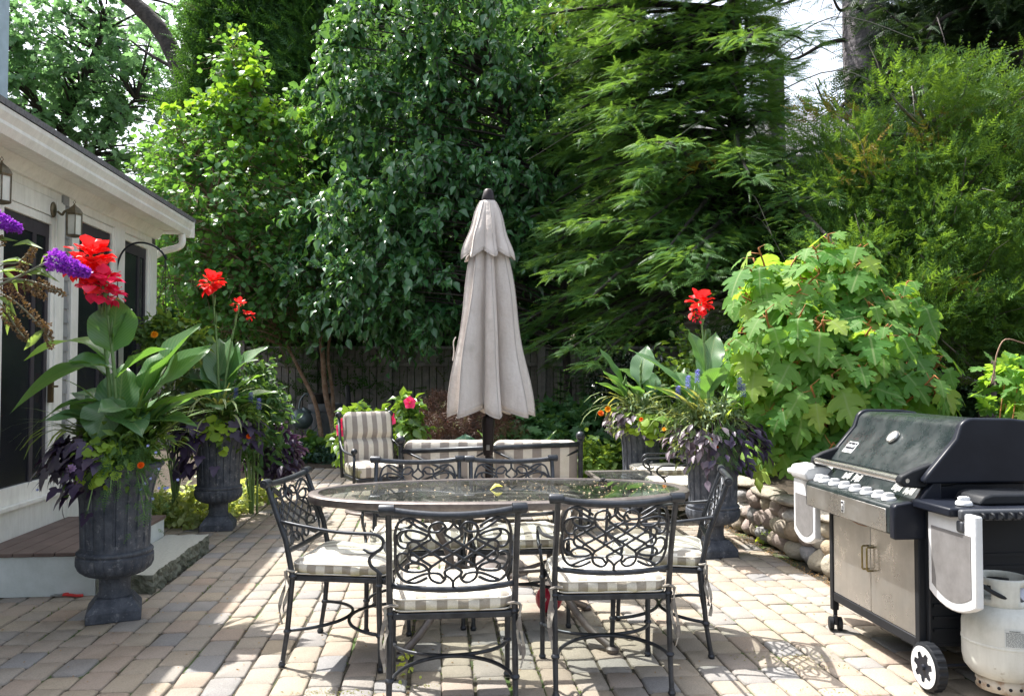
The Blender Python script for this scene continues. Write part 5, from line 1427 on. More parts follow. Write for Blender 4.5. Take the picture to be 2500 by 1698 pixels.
def vine(name, label, base, dirs, tm, size, mat, n=70, reach=.25, drop=.35, cat='trailing plant'):
    """leaves spilling from a rim: dirs = list of azimuth centre (deg, our convention) and spread"""
    P = []; A = []; N_ = []
    for (az, sp, rr, dp, cnt) in dirs:
        for i in range(cnt):
            a = math.radians(rnd.gauss(az, sp)); u = rnd.random() ** .8
            d = Vector((-math.sin(a), math.cos(a), 0))
            r = .14 + rr * (1 - (1 - u) ** 2); z = .09 * math.sin(u * PI) + .05 - dp * u * u + rnd.gauss(0, .03)
            P.append(Vector(base) + d * r + Vector((rnd.gauss(0, .02), rnd.gauss(0, .02), z)))
            q = rnd.gauss(0, .7); A.append(d * 1. + Vector((rnd.gauss(0, .6), rnd.gauss(0, .6), -.5 - u * .6))); N_.append(d * (.5 + u) + Vector((rnd.gauss(0, .35), rnd.gauss(0, .35), 1.)))
    P, A, N_ = map(np.array, (P, A, N_))
    S = size * (.65 + .6 * NR.rand(len(P)))
    root = empty(name, base, 0, label, cat)
    scat_obj('leaves', tm, P - np.array(base), A, N_, S, mat, root)
    b = MB()
    for i in range(0, len(P), 5):
        e = Vector(P[i]) - Vector(base); m = Vector((e.x * .55, e.y * .55, max(e.z, 0) + .07)); b.tube(smoothpts([(e.x * .2, e.y * .2, -.02), m, e], 4), .0035, 5)
    b.build('vines', pbr('vine stem', (.10, .06, .08), .6) if mat in (IPO, IPOL) else CSTEM, root, smooth=True)
    return root
# ------------------------------------------------------------------ urn 1, front left
B = URNS[0]
def rel(x, y, Y=None, B=B):
    p = atY(x, y, Y or B.y); return (p.x - B.x, p.y - B.y, p.z - B.z)
def reach(x, y, bx=None): return rel(x, y)
f1 = rel(222, 640); f2 = rel(262, 700)
L_ = [ # stalk, height, az, pitch, L, W, droop, twist, mat
 (0, .62, 80, 55, .46, .20, 1.6, .5, 1), (0, .52, 92, 42, .46, .21, 1.9, -.3, 0), (1, .66, 0, 84, .30, .235, .1, .1, 0), (1, .70, -60, 72, .22, .12, .2, .2, 0),
 (1, .56, 105, 22, .24, .13, .3, .9, 0), (2, .36, -78, 64, .54, .30, .25, -.55, 0), (2, .32, -84, 50, .52, .30, .2, -.85, 0), (2, .30, -90, 20, .52, .13, .15, .1, 1),
 (1, .40, 172, -38, .30, .20, .5, .2, 0), (0, .35, 100, 20, .36, .16, .9, .3, 0), (2, .42, -30, 70, .34, .20, .4, .2, 0), (1, .26, -130, 20, .32, .18, .9, -.2, 0), (0, .28, 60, 45, .4, .18, .7, .3, 0), (1, .5, -60, 50, .34, .2, .5, .2, 0), (2, .3, 170, 25, .34, .17, .6, .5, 0),
 (0, .10, 70, 60, .42, .18, .6, .3, 0), (1, .08, -40, 66, .45, .19, .5, .2, 0), (2, .10, -70, 58, .46, .19, .5, .4, 0), (0, .2, 130, 40, .36, .17, .8, .5, 0), (1, .18, 20, 70, .46, .2, .3, .2, 0), (2, .2, -100, 30, .40, .17, .7, -.3, 0)]
canna('canna_plant', B, [(-.03, 0, f1[2], f1[0] + .03, 0, [(0, .03, .135, 26, REDP), (.02, -.08, .13, 22, REDP), (-.05, -.03, .10, 12, REDP)]), (.02, -.03, f2[2], f2[0] - .02, -.02, [(.0, .0, .125, 24, PINKP), (.05, -.05, .09, 12, PINKP)]), (.07, .02, .42, .08, 0, [])], L_,
      'tallest canna with two big scarlet flower heads in the nearest left urn', k_=1.12)
spikes('spike_grass', B, 60, .66, 'arching spiky grass leaning to the left in the nearest left urn', GRS, az=(75, 35), droop=1.15)
spikes('spike_grass', B + Vector((.08, -.02, 0)), 60, .60, 'upright green spiky grass on the right side of the nearest left urn', GRS, az=(-60, 32), droop=.75)
vine('sweet_potato_vine', 'blackish purple sweet potato vine spilling over the left front of the nearest left urn', B, [(115, 28, .20, .12, 75), (150, 20, .14, .22, 50), (85, 14, .24, .06, 30)], T_lobed([(.02, 0), (.2, -.12), (.42, .02), (.5, .2), (.28, .3), (.3, .5), (.16, .75), (0, 1.02)], .25, .15), .092, IPO)
vine('lime_coral_bells', 'lime green ruffled leaves at the front rim of the nearest left urn', B, [(186, 15, .12, .10, 75)], T_lobed([(.02, 0), (.3, -.06), (.5, .12), (.44, .3), (.54, .5), (.36, .66), (.3, .85), (.1, .88), (0, .95)], .2, .2), .052, LIME)
vine('marigold_foliage', 'feathery marigold foliage on the right rim of the nearest left urn', B, [(215, 16, .16, .22, 90), (235, 10, .2, .34, 60)], T_spray(5, 1., .4, .05, .2), .075, FERN)
shrub('coleus_filler', 'mid green leafy filler among the canna stalks of the nearest left urn', 'plant', [(B.x, B.y, B.z + .10, .14, .14, .12, 46), (B.x + .12, B.y - .02, B.z + .12, .12, .1, .12, 26)], T_leaf(.42), 0, .065, GRN1, CSTEM, tuple(B), K=3, M=6, twigL=.12)
P1 = [atY(x, y, B.y - .25) for x, y in ((345, 1136),)]
blossoms('marigold_flower', P1, .022, ORG, 'single orange marigold on the right front of the nearest left urn')
P1 = [atY(x + rnd.gauss(0, 4), y + rnd.gauss(0, 4), B.y - .24 + rnd.uniform(-.04, .06)) for x, y in ((358, 1092), (377, 1108), (369, 1170), (387, 1188), (362, 1180), (400, 1196), (410, 1190), (388, 1145), (430, 1170), (340, 1190), (92, 1195), (120, 1200), (375, 1220))]
blossoms('lobelia_flower', P1, .010, LOB, 'scatter of tiny pale blue lobelia blooms on the right of the nearest left urn', n=5)
o = blossoms('petunia_flower', [atY(175, 1145, B.y - .30)], .03, leafmat('lilac bell', (.45, .30, .60), (.5, .36, .62), .3), 'single lilac bell flower among black leaves of the nearest left urn', n=8)
# ------------------------------------------------------------------ urn 2, rear left
B = URNS[1]
def rl(x, y): p = atY(x, y, B.y); return (p.x - B.x, p.z - B.z)
a1, a2 = rl(516, 690), rl(588, 745)
canna('canna_plant', B, [(0, 0, a1[1], a1[0], 0, [(0, 0, .13, 24, REDP)]), (.04, -.03, a2[1], a2[0] - .04, 0, [(0, 0, .075, 9, REDP), (.08, -.09, .07, 8, REDP)]), (-.05, .03, .5, -.02, 0, [(.08, -.03, .035, 4, REDP)])],
      [(0, .42, 20, 72, .42, .17, .25, .2, 0), (1, .46, -70, 50, .42, .17, .25, -.5, 0), (2, .42, 80, 30, .34, .15, .5, .3, 0), (1, .32, -60, 40, .36, .13, .3, .2, 1), (0, .40, 85, 40, .36, .15, 1.2, .2, 0), (1, .25, -80, 22, .42, .15, .25, -.3, 1), (2, .28, 150, 15, .36, .17, .6, .2, 0), (1, .22, -160, 22, .36, .18, .6, -.5, 0), (0, .5, -20, 74, .36, .16, .3, .3, 0), (0, .2, 60, 45, .36, .15, .6, .3, 1), (1, .15, -40, 55, .36, .15, .6, .3, 0), (0, .3, 40, 70, .40, .18, .3, .2, 0), (1, .4, -20, 72, .38, .17, .2, .2, 0), (2, .3, 60, 55, .38, .17, .4, .3, 0), (0, .15, -110, 40, .38, .16, .6, .2, 0)],
      'canna with a round scarlet flower head and two small ones in the rear left urn', k_=1.25)
spikes('spike_grass', B, 46, .7, 'long arching spiky grass in the rear left urn', GRSP, droop=1.3)
vine('sweet_potato_vine', 'dark purple sweet potato vine trailing down the left of the rear left urn', B, [(110, 25, .24, .2, 75), (145, 20, .2, .4, 50), (95, 12, .24, .12, 20)], T_lobed([(.02, 0), (.2, -.12), (.42, .02), (.5, .2), (.28, .3), (.3, .5), (.16, .75), (0, 1.02)], .25, .15), .12, IPO)
vine('sweet_potato_vine', 'dark purple vine at the right of the rear left urn', B, [(-100, 20, .22, .15, 40)], T_lobed([(.02, 0), (.2, -.12), (.42, .02), (.5, .2), (.28, .3), (.3, .5), (.16, .75), (0, 1.02)], .25, .15), .11, IPO)
vine('lime_coral_bells', 'lime green leaves over the front rim of the rear left urn', B, [(190, 22, .14, .12, 46)], T_lobed([(.02, 0), (.3, -.06), (.5, .12), (.44, .3), (.54, .5), (.36, .66), (.3, .85), (.1, .88), (0, .95)], .2, .2), .075, LIME)
shrub('salvia_foliage', 'leafy green salvia filling the rear left urn between the cannas', 'plant', [(B.x + .08, B.y, B.z + .12, .22, .18, .16, 45)], T_leaf(.42), 0, .07, GRN1, CSTEM, tuple(B), K=3, M=6, twigL=.14)
blossoms('marigold_flower', [atY(607, 1065, B.y - .2)], .026, ORG, 'single orange marigold on the right of the rear left urn')
stalk_blue('blue_salvia', [atY(x, y, B.y - .1) for x, y in ((576, 975), (612, 985), (446, 985), (632, 1000))], 'blue salvia spikes above the rear left urn')
# ------------------------------------------------------------------ urn 3, front right
B = URNS[2]
a1 = rl(1706, 740)
canna('canna_plant', B, [(-.02, 0, a1[1], a1[0] + .02, 0, [(0, 0, .12, 22, REDP), (-.01, -.11, .06, 6, PINKP)]), (-.10, -.02, .36, -.06, 0, []), (.08, .02, .35, .03, 0, [])],
      [(0, .50, 50, 74, .36, .15, .2, .25, 0), (0, .48, -40, 72, .36, .15, .15, -.25, 0), (1, .34, 72, 50, .56, .11, .35, .25, 0), (1, .22, 78, 42, .40, .17, .35, -.3, 1), (0, .38, -160, 60, .28, .15, .5, .2, 0), (0, .42, -75, 62, .26, .12, .3, .2, 0), (0, .30, 30, 60, .3, .13, .3, .2, 1), (1, .10, 80, 22, .34, .12, .3, .3, 1), (2, .25, -60, 45, .28, .14, .5, .2, 1), (2, .18, -85, 38, .26, .12, .3, .2, 1), (1, .3, 30, 60, .3, .14, .3, .2, 0)],
      'canna with one drooping scarlet flower head in the front right urn', k_=1.2)
spikes('spike_grass', B + Vector((.06, 0, 0)), 60, .50, 'dense bright green spiky grass in the front right urn', leafmat('bright blade', (.12, .24, .05), (.26, .40, .10), .4), az=(-50, 45), droop=.9)
spikes('spike_grass', B, 22, .72, 'few long pale blades arching left from the front right urn', GRSP, az=(95, 25), droop=1.2)
vine('sweet_potato_vine', 'grey-purple sweet potato vine over the left side of the front right urn', B, [(105, 22, .18, .14, 60), (150, 22, .15, .26, 46)], T_leaf(.5), .085, IPOL)
vine('sweet_potato_vine', 'blackish sweet potato vine over the right side of the front right urn', B, [(-100, 24, .24, .16, 80), (-145, 18, .18, .24, 40)], T_leaf(.5), .095, IPO)
vine('marigold_foliage', 'feathery marigold foliage at the front rim of the front right urn', B, [(195, 14, .14, .2, 120)], T_spray(5, 1., .4, .05, .2), .075, FERN)
shrub('salvia_foliage', 'pale grey-green leafy salvia filling the front right urn', 'plant', [(B.x - .06, B.y - .03, B.z + .13, .20, .15, .13, 50)], T_leaf(.30), 0, .075, GRN2, CSTEM, tuple(B), K=3, M=7, twigL=.13)
blossoms('marigold_flower', [atY(x, y, B.y - .24) for x, y in ((1732, 1075), (1747, 1090))], .026, ORG, 'pair of red-orange marigolds at the front of the front right urn')
blossoms('marigold_flower', [atY(1621, 1048, B.y - .2)], .018, GOLD, 'single yellow marigold at the left of the front right urn', n=9)
stalk_blue('blue_salvia', [atY(x, y, B.y - .1) for x, y in ((1656, 975), (1680, 950), (1703, 935), (1806, 955), (1815, 970))], 'blue salvia spikes standing above the front right urn')
# ------------------------------------------------------------------ urn 4, rear right
B = URNS[3]
canna('canna_plant', B, [(0, 0, .62, .0, 0, []), (-.10, 0, .45, -.08, 0, []), (.1, 0, .4, .05, 0, [])],
      [(0, .42, -30, 70, .42, .20, .2, .2, 0), (0, .40, 60, 55, .30, .16, .5, .2, 1), (1, .38, 60, 62, .48, .10, .2, .2, 0), (1, .25, 78, 42, .36, .17, .35, .2, 1), (1, .28, 90, 55, .34, .16, .2, -.4, 0), (0, .2, -70, 50, .34, .15, .5, .2, 0), (2, .25, -60, 40, .34, .15, .4, .3, 0), (1, .1, 80, 20, .30, .16, .3, .2, 1), (0, .3, 140, 40, .3, .13, .5, .3, 0), (2, .3, 10, 60, .34, .15, .3, 0, 0)],
      'canna without open flowers, bright green leaves, in the rear right urn', k_=1.15)
spikes('spike_grass', B, 28, .80, 'long thin pale grass arching left from the rear right urn', GRSP, az=(80, 40), droop=1.35)
vine('sweet_potato_vine', 'silvery purple leaves over the left of the rear right urn', B, [(115, 28, .18, .1, 60)], T_leaf(.5), .09, IPOL)
vine('lime_coral_bells', 'lime leaves at the front rim of the rear right urn', B, [(185, 26, .14, .12, 60)], T_lobed([(.02, 0), (.3, -.06), (.5, .12), (.44, .3), (.54, .5), (.36, .66), (.3, .85), (.1, .88), (0, .95)], .2, .2), .075, LIME)
shrub('salvia_foliage', 'grey-green leafy filler in the rear right urn below the canna', 'plant', [(B.x + .02, B.y - .03, B.z + .12, .20, .15, .12, 40)], T_leaf(.4), 0, .07, GRN2, CSTEM, tuple(B), K=3, M=6, twigL=.14)
blossoms('marigold_flower', [atY(x, y, B.y - .25) for x, y in ((1466, 1010),)], .036, ORG, 'red marigold at the far left of the rear right urn')
blossoms('marigold_flower', [atY(x, y, B.y - .25) for x, y in ((1484, 999),)], .036, GOLD, 'orange-yellow marigold at the upper left of the rear right urn')
blossoms('marigold_flower', [atY(1566, 1024, B.y - .28)], .026, ORG, 'small red marigold in the middle of the rear right urn')
# ================================================================== trees
BARK = pbr('grey brown bark', (.07, .06, .055), .95, c2=(.13, .115, .10), ns=9, bump=1., bs=22, bd=.04)
BARKD = pbr('dark bark', (.030, .027, .026), .95, c2=(.07, .06, .055), ns=6, bump=1., bs=16, bd=.05)
BIRCH = pbr('peeling birch bark', (.20, .11, .065), .85, c2=(.33, .24, .18), ns=12, bump=.9, bs=30, bd=.03, fine=(22, (.10, .06, .045), .60))
BIRL = leafmat('birch leaf', (.04, .14, .045), (.105, .26, .065), .40, .36, spec=.45)
BIRY = leafmat('sunlit birch leaf', (.085, .225, .035), (.175, .35, .05), .45, .36, spec=.45)  # brighter copy for the crown top, sunlight on the spire put into its colour
PEAR = leafmat('pear leaf', (.03, .12, .045), (.085, .215, .08), .32, .27, spec=.75)
ARB = leafmat('arborvitae spray', (.022, .08, .022), (.055, .15, .036), .32, .5, c3=(.17, .14, .04))
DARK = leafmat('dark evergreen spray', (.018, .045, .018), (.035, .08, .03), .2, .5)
HEM = leafmat('hemlock spray', (.04, .14, .045), (.125, .26, .07), .38, .45, c3=(.30, .17, .03))
JUN = leafmat('cedar spray', (.03, .105, .03), (.13, .26, .05), .38, .5, c3=(.28, .17, .05))
MAPL = leafmat('maple leaf', (.07, .175, .085), (.14, .27, .13), .5, .4, tcol=(.22, .42, .14))
TWIG = pbr('bare twig', (.17, .15, .13), .8, c2=(.24, .22, .19))
def tree(name, label, base, stems, cat='tree', bark=BARK, radii=None, k=10, group=None):
    root = empty(name, base, 0, label, cat, group); B_ = Vector(base); allp = []
    for i, (pts, r0, r1) in enumerate(stems):
        P = smoothpts([Vector(p) - B_ for p in pts], 6); n = len(P); allp += P
        b = MB(); b.tube(P, [(r0 + (r1 - r0) * (q / (n - 1)) ** .8) * (1 + (.35 if i == 0 else .1) * max(0, 1 - q / 3) ** 2 + .05 * math.sin(q * 2.1)) for q in range(n)], k)
        b.build('trunk', bark, root, smooth=True)
    return root, allp, B_
def crown(root, B_, allp, els, tm, size, mat, K, M, twigL, droop, upn=1., every=3, bark=BARK, r0=.025, surf=.8, spread=.8, name='crown', noise_=0, lc=None):
    C, O = ell_points(els, surf)
    P, A, N_, d, L = twig_leaves(C, O, K, M, twigL, size, droop, spread, upn)
    S = size * (.55 + .75 * NR.rand(len(P)))
    inv = np.array(B_)
    v = np.clip(NR.rand(len(P)) * .7 + np.repeat(NR.rand(len(C)), K * M) * .3, 0, 1)
    scat_obj(name, tm, P - inv, A, N_, S, mat, root, var=v)
    b = MB()
    branches(b, allp, C - inv, every, r0=r0)
    Cl = C - inv
    for i in range(len(Cl)):
        for q in range(K):
            c = Vector(Cl[i]); e = c + Vector(d[i, q]) * L[i, q, 0]; e.z -= droop * L[i, q, 0]
            b.tube([c, (c + e) / 2 + Vector((0, 0, .06 * L[i, q, 0])), e], [.006, .004, .002], 3, caps=False)
    b.build('branches', bark, root, smooth=True)
def at(x, y, Y): return tuple(atY(x, y, Y))
# ---- river birch (two leaning stems, bright leaves against the dark evergreens)
by = 13.3
g0 = gnd(818, 1112)
root, ap, B_ = tree('birch_tree', 'multi-stemmed birch with peeling orange bark and bright rounded leaves, left of centre', (g0.x, by, 0), [
    ([(g0.x + .02, by, 0), at(815, 1050, by), at(795, 960, by), at(787, 860, by), at(778, 790, by), at(765, 660, by + .1), at(700, 480, by), at(640, 330, by - .1), at(590, 160, by)], .062, .014),
    ([(g0.x - .05, by - .05, 0), at(785, 1065, by - .1), at(770, 985, by - .1), at(735, 910, by - .1), at(702, 845, by - .1), at(650, 740, by - .2), at(560, 560, by - .4), at(470, 420, by - .3)], .048, .012),
    ([(g0.x + .06, by + .1, 0), at(812, 960, by + .1), at(802, 850, by + .1), at(830, 650, by + .2), at(860, 520, by)], .04, .012)], bark=BIRCH)
crown(root, B_, ap, [pxell(585, 190, by, 22, 80, .3, 22), pxell(590, 260, by, 50, 50, .4, 24), pxell(560, 350, by, 105, 70, .8, 55), pxell(460, 410, by, 80, 80, .8, 44), pxell(700, 330, by, 60, 60, .5, 26), pxell(560, 520, by - .3, 170, 130, 1.3, 150),
      pxell(470, 640, by - .4, 100, 120, 1.2, 90), pxell(640, 660, by - .2, 170, 120, 1.2, 150), pxell(760, 570, by, 100, 100, 1., 60), pxell(590, 790, by - .3, 110, 60, .8, 40)],
      ROUND, .105, BIRL, 4, 6, .42, .35, every=2, bark=BIRCH, r0=.02)
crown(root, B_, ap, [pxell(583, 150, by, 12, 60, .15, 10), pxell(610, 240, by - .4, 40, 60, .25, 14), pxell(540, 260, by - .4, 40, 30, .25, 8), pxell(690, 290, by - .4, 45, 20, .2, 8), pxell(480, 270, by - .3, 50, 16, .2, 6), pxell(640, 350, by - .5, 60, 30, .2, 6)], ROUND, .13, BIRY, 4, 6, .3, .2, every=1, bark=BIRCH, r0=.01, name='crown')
# ---- ornamental pear with glossy leaves in the middle
py = 12.2
g0 = gnd(1378, 1130)
root, ap, B_ = tree('pear_tree', 'large glossy-leaved tree with layered drooping branches in the middle, behind the umbrella', (atY(1383, 900, py).x, py, 0), [
    ([(atY(1385, 900, py).x, py, 0), at(1387, 1000, py), at(1384, 900, py), at(1378, 760, py), at(1372, 600, py), at(1350, 400, py), at(1330, 200, py), at(1310, 40, py), at(1300, -200, py)], .075, .03),
    ([at(1372, 620, py + .05), at(1358, 420, py + .2), at(1376, 250, py + .3), at(1385, 120, py + .2), at(1400, -60, py)], .05, .02),
    ([at(1345, 380, py), at(1220, 250, py), at(1190, 60, py - .2), at(1180, -100, py)], .045, .02)], bark=BARKD)
crown(root, B_, ap, [pxell(930, 190, py, 150, 100, 1.2, 57), pxell(1010, 60, py, 200, 90, 1.3, 57), pxell(1190, 60, py, 200, 110, 1.4, 57), pxell(1150, 190, py, 190, 80, 1.3, 46), pxell(960, 300, py - .2, 160, 70, 1.2, 44), pxell(1240, 280, py, 150, 100, 1.2, 41), pxell(1000, 420, py - .3, 160, 60, 1.1, 44),
      pxell(1180, 430, py - .1, 160, 70, 1.1, 41), pxell(900, 520, py - .2, 170, 60, 1.2, 44), pxell(1100, 560, py - .2, 190, 70, 1.2, 46), pxell(1310, 420, py, 90, 90, .8, 20), pxell(880, 640, py, 170, 70, 1.2, 44), pxell(1050, 690, py - .1, 170, 90, 1.2, 49), pxell(1240, 620, py + .3, 110, 100, .9, 31), pxell(930, 745, py, 190, 40, 1., 36), pxell(1060, 765, py - .1, 120, 35, .8, 18), pxell(1300, 560, py + .4, 70, 80, .6, 12),
      pxell(1340, 150, py + .6, 110, 130, .8, 26)],
      T_leaf(.55, .16, .28), .15, PEAR, 5, 7, .36, .7, every=3, bark=BARKD, r0=.022, upn=.9)
# ---- dark evergreens behind the fence
def conifer_crown(root, B_, trunk_top, rad, h0, h1, nb, mat, tm=SPRAY, size=.30, dens=1., upright=.0, droopk=.25, name='crown', bark=BARKD, core=True, sector=None, jit=.25, var_b=.25, pw=.85, sub=7, limit=None):
    """branches sweep out of a straight trunk; sprays along each branch"""
    P = []; A = []; N_ = []; mb = MB(); vv = []
    for i in range(nb):
        u = (i + rnd.random()) / nb; z = h0 + (h1 - h0) * u
        a = rnd.uniform(0, 2 * PI) if sector is None else math.radians(rnd.uniform(*sector))
        Lb = rad * (1 - u ** 1.6 * pw) * rnd.uniform(1 - jit, 1 + jit * .5)
        if limit: Lb *= limit(a, z)
        tx = trunk_top[0] * z / max(h1, 1e-3); ty = trunk_top[1] * z / max(h1, 1e-3)
        d = Vector((-math.sin(a), math.cos(a), 0)); sd_ = Vector((d.y, -d.x, 0))
        st = max(3, int(Lb / .11 * dens)); pts = []; bv = rnd.random()
        rise = rnd.uniform(-.22, .30) + upright
        for q in range(st + 1):
            t = q / st; r = Lb * t
            pts.append(Vector((tx, ty, z)) + d * r + Vector((0, 0, r * rise - droopk * r * t)) + sd_ * math.sin(t * 3 + i) * .05 * Lb)
        mb.tube(pts[::max(1, st // 5)] , [.022 * Lb * (1 - .8 * q / max(1, len(pts[::max(1, st // 5)]) - 1)) for q in range(len(pts[::max(1, st // 5)]))], 4, caps=False)
        for q in range(1, st + 1):
            t = q / st
            if t < .18: continue
            for sg in (-1, 1, 0) if q % 2 else (-1, 1):
                for _ in range(1 if t < .6 else 2):
                    w = (1 - t) * Lb * .38 + .12
                    off = rnd.random() * w * (sg if sg else rnd.uniform(-.5, .5))
                    P.append(pts[q] + sd_ * off + d * abs(off) * .4 + Vector((0, 0, -abs(off) * .14 + rnd.gauss(0, .03))))
                    ax = d * .8 + sd_ * sg * rnd.uniform(.3, 1.) + Vector((rnd.gauss(0, .2), rnd.gauss(0, .2), -.08 - droopk * .6 + upright * 1.5 + rnd.gauss(0, .18)))
                    A.append(ax + Vector((rnd.gauss(0, .3), rnd.gauss(0, .3), rnd.gauss(0, .12)))); N_.append(Vector((rnd.gauss(0, .45), rnd.gauss(0, .45), 1)) + d * .25 * rnd.random()); vv.append(bv)
    P = np.array(P); A = np.array(A); N_ = np.array(N_); vv = np.array(vv)
    S = size * (.6 + .7 * NR.rand(len(P)))
    v = np.clip(NR.rand(len(P)) * (.93 - var_b) + vv * var_b, 0, 1)
    if var_b > 0: v[(vv > .96) & (NR.rand(len(v)) > .6)] = .99
    scat_obj(name, tm, P, A, N_, S, mat, root, var=v)
    mb.build('branches', bark, root, smooth=True)
def arbor(name, label, x, y, h, rad, n, mat=ARB, size=.34):
    """column of upright fans of scale leaves"""
    root = empty(name, (x, y, 0), 0, label, 'tree', 'evergreens along the back fence')
    b = MB(); b.tube([(0, 0, 0), (0, 0, h * .5), (0, 0, h * .97)], [.14, .09, .02], 8); b.build('trunk', BARKD, root, smooth=True)
    nc = n // 9
    u = NR.rand(nc); z = .25 + (h - .35) * u; a = NR.rand(nc) * 2 * PI
    lump = 1 + .16 * np.sin(a * 3 + z * 1.7 + x) + .13 * np.sin(a * 5 - z * 2.9)
    R = rad * (1 - u ** 2.2) ** .6 * lump * (.72 + .3 * NR.rand(nc))
    d = np.stack([np.cos(a), np.sin(a), np.zeros(nc)], 1)
    C = d * R[:, None]; C[:, 2] = z
    P = (C[:, None, :] + NR.normal(0, 1, (nc, 9, 3)) * np.array([.16, .16, .13])).reshape(-1, 3)
    dd = np.repeat(d, 9, 0)
    A = dd * .75 + NR.normal(0, .35, P.shape) + np.array([0, 0, .35]); t = np.cross(dd, np.array([0, 0, 1.])); N_ = t * NR.normal(0, .8, (len(P), 1)) + np.array([0, 0, .7]) + dd * .6
    v = np.clip(NR.rand(len(P)) * .7 + np.repeat(NR.rand(nc), 9) * .28, 0, .93); v[np.repeat(NR.rand(nc) > .985, 9)] = .99
    scat_obj('crown', SPRAYL, P, A, N_, size * (.6 + .7 * NR.rand(len(P))), mat, root, var=v)
    # larger leaf cards in a darker green, filling the inside of the crown
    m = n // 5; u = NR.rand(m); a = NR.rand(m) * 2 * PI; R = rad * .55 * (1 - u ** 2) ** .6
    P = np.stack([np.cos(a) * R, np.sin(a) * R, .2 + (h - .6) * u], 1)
    scat_obj('inner_cards', T_leaf(.8), P, NR.normal(0, 1, P.shape), NR.normal(0, 1, P.shape), np.full(m, .38), DARK, root)
    return root
def ax_(x, Y): return atY(x, 800, Y).x
for i, (x, Y, h, r, n, lb) in enumerate((
    (515, 16.3, 9.2, 1.05, 8000, 'dark arborvitae to the left behind the bright birch top'),
    (640, 16.6, 11.5, 1.3, 10000, 'tall arborvitae rising above the frame behind the bright birch'),
    (780, 16.2, 11.0, 1.25, 10000, 'tall arborvitae between the birch and the glossy tree'),
    (930, 16.4, 10.0, 1.25, 7000, 'arborvitae half hidden behind the left of the glossy tree'),
    (1080, 16.2, 10.5, 1.25, 6500, 'arborvitae straight behind the umbrella and glossy tree'),
    (1230, 16.4, 10.0, 1.25, 6500, 'arborvitae behind the glossy tree, right of the umbrella'),
    (1370, 16.2, 10.5, 1.25, 6500, 'arborvitae behind the bare grey trunk right of the umbrella'),
    (1500, 16.5, 9.5, 1.25, 6500, 'arborvitae behind the left edge of the hemlock'))):
    arbor('arborvitae', lb, ax_(x, Y), Y, h, r, n)
for i, (x, Y, h, r, n, lb) in enumerate(((445, 16.9, 6.3, 1.0, 5600, 'short dark arborvitae beside the left flank of the bright birch'), (380, 16.6, 4.6, 1.3, 4200, 'low dark evergreen beyond the porch corner'), (300, 17.4, 4.0, 1.4, 3000, 'low dark evergreen hidden mostly behind the porch roof end'))):
    arbor('arborvitae', lb, ax_(x, Y), Y, h, r, n)
# ---- hemlock
hy = 11.2; hx = atY(1815, 740, hy).x
root = empty('hemlock_tree', (hx, hy, 0), 0, 'large hemlock with feathery yellow-green drooping sprays right of the umbrella', 'tree')
b = MB(); b.tube([(0, 0, 0), (.0, 0, 1.5), (-.05, 0, 3.2), (-.1, 0, 6), (-.1, 0, 10)], [.17, .15, .14, .11, .03], 12); b.build('trunk', BARKD, root, smooth=True)
conifer_crown(root, None, (-.1, 0), 3.0, 2.55, 10.5, 270, HEM, size=.205, dens=1.75, droopk=.26, sector=(35, 330), jit=.5, var_b=.35, pw=.5, limit=lambda a, z: 1 if math.sin(a) > -.15 else (.95 if z < 4.2 else .2))
conifer_crown(root, None, (-.1, 0), 2.9, 2.6, 8.0, 80, HEM, size=.21, dens=1.9, droopk=.26, sector=(75, 150), jit=.15, var_b=.3, pw=.3, name='near_limbs')
conifer_crown(root, None, (-.1, 0), 2.1, 2.2, 8.0, 110, HEM, size=.2, dens=1.9, droopk=.22, sector=(130, 250), jit=.3, var_b=.3, pw=.2, limit=lambda a, z: 1 if math.sin(a) > -.1 else (.95 if z < 4.2 else .25), name='near_limbs')
# bare pale twigs showing through
b = MB()
for i in range(46):
    z = rnd.uniform(1.9, 7); a = math.radians(rnd.uniform(60, 250)); L = rnd.uniform(.8, 2.4); d = Vector((-math.sin(a), math.cos(a), 0)); s = Vector((0, 0, z)) + d * rnd.uniform(.2, .6)
    b.tube(smoothpts([s, s + d * L * .5 + Vector((0, 0, .15 * L)), s + d * L + Vector((rnd.uniform(-.3, .3), 0, -.15 * L))], 5), [.013 * (1 - q / 12) for q in range(11)], 4)
b.build('bare_twigs', TWIG, root, smooth=True)
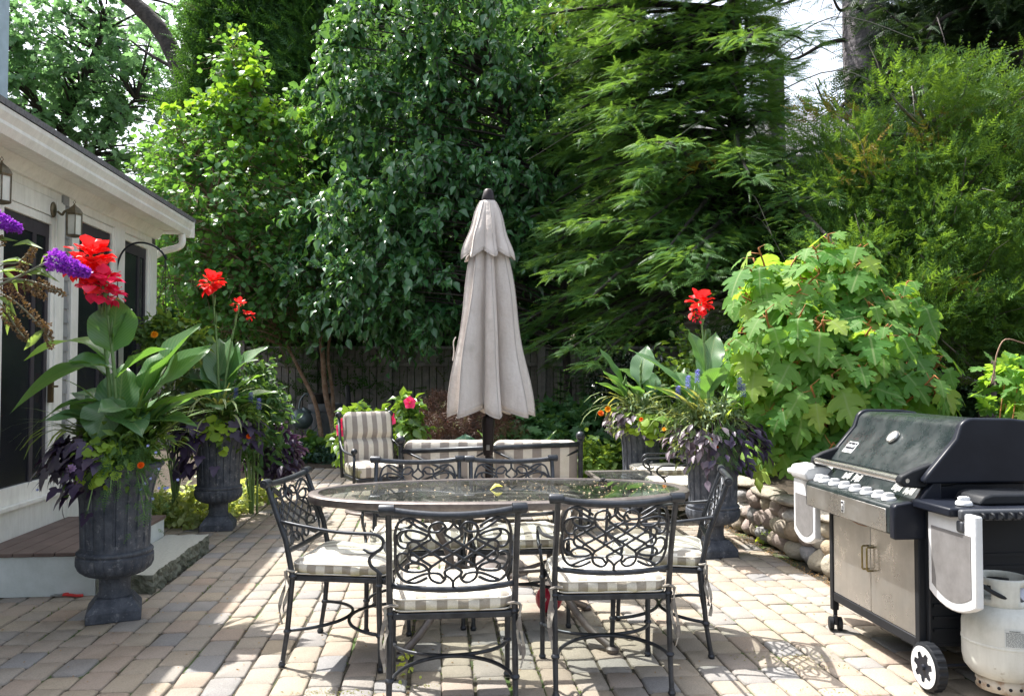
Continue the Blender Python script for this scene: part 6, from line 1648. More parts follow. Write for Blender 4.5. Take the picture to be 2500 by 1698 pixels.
# ---- cedar in the right foreground
def cedar(name, label, x, y, z0, els, size, n_per, stem):
    root = empty(name, (x, y, 0), 0, label, 'tree'); inv = np.array([x, y, 0])
    C, O = ell_points(els, .85); nC = len(C)
    bp = np.array([[rnd.gauss(0, .21), rnd.gauss(0, .21), rnd.gauss(0, .10)] for _ in range(nC * n_per)]).reshape(nC, n_per, 3)
    # tufts cluster along upswept branchlets
    t = NR.rand(nC, n_per, 1) * .75
    d = nrm(O + np.array([0, 0, .25]) + NR.normal(0, .3, O.shape))
    P = C[:, None, :] + d[:, None, :] * (t - .35) + bp * (.75 - .5 * t)
    A = d[:, None, :] * .9 + bp * 1.4 + NR.normal(0, .3, P.shape) + np.array([0, 0, .35])
    N_ = NR.normal(0, 1, P.shape) + np.array([0, 0, .8])
    v = np.clip(NR.rand(nC * n_per) * .62 + np.repeat(NR.rand(nC), n_per) * .31, 0, .93)
    v[np.repeat(NR.rand(nC) > .965, n_per)] = .99
    P = P.reshape(-1, 3) - inv
    A = A.reshape(-1, 3); N_ = N_.reshape(-1, 3); h_ = len(P) // 2; pm = NR.permutation(len(P)); q1 = pm[:h_]; q2 = pm[h_:]
    scat_obj('crown', TUFT, P[q1], A[q1], N_[q1], size * .95 * (.6 + .7 * NR.rand(len(q1))), JUN, root, var=v[q1])
    scat_obj('crown', SPRAYL, P[q2], A[q2] + np.array([0, 0, -.2]), N_[q2], size * 1.9 * (.6 + .7 * NR.rand(len(q2))), JUN, root, var=v[q2])
    b = MB(); B0 = Vector(inv)
    P_ = smoothpts([Vector(p) - B0 for p in stem], 5); b.tube(P_, [.11 * (1 - .75 * q / len(P_)) for q in range(len(P_))], 10); b.build('trunk', BARK, root, smooth=True)
    b = MB(); branches(b, P_, C - inv, 2, r0=.03, r1=.005, sag=.0)
    for i in range(0, nC, 4):
        c = Vector(C[i] - inv); e = c + Vector(O[i]) * .5 + Vector((rnd.gauss(0, .15), rnd.gauss(0, .15), rnd.gauss(0, .15))); b.tube([c, (c + e) / 2 + Vector((0, 0, .05)), e], [.006, .005, .002], 3)
    b.build('branches', TWIG, root, smooth=True)
jy = 8.6
cedar('cedar_tree', 'yellow-green scaly cedar filling the right side above the big-leaved shrub', ax_(2420, jy), jy + .5, 0,
      [pxell(2200, 330, jy, 190, 130, .8, 51), pxell(2090, 470, jy, 140, 110, .7, 34), pxell(2300, 500, jy - .2, 200, 130, .9, 57), pxell(2180, 650, jy - .4, 170, 110, .7, 46), pxell(2400, 700, jy - .6, 150, 120, .8, 46), pxell(2150, 760, jy - .9, 110, 45, .4, 14), pxell(2280, 790, jy - .7, 150, 60, .6, 25), pxell(2450, 350, jy, 110, 130, .8, 31), pxell(2290, 150, jy + .2, 40, 60, .4, 8), pxell(2480, 230, jy + .2, 60, 60, .4, 8), pxell(2110, 620, jy - .3, 90, 60, .5, 14), pxell(2560, 560, jy, 130, 260, .9, 34), pxell(2470, 840, jy - .8, 90, 40, .4, 8)],
           .10, 58, [(ax_(2480, jy), jy + .6, 0), (ax_(2470, jy), jy + .5, 1.6), (ax_(2380, jy), jy + .4, 3.0), (ax_(2300, jy), jy + .2, 4.2)])
# ---- tall dark pines behind with heavy trunk and bare horizontal limbs
ty = 15.8
def pine(name, label, x, Y, r, limbs, foliage, lean=0, top=14):
    X = ax_(x, Y); root = empty(name, (X, Y, 0), 0, label, 'tree', 'tall old evergreens beyond the cedar')
    b = MB(); b.tube([(0, 0, 0), (lean * .3, 0, 4), (lean * .7, 0, 8), (lean, 0, top)], [r * 1.15, r, r * .85, r * .5], 16); b.build('trunk', pbr('furrowed bark', (.10, .09, .10), .95, c2=(.22, .20, .21), ns=5, bump=1., bs=9, bd=.12), root, smooth=True)
    mb = MB(); P = []; A = []; N_ = []
    for i in range(limbs):
        z = rnd.uniform(4.2, top * .85); a = math.radians(rnd.choice((rnd.uniform(60, 130), rnd.uniform(-130, -60), rnd.uniform(100, 260)))); L = rnd.uniform(1.2, 3.2)
        d = Vector((-math.sin(a), math.cos(a), 0)); s = Vector((lean * z / top, 0, z)); pts = smoothpts([s, s + d * L * .4 + Vector((0, 0, -.05 * L)), s + d * L * .75 + Vector((0, 0, -.22 * L)), s + d * L + Vector((0, 0, -.12 * L))], 6)
        mb.tube(pts, [.06 * (1 - .85 * q / len(pts)) for q in range(len(pts))], 5)
        for q in range(3, len(pts)):
            for _ in range(foliage):
                if rnd.random() < .35: continue
                P.append(pts[q] + Vector((rnd.gauss(0, .16), rnd.gauss(0, .16), rnd.gauss(-.08, .1)))); A.append(d + Vector((rnd.gauss(0, .8), rnd.gauss(0, .8), rnd.gauss(-.4, .3)))); N_.append((rnd.gauss(0, .4), rnd.gauss(0, .4), 1))
        for _ in range(5):
            q = pts[rnd.randrange(4, len(pts))]; e = q + Vector((rnd.gauss(0, .4), rnd.gauss(0, .3), rnd.gauss(-.1, .3))); mb.tube([q, (q + e) / 2 + Vector((0, 0, .05)), e], [.012, .008, .003], 4)
    mb.build('limbs', BARKD, root, smooth=True)
    scat_obj('crown', SPRAY, np.array(P), np.array(A), np.array(N_, float), .38 * (.6 + .7 * NR.rand(len(P))), DARK, root)
pine('pine_tree', 'huge grey-trunked evergreen with bare dark horizontal limbs near the top right', 2165, ty, .50, 44, 3, lean=-.5)
pine('pine_tree', 'dark evergreen at the far right edge behind the cedar', 2500, 14.5, .15, 110, 14, top=12)
pine('pine_tree', 'dark evergreen right of the huge grey trunk', 2380, 17.5, .16, 110, 13, top=12)
pine('pine_tree', 'dark evergreen behind the right side of the hemlock', 1900, 16.8, .2, 60, 9, top=6.2)
# lower evergreen mass behind the big-leaved shrub
for i, (x, Y, h, r, n, lb) in enumerate(((1980, 13.2, 4.0, 1.4, 5200, 'dark evergreen behind the top of the big-leaved shrub'), (2200, 12.4, 4.6, 1.5, 5200, 'dark evergreen behind the cedar, near the right'), (2450, 11.6, 4.6, 1.5, 5000, 'dark evergreen filling the right edge behind the cedar'))):
    arbor('arborvitae', lb, ax_(x, Y), Y, h, r, n, DARK)
# ---- maples beyond the house, upper left
my = 23.
def maple(label, x, Y, stems, els, n=0):
    X = ax_(x, Y)
    root, ap, B_ = tree('maple_tree', label, (X, Y, 0), stems, bark=BARKD, group='maples beyond the porch roof')
    crown(root, B_, ap, els, LOBE5, .21, MAPL, 5, 7, .9, .25, every=1, bark=BARKD, r0=.05, surf=.6, spread=.9)
maple('tall pale green maple rising beyond the porch roof at the upper left', 150, my, [([(ax_(150, my), my, 0), at(160, 700, my), at(150, 480, my), at(150, 330, my), at(200, 200, my), at(260, 60, my)], .24, .06), ([at(150, 360, my), at(80, 240, my), at(30, 100, my), at(0, -60, my)], .12, .04), ([at(160, 420, my), at(250, 330, my), at(330, 240, my)], .10, .03)],
      [pxell(60, 120, my, 130, 130, 2., 37), pxell(200, 90, my, 140, 120, 2., 40), pxell(330, 60, my, 110, 90, 2., 23), pxell(130, 250, my, 150, 90, 2., 34), pxell(280, 210, my, 110, 80, 2., 26), pxell(230, 330, my, 90, 60, 1.8, 17), pxell(130, 330, my, 90, 60, 1.8, 13), pxell(350, 360, my + 1, 70, 50, 1.6, 10), pxell(30, 330, my, 90, 80, 1.6, 17), pxell(330, 440, my + 2, 80, 60, 1.6, 18), pxell(400, 250, my + 2, 60, 60, 1.6, 7)])
my2 = 17.6
maple('dark leaning maple limb crossing behind the tops of the evergreens at the upper left', 520, my2, [([(ax_(520, my2), my2, 0), at(510, 600, my2), at(480, 330, my2), at(440, 180, my2), at(395, 80, my2), at(320, 0, my2), at(240, -70, my2)], .26, .15), ([at(450, 200, my2), at(448, 120, my2), at(470, 20, my2), at(480, -80, my2)], .08, .04), ([at(430, 170, my2), at(360, 130, my2), at(320, 100, my2)], .05, .02)],
      [pxell(450, 30, my2 + 2, 50, 40, 1., 6), pxell(540, 40, my2 + 1.5, 60, 60, 1.2, 10), pxell(700, 40, my2 + 1, 130, 90, 1.2, 14)])
# ================================================================== oakleaf hydrangea
HYD = leafmat('oakleaf hydrangea leaf', (.045, .15, .03), (.14, .28, .07), .42, .6, tcol=(.45, .72, .06), vein=7, spec=.18, c3=(.28, .38, .08))
HYS = pbr('rusty hydrangea stem', (.46, .17, .045), .7, c2=(.22, .10, .04), ns=14)
ry = 6.9
hb0 = ts(3.35, 6.6, .36)
hyd = empty('oakleaf_hydrangea', hb0, 0, 'big shrub of pale lobed oak-shaped leaves with rusty stems behind the stone wall', 'shrub')
els = [pxell(2020, 690, ry, 70, 50, .4, 16), pxell(1900, 740, ry - .2, 60, 60, .4, 16), pxell(2080, 780, ry, 90, 70, .5, 20), pxell(1890, 860, ry - .3, 75, 80, .45, 22), pxell(2010, 880, ry - .4, 100, 80, .45, 24), pxell(2120, 920, ry - .4, 90, 90, .5, 22), pxell(1900, 990, ry - .3, 70, 60, .35, 14), pxell(2020, 1010, ry - .5, 90, 80, .4, 20), pxell(2110, 1060, ry - .4, 80, 60, .4, 14), pxell(2210, 900, ry, 50, 70, .4, 9), pxell(1960, 1110, ry - .5, 50, 40, .25, 8), pxell(2225, 1010, ry, 50, 50, .4, 7)]
C, O = ell_points(els, .85)
P = []; A = []; N_ = []; S = []; mb = MB(); hv = Vector(hb0)
for c, o in zip(C, O):
    c = Vector(c) - hv; o = Vector(o); up = (o * .6 + Vector((0, 0, .8)) + Vector((-.15, -.25, 0))).normalized()
    L = rnd.uniform(.16, .3); s = c; e = c + up * L
    m = c * .45 + Vector((0, 0, .12)); r_ = Vector((rnd.gauss(0, .08), rnd.gauss(0, .08), 0))
    mb.tube(smoothpts([r_, m, c, e], 5), [.013 - .006 * q / 15 for q in range(16)], 6)
    e1 = up.orthogonal().normalized(); e2 = up.cross(e1); a0 = rnd.random() * 6
    for k in range(5):
        a = a0 + (k % 2) * PI + (k // 2) * PI / 2 + rnd.gauss(0, .2); t = 1 - k / 5 * .9
        d = e1 * math.cos(a) + e2 * math.sin(a); b0 = s + up * L * t; pl = rnd.uniform(.05, .10)
        b1 = b0 + d * pl + up * pl * .3; mb.tube([b0, b1], [.0035, .0025], 4)
        P.append(b1); A.append(d * .9 + up * (.15 - .25 * (k / 5)) + Vector((0, -.15, -.55))); N_.append(up * 1.0 + d * .45 + Vector((-.25, -.35, .35)) + Vector((rnd.gauss(0, .22), rnd.gauss(0, .22), rnd.gauss(0, .2)))); S.append(rnd.choice((rnd.uniform(.20, .30), rnd.uniform(.12, .22))) * (.65 if k == 0 and rnd.random() < .6 else 1))
P, A, N_, S = map(np.array, (P, A, N_, S))
OAK2 = (OAK[0] * np.array([.92, 1, 1]) + np.stack([0 * OAK[0][:, 0], 0 * OAK[0][:, 0], -.35 * OAK[0][:, 1] ** 2 - .28 * OAK[0][:, 0] ** 2 + .05 * np.sin(OAK[0][:, 1] * 9)], 1), OAK[1], OAK[2])
pm = NR.permutation(len(P)); h_ = len(P) // 2
for q in (pm[:h_], pm[h_:]): scat_obj('leaves', OAK if q is pm[:h_] or q[0] == pm[0] else OAK2, P[q], A[q], N_[q], S[q], HYD, hyd, smooth=True)
mb.build('stems', HYS, hyd, smooth=True)
# smaller self sown maple-like shrub at the right edge
shrub('lobed_shrub', 'small lobed-leaf shrub at the right edge above the grill lid', 'shrub', [pxell(2470, 950, 6.2, 50, 35, .3, 14), pxell(2540, 930, 6.2, 60, 40, .3, 10)], OAK, 0, .13, HYD, HYS, tuple(ts(4.2, 5.6, .36)), K=3, M=3, twigL=.2)
b = MB(); q0 = atY(2500, 840, 4.6); P_ = [atY(x, y, 4.6) for x, y in ((2530, 850), (2500, 838), (2455, 828), (2435, 860), (2428, 900), (2420, 935))]
b.tube(smoothpts(P_, 4), [.004] * 21, 5); o = b.build('dead_branch', pbr('dead twig', (.28, .18, .12), .9), smooth=True, label='thin dead reddish twig hanging down near the right edge above the grill', cat='twig')
b = MB()
for i in range(16):
    c = atY(2424 + rnd.uniform(-6, 6), 875 + i * 3.6, 4.6); b.add([c, c + Vector((.01, 0, -.02)), c + Vector((-.004, .004, -.03))], [(0, 1, 2)])
b.build('withered_leaf', pbr('withered', (.45, .35, .25), .9), o)
# ================================================================== butterfly bush at the left edge
BUD = leafmat('butterfly bush leaf', (.10, .18, .07), (.22, .32, .12), .4, .45, tcol=(.35, .5, .08))
PUR = leafmat('purple floret', (.22, .03, .42), (.42, .08, .62), .3, .5, tcol=(.5, .08, .8))
SPENT = pbr('spent brown panicle', (.16, .10, .055), .9, c2=(.26, .17, .09), ns=60)
byy = 3.35
bb = empty('butterfly_bush', (-2.72, 3.15, 0), 0, 'butterfly bush reaching in from the left edge with purple flower spikes and brown spent ones', 'shrub'); bv = Vector(bb.location)
STM2 = pbr('pale bush stem', (.26, .27, .18), .7)
def q_(x, y, Y=byy): return Vector(atY(x, y, Y)) - bv
b = MB(); P_ = [Vector((0, 0, 0)), Vector((.0, 0, .5)), Vector((.15, .1, 1.2)), q_(-60, 720)]
b.tube(smoothpts(P_, 5), .012, 7); b.tube(smoothpts([Vector((.15, .1, 1.2)), q_(-80, 620), q_(-40, 560), q_(0, 535)], 5), .006, 6)
b.tube(smoothpts([q_(-60, 720), q_(10, 690), q_(60, 668), q_(130, 632)], 5), .0055, 6)
for P_ in ([q_(-60, 720), q_(0, 650), q_(45, 640), q_(80, 605)], [q_(-40, 690), q_(20, 680), q_(90, 690), q_(155, 718)], [q_(-60, 720), q_(10, 720), q_(75, 770), q_(125, 830)], [q_(-60, 720), q_(0, 740), q_(40, 800), q_(68, 832)]): b.tube(smoothpts(P_, 5), .004, 5)
b.build('stems', STM2, bb, smooth=True)
def panicle(p0, p1, r, mat, n, name, fs, base=bv, parent=bb):
    d = (p1 - p0); t = NR.rand(n) ; e1 = np.array(d.orthogonal().normalized()); e2 = np.cross(np.array(d.normalized()), e1)
    a = NR.rand(n) * 2 * PI; rr = r * (1 - t ** 2 * .75) * (.55 + .6 * NR.rand(n)) * (1 + .18 * np.sin(t * 46 + a * 3))
    dr = e1 * np.cos(a)[:, None] + e2 * np.sin(a)[:, None]
    P = np.array(p0) + np.array(d) * t[:, None] + dr * rr[:, None]
    scat_obj(name, T_leaf(.8, .15, -.1), P, dr + NR.normal(0, .5, dr.shape), NR.normal(0, 1, dr.shape), fs * (.6 + .8 * NR.rand(n)), mat, parent)
panicle(q_(-25, 528), q_(52, 560), .028, PUR, 900, 'flower_spike', .012)
panicle(q_(122, 630), q_(216, 668), .034, PUR, 1300, 'flower_spike', .013)
SPL = leafmat('spent brown floret', (.13, .085, .045), (.24, .16, .08), .1, .8)
for a_, c_, n, r in ((q_(50, 665), q_(84, 604), 260, .016), (q_(90, 685), q_(158, 720), 240, .012), (q_(60, 690), q_(112, 728), 260, .018), (q_(10, 700), q_(125, 815), 420, .020), (q_(0, 745), q_(66, 832), 380, .022), (q_(0, 600), q_(2, 575), 90, .014), (q_(112, 790), q_(126, 850), 160, .014)):
    panicle(a_, c_, r, SPL, n, 'spent_spike', .010)
P = []; A = []; N_ = []; S = []
for x, y, dx, dy, L in ((30, 600, 1, .1, .13), (0, 640, 1, .15, .12), (60, 668, 1, -.05, .14), (20, 690, 1, .0, .12), (100, 645, .4, .5, .08), (85, 655, 1, -.3, .09), (0, 655, .6, -.8, .12), (20, 730, .2, -1, .10), (110, 800, -1, -1.2, .13), (-10, 720, .8, -.6, .12), (70, 680, -.3, -.7, .07), (-30, 600, 1, .4, .12), (-10, 665, 1, .2, .13), (5, 760, .3, -1., .1)):
    P.append(q_(x, y)); A.append((dx, rnd.gauss(0, .3), dy)); N_.append((rnd.gauss(0, .4), -.6, .8)); S.append(L)
scat_obj('leaves', T_leaf(.24, .1, .25), np.array(P), np.array(A, float), np.array(N_), np.array(S), BUD, bb)
# ================================================================== hanging basket on a shepherd's hook
hy2 = 7.2
sh = empty('shepherd_hook', atY(287, 900, hy2).xy.to_3d(), 0, 'thin black shepherd hook arching in front of the last porch window', 'hook'); sv = Vector(sh.location)
b = MB(); P_ = [Vector((0, 0, 0)), Vector((0, 0, 1.2))] + [Vector(atY(x, y, hy2)) - sv for x, y in ((286, 720), (285, 660), (296, 620), (318, 598), (345, 592), (375, 600), (395, 615), (405, 632), (403, 622))]
b.tube(smoothpts(P_, 5), .009, 7); b.build('pole', BLK, sh, smooth=True)
ct = atY(404, 630, hy2); cb = atY(410, 790, hy2)
hb_ = empty('hanging_basket', (cb.x, hy2, cb.z - .28), 0, 'hanging flower basket on a chain from the shepherd hook by the porch corner', 'basket'); hv_ = Vector(hb_.location)
b = MB()
for q in range(3):
    a = q * 2.1; e = Vector((.16 * math.cos(a), .16 * math.sin(a), .14)); t = ct - hv_
    b.tube([e, t + Vector((0, 0, -.02))], .003, 4)
b.build('chain', BLK, hb_)
b = MB(); b.lathe([(.03, -.02), (.10, 0), (.15, .06), (.17, .14), (.175, .14)], 20); b.build('pot', pbr('dark coir', (.06, .04, .03), .95), hb_, smooth=True)
shrub('basket_foliage', 'leafy green plants mounded in the hanging basket by the porch corner', 'plant', [(cb.x - .02, hy2, cb.z - .12, .22, .18, .10, 50)], T_leaf(.6), 0, .085, GRN1, CSTEM, tuple(hv_ + Vector((0, 0, .12))), K=3, M=6, twigL=.15)
blossoms('marigold_flower', [atY(378, 818, hy2 - .3)], .036, GOLD, 'single orange-gold flower in the hanging basket', n=16)
WHP = leafmat('white petal', (.75, .75, .75), (.85, .85, .85), .2, .5, tcol=(.8, .8, .8))
blossoms('begonia_flower', [atY(440 + rnd.uniform(-10, 40), 802 + rnd.uniform(-8, 40), hy2 + .2) for _ in range(14)], .022, WHP, 'cluster of small white flowers right of the hanging basket', n=7)
shrub('white_flower_plant', 'pale-leaved bushy plant with white flowers between the porch corner and the rear left urn', 'plant', [(atY(455, 880, 7.5).x, 7.5, 1.35, .12, .15, .16, 36), (atY(430, 960, 7.5).x, 7.5, .95, .25, .2, .25, 50)], T_leaf(.5), 0, .075, GRN2, CSTEM, (atY(430, 960, 7.5).x, 7.5, 0), K=3, M=6, twigL=.16)
b = MB(); b.lathe([(.055, 0), (.06, .003), (.072, .16), (.078, .162), (.078, .18), (.070, .18), (.066, .15)], 24); o = b.build('plastic_pot', pbr('white plastic pot', (.62, .64, .68), .45), smooth='auto', label='small white plastic pot on the pavers behind the nearest urn', cat='pot'); p = gnd(405, 1246); o.location = p
# ================================================================== bed planting, left
def sx(x, Y): return atY(x, 900, Y).x
shrub('salvia_bush', 'leafy green bush filling the bed right of the rear left urn', 'plant', [pxell(600, 930, 7.9, 40, 40, .3, 36), pxell(635, 1010, 8.0, 30, 55, .3, 40), pxell(590, 1070, 7.8, 50, 30, .3, 30)], T_leaf(.40), 0, .10, leafmat('shaded salvia leaf', (.03, .09, .03), (.07, .16, .05), .3, .45), CSTEM, (sx(620, 8.), 8., 0), K=3, M=6, twigL=.2)
shrub('dark_coleus', 'very dark purple foliage plant low in the bed beyond the rear left urn', 'plant', [pxell(665, 1095, 8.6, 36, 50, .25, 46)], T_leaf(.42), 0, .13, IPO, CSTEM, (sx(665, 8.6), 8.6, 0), K=3, M=5, twigL=.15)
VAR = leafmat('variegated leaf', (.22, .33, .10), (.48, .55, .26), .35, .5)
shrub('variegated_groundcover', 'pale yellow-green variegated ground cover at the patio edge left of the end chair', 'plant', [(ts(-2.35, 8.05).x, ts(-2.35, 8.05).y, .07, .42, .55, .09, 120), (ts(-2.15, 8.9).x, ts(-2.15, 8.9).y, .06, .28, .5, .09, 80), (ts(-2.75, 7.6).x, ts(-2.75, 7.6).y, .08, .2, .5, .10, 60)], T_leaf(.75), 0, .075, VAR, droop=.1, K=3, M=5, twigL=.14, upn=1.6)
GC = leafmat('heart leaf', (.05, .14, .03), (.10, .22, .04), .35, .45)
shrub('epimedium', 'low heart-leaved ground cover left of the birch trunks', 'plant', [pxell(740, 1100, 12.9, 60, 26, .5, 60)], T_leaf(.9), 0, .11, GC, droop=.2, K=3, M=4, twigL=.15)
shrub('epimedium', 'low heart-leaved ground cover right of the birch trunks', 'plant', [pxell(850, 1105, 12.8, 26, 30, .4, 34)], T_leaf(.9), 0, .11, GC, droop=.2, K=3, M=4, twigL=.15)
shrub('ivy_carpet', 'dark bluish low ivy along the patio edge below the birch', 'plant', [(sx(760, 12.5), 12.5, .08, 1.0, .25, .10, 110)], T_leaf(.8), 0, .07, leafmat('ivy', (.03, .08, .05), (.06, .12, .09), .2, .4), droop=.2, K=3, M=4, twigL=.14)
# watering can, planter, nursery pot, spade handle
WCN = pbr('galvanised blue-grey can', (.10, .14, .16), .45, .5, c2=(.15, .19, .21), ns=8)
wc = empty('watering_can', (sx(738, 13.6), 13.6, .62), 0, 'blue-grey round watering can hanging low in front of the fence, left of the birch', 'watering can')
b = MB(); b.M = Matrix.Rotation(.5, 4, 'Y'); b.ball((0, 0, 0), .19, 24, (1, .85, .9)); b.tube([(0, 0, .14), (0, 0, .19)], [.08, .085], 20); b.build('can_body', WCN, wc, smooth='auto')
b = MB(); b.tube(smoothpts([(-.06, 0, .12), (-.03, 0, .30), (.03, 0, .40), (.08, 0, .43), (.11, 0, .40)], 5), .016, 8); b.build('spout', WCN, wc, smooth=True)
b = MB(); b.tube(smoothpts([(.10, 0, .12), (.24, 0, .08), (.27, 0, -.05), (.20, 0, -.18), (.05, 0, -.20)], 5), .014, 8); b.build('handle', WCN, wc, smooth=True)
pp = empty('large_planter', (sx(795, 14.0), 14.0, .12), 0, 'large grey rimmed planter behind the birch trunks', 'planter')
PLN = pbr('grey resin planter', (.10, .11, .13), .6, c2=(.14, .15, .17), ns=6)
b = MB(); b.lathe([(.19, -.1), (.20, 0), (.245, .55), (.25, .60), (.285, .61), (.30, .66), (.295, .74), (.28, .75), (.265, .72), (.25, .6)], 36); b.build('planter_body', PLN, pp, smooth='auto')
b = MB(); b.lathe([(.14, 0), (.17, .30), (.178, .31), (.178, .33), (.165, .33), (.15, .1)], 28); o = b.build('nursery_pot', pbr('black nursery pot', (.015, .015, .015), .5), smooth='auto', label='black nursery pot set inside the large grey planter behind the birch', cat='pot'); o.location = (sx(783, 13.95), 13.98, .72)
b = MB(); b.tube([(0, 0, 0), (-.04, 0, .6), (-.085, 0, 1.15), (-.09, 0, 1.19)], [.05, .05, .045, .02], 10); o = b.build('spade_handle', pbr('black post', (.02, .02, .025), .5), smooth=True, label='black tapered stake leaning on the fence right of the birch', cat='stake'); o.location = (sx(860, 14.2), 14.2, 0)
# ================================================================== hibiscus behind the armchair
HIB = leafmat('hibiscus leaf', (.06, .15, .03), (.13, .25, .05), .35, .28, spec=.8)
hyb = 9.3
shrub('hibiscus_bush', 'hibiscus bush with glossy toothed leaves behind the striped armchair', 'shrub', [pxell(890, 1022, hyb, 50, 14, .25, 20), pxell(975, 995, hyb, 22, 22, .2, 14), pxell(995, 1045, hyb, 25, 36, .2, 20), pxell(840, 1070, hyb, 10, 20, .2, 5)], T_leaf(.62, .1, .25), 0, .12, HIB, BARK, (sx(930, hyb), hyb, 0), K=3, M=4, twigL=.12)
def hib(x, y, r, lb, sd=0):
    p = atY(x, y, hyb - .35); o = empty('hibiscus_flower', p, 0, lb, 'flower', 'hibiscus flowers'); V0, F0, U0 = canna_leaf_mesh(1, .95, .3, .2, .2); parts = []
    for i in range(5):
        a = 2 * PI * i / 5 + sd; d = Vector((math.cos(a), -.35, math.sin(a))).normalized(); az = math.atan2(-d.x, d.y); pt = math.asin(d.z)
        parts.append((orient(V0 * r, (0, 0, 0), az, pt * .9), F0, U0, np.full(len(V0), rnd.random())))
    V, Fc, U, W = merge_parts(parts)
    # petals as a facing disc: five radial petals around the view-facing axis
    P = np.zeros((5, 3)); A = np.array([[math.cos(2 * PI * i / 5 + sd), -.35, math.sin(2 * PI * i / 5 + sd)] for i in range(5)]); N_ = np.tile(np.array([[0, -1., .15]]), (5, 1))
    scat_obj('petals', (V0, F0, U0), P, A, N_, np.full(5, r), HIBP, o, smooth=True)
    b = MB(); b.tube([(0, 0, 0), (.0, -r * .75, .01)], [.008, .005], 6); b.build('pistil', YEL, o)
hib(1001, 982, .085, 'pink-red hibiscus flower at the top right of the bush', .3)
hib(948, 1023, .105, 'largest pink-red hibiscus flower beside the right finial of the armchair', .8)
hib(839, 1048, .105, 'pink-red hibiscus flower left of the armchair back', .1)
hib(838, 1028, .05, 'small pink hibiscus bloom just above the left one', .5)
# ---- weeping red lace maple
JM = leafmat('lace maple leaf', (.06, .03, .02), (.13, .06, .04), .25, .5, c3=(.12, .14, .03), tcol=(.12, .05, .025))
jmy = 10.0
root = empty('lace_maple', (sx(1150, jmy), jmy, 0), 0, 'weeping bronze lace-leaf maple mounded behind the sofa', 'tree'); iv = np.array(root.location)
C, O = ell_points([pxell(1050, 1010, jmy, 60, 30, .5, 80), pxell(1160, 1005, jmy, 80, 40, .5, 80), pxell(1085, 968, jmy + .2, 40, 18, .4, 26), pxell(1225, 1030, jmy, 40, 22, .4, 30)], .9)
P, A, N_, d, L = twig_leaves(C, O, 3, 7, .17, .1, .9, .8, .5); A[:, 2] -= .5
scat_obj('crown', T_spray(3, 1., .6, .03, .3), P - iv, A, N_, .11 * (.6 + .7 * NR.rand(len(P))), JM, root)
b = MB(); b.tube(smoothpts([(0, 0, 0), (.05, 0, .3), (-.1, 0, .6)], 4), .035, 8); branches(b, smoothpts([(0, 0, 0), (.05, 0, .3), (-.1, 0, .6)], 4), C - iv, 6, r0=.014); b.build('trunk', BARKD, root, smooth=True)
# ---- elephant ear
EE = leafmat('elephant ear leaf', (.04, .11, .075), (.08, .17, .12), .35, .4, vein=4, tcol=(.12, .3, .1))
ee = empty('elephant_ear', (sx(1150, 8.9), 8.9, 0), 0, 'blue-green elephant ear leaves standing up behind the sofa, left of the pole', 'plant')
for x, y, s, az, pt, m in ((1135, 1105, .24, 0, 75, EE), (1155, 1108, .22, -50, 62, EE), (1090, 1110, .15, 60, 60, IPO), (1075, 1112, .13, 30, 70, EE)):
    p = atY(x, y, 8.9 - .05); V, Fc, U = canna_leaf_mesh(s, s * 1.05, .3, .1, .15); V = orient(V, p - Vector(ee.location), math.radians(az), math.radians(pt)); npmesh('leaf', V, Fc, m, ee, np.full(len(V), rnd.random()), U, smooth=True)
    b = MB(); q = p - Vector(ee.location); b.tube(smoothpts([(q.x * .4, 0, 0), (q.x * .8, 0, q.z * .6), q], 4), .008, 6); b.build('stalk', CSTEM, ee, smooth=True)
bl = empty('broad_blade_plant', (sx(1265, 8.8), 8.8, 0), 0, 'two pointed broad green blades rising behind the sofa right of the pole', 'plant')
for x, az, pt in ((1245, 60, 52), (1290, -50, 52)):
    V, Fc, U = canna_leaf_mesh(.62, .09, .25, .3, .3); V = orient(V, (sx(x, 8.8) - bl.location.x, 0, .35), math.radians(az), math.radians(pt)); npmesh('leaf', V, Fc, CAN2, bl, np.full(len(V), .5), U, smooth=True)
# ---- right of the umbrella
PER = leafmat('phlox leaf', (.035, .11, .04), (.07, .17, .06), .35, .42)
def tall_perennial(label, x, y0, y1, Y, n=16):
    b0 = (sx(x, Y), Y, 0); root = empty('tall_perennial', b0, 0, label, 'plant', 'tall perennials before the fence'); P = []; A = []; mb = MB()
    for s in range(3):
        top = Vector(atY(x + rnd.gauss(0, 14), y0 + rnd.uniform(0, 40) * s, Y)) - Vector(b0); m = Vector((top.x * .4, 0, top.z * .5)); pts = smoothpts([(rnd.gauss(0, .05), rnd.gauss(0, .05), 0), m, top], 8); mb.tube(pts, .006, 5)
        for i, p in enumerate(pts[3:]):
            for k in range(4): a = k * PI / 2 + i * .8; P.append(p); A.append((math.cos(a), math.sin(a), .1))
    P = np.array([tuple(p) for p in P]); A = np.array(A, float); S = .17 * (1.1 - .6 * P[:, 2] / P[:, 2].max()) * (.7 + .5 * NR.rand(len(P)))
    scat_obj('leaves', LOBE5, P, A, np.array([[0, 0, 1.]]) + NR.normal(0, .25, A.shape), S, PER, root); mb.build('stems', CSTEM, root, smooth=True)
for x, y0, Y, lb in ((1340, 950, 11.0, 'tall serrated perennial just right of the umbrella'), (1365, 890, 11.5, 'tallest thin perennial in front of the grey tree trunk'), (1300, 1000, 11.2, 'low leafy perennial behind the umbrella fold'), (1425, 910, 11.6, 'tall perennial between the grey trunk and the dark holly'), (1400, 960, 10.8, 'broad leafy perennial below the grey trunk'), (1450, 990, 10.6, 'leafy perennial left of the rear right urn'), (1320, 1040, 10.4, 'leafy perennial above the right half of the sofa')):
    tall_perennial(lb, x, y0, 1100, Y)
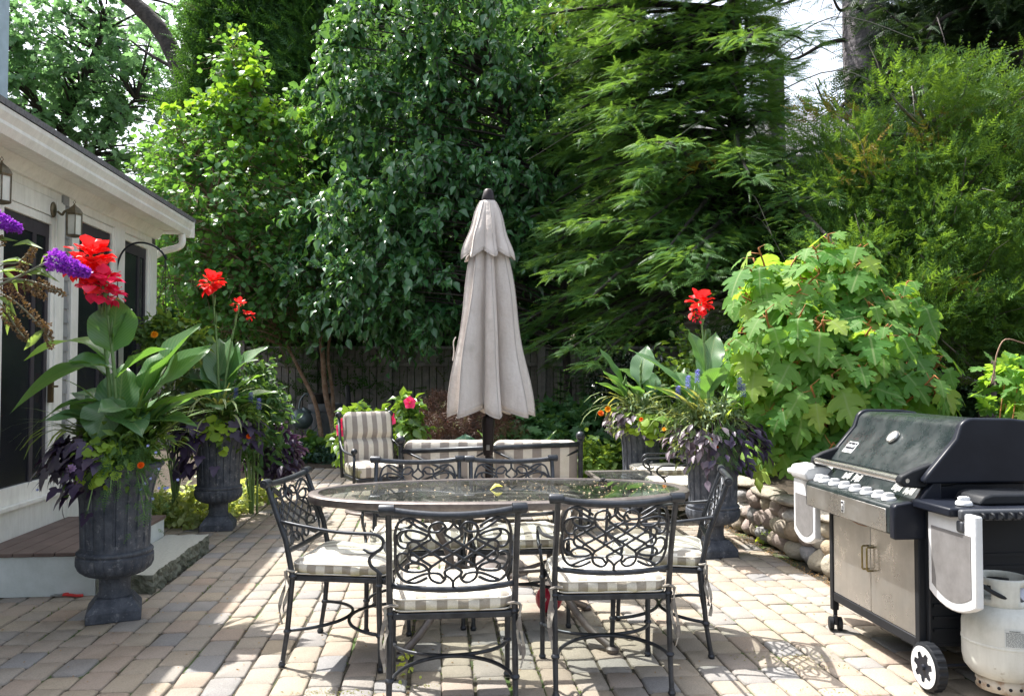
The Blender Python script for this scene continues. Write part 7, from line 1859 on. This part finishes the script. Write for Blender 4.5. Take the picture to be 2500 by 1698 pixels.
shrub('green_underplanting', 'mixed low green leafy plants along the fence right of the umbrella', 'plant', [pxell(1350, 1060, 10.6, 90, 50, .6, 110), pxell(1460, 1050, 10.8, 70, 60, .6, 80), pxell(1260, 1060, 10.3, 50, 36, .4, 50)], LOBE5, 0, .15, PER, CSTEM, (sx(1380, 10.7), 10.7, 0), K=3, M=4, twigL=.22)
HOL = leafmat('holly leaf', (.02, .05, .028), (.05, .09, .06), .1, .2, spec=1.)
shrub('holly_shrub', 'dark glossy small-leaved holly before the fence, right of the grey trunk', 'shrub', [pxell(1500, 930, 12.5, 60, 80, .6, 110), pxell(1580, 940, 12.6, 60, 80, .6, 90), pxell(1500, 1020, 12.3, 60, 50, .5, 50)], T_leaf(.55), 0, .085, HOL, BARKD, (sx(1540, 12.5), 12.5, 0), K=3, M=6, twigL=.2)
shrub('mint_groundcover', 'light green rounded ground cover right of the sofa', 'plant', [pxell(1445, 1125, 9.2, 36, 40, .3, 70)], T_leaf(.85), 0, .065, leafmat('mint', (.09, .19, .04), (.18, .30, .07), .4, .45), CSTEM, (sx(1445, 9.2), 9.2, 0), K=3, M=5, twigL=.12)
shrub('green_underplanting', 'small bright green plant among the boulders left of the rear right urn', 'plant', [pxell(1505, 1118, 9.4, 22, 24, .2, 26)], LOBE5, 0, .08, GRN1, CSTEM, (sx(1505, 9.4), 9.4, 0), K=3, M=4, twigL=.1)
# ivy and foliage behind the right urns, filling to the wall
shrub('shade_foliage', 'shaded green foliage between the rear right urn and the hydrangea', 'plant', [pxell(1700, 930, 8.9, 90, 90, .6, 90), pxell(1640, 1060, 9.2, 90, 60, .5, 60), pxell(1790, 1090, 8.2, 60, 70, .4, 50)], T_leaf(.5), 0, .11, GRN1, CSTEM, (sx(1700, 9.), 9., 0), K=3, M=5, twigL=.22)
# little plants in paving
shrub('wall_weed', 'small bright weed growing at the foot of the stone wall', 'weed', [(gnd(1870, 1325).x, gnd(1870, 1325).y, .09, .05, .05, .06, 9)], LOBE5, 0, .06, leafmat('weed', (.16, .28, .04), (.3, .42, .1), .4, .5), droop=.1, K=2, M=3, twigL=.05)
shrub('paver_weed', 'tiny yellow-green seedling between pavers by the left front chair leg', 'weed', [(gnd(983, 1650).x, gnd(983, 1650).y, .03, .012, .012, .02, 4)], T_leaf(.7), 0, .03, leafmat('seedling', (.4, .5, .08), (.5, .6, .15), .4, .5), droop=.05, K=2, M=3, twigL=.02)
# grass and moss tufts in the paver joints
P = []; A = []; S = []
for i in range(9000):
    k = rnd.randrange(-19, 22); t = k * RW + .03 + rnd.gauss(0, .003); s = rnd.uniform(2.9, 8.5)
    v_ = math.sin(t * 2.3 + 1) + math.sin(s * 1.9 + t * 1.3) + math.sin(s * 5.1 + k * 2.) * .8 + rnd.gauss(0, .35) + (.75 if t < -.9 else 0)
    if v_ < 1.5: continue
    if t < -1.75 and 5.2 < s < 6.65: continue
    P.append(ts(t, s, -.012)); A.append((rnd.gauss(0, .7), rnd.gauss(0, .7), .7)); S.append(rnd.uniform(.010, .024))
scat_obj('joint_weeds', T_leaf(.3, .1, .2), np.array(P), np.array(A), NR.normal(0, 1, (len(P), 3)), np.array(S), leafmat('joint moss', (.07, .12, .02), (.15, .21, .05), .3, .6), label='moss and tiny grass growing in the paver joints', kind='stuff')
P = []; A = []; S = []
for cx, cy, n, sp in ((1930, 1605, 110, .09), (1990, 1630, 40, .05), (2030, 1690, 60, .10), (800, 1690, 120, .05), (1030, 1675, 40, .03)):
    c = gnd(cx, cy)
    for i in range(n): P.append(c + Vector((rnd.gauss(0, sp * 1.6), rnd.gauss(0, sp * .4), .0))); A.append((rnd.gauss(0, 1), rnd.gauss(0, 1), .5)); S.append(rnd.uniform(.008, .016))
scat_obj('paver_grass', T_leaf(.3, .1, .2), np.array(P), np.array(A), NR.normal(0, 1, (len(P), 3)), np.array(S), leafmat('dry joint grass', (.16, .20, .06), (.30, .32, .14), .3, .6), label='sparse dry grass tufts on the pavers', kind='stuff')
# fallen leaf crumbs along the wall foot and under the plants
P = []
for i in range(900):
    s = rnd.uniform(4.3, 7.3); P.append(ts(2.62 + rnd.gauss(0, .035) - abs(rnd.gauss(0, .02)), s, .006))
for i in range(1100): P.append(ts(rnd.uniform(-2.7, 2.5), rnd.uniform(2.6, 9), .004))
P = np.array([tuple(p) for p in P]); scat_obj('leaf_litter', T_leaf(.5, .2, .2), P, NR.normal(0, 1, P.shape) * np.array([1, 1, .1]), np.tile([[0, 0, 1.]], (len(P), 1)) + NR.normal(0, .3, P.shape), NR.uniform(.006, .016, len(P)), leafmat('litter', (.22, .12, .05), (.36, .24, .10), .1, .8), label='brown leaf crumbs along the foot of the wall', kind='stuff')
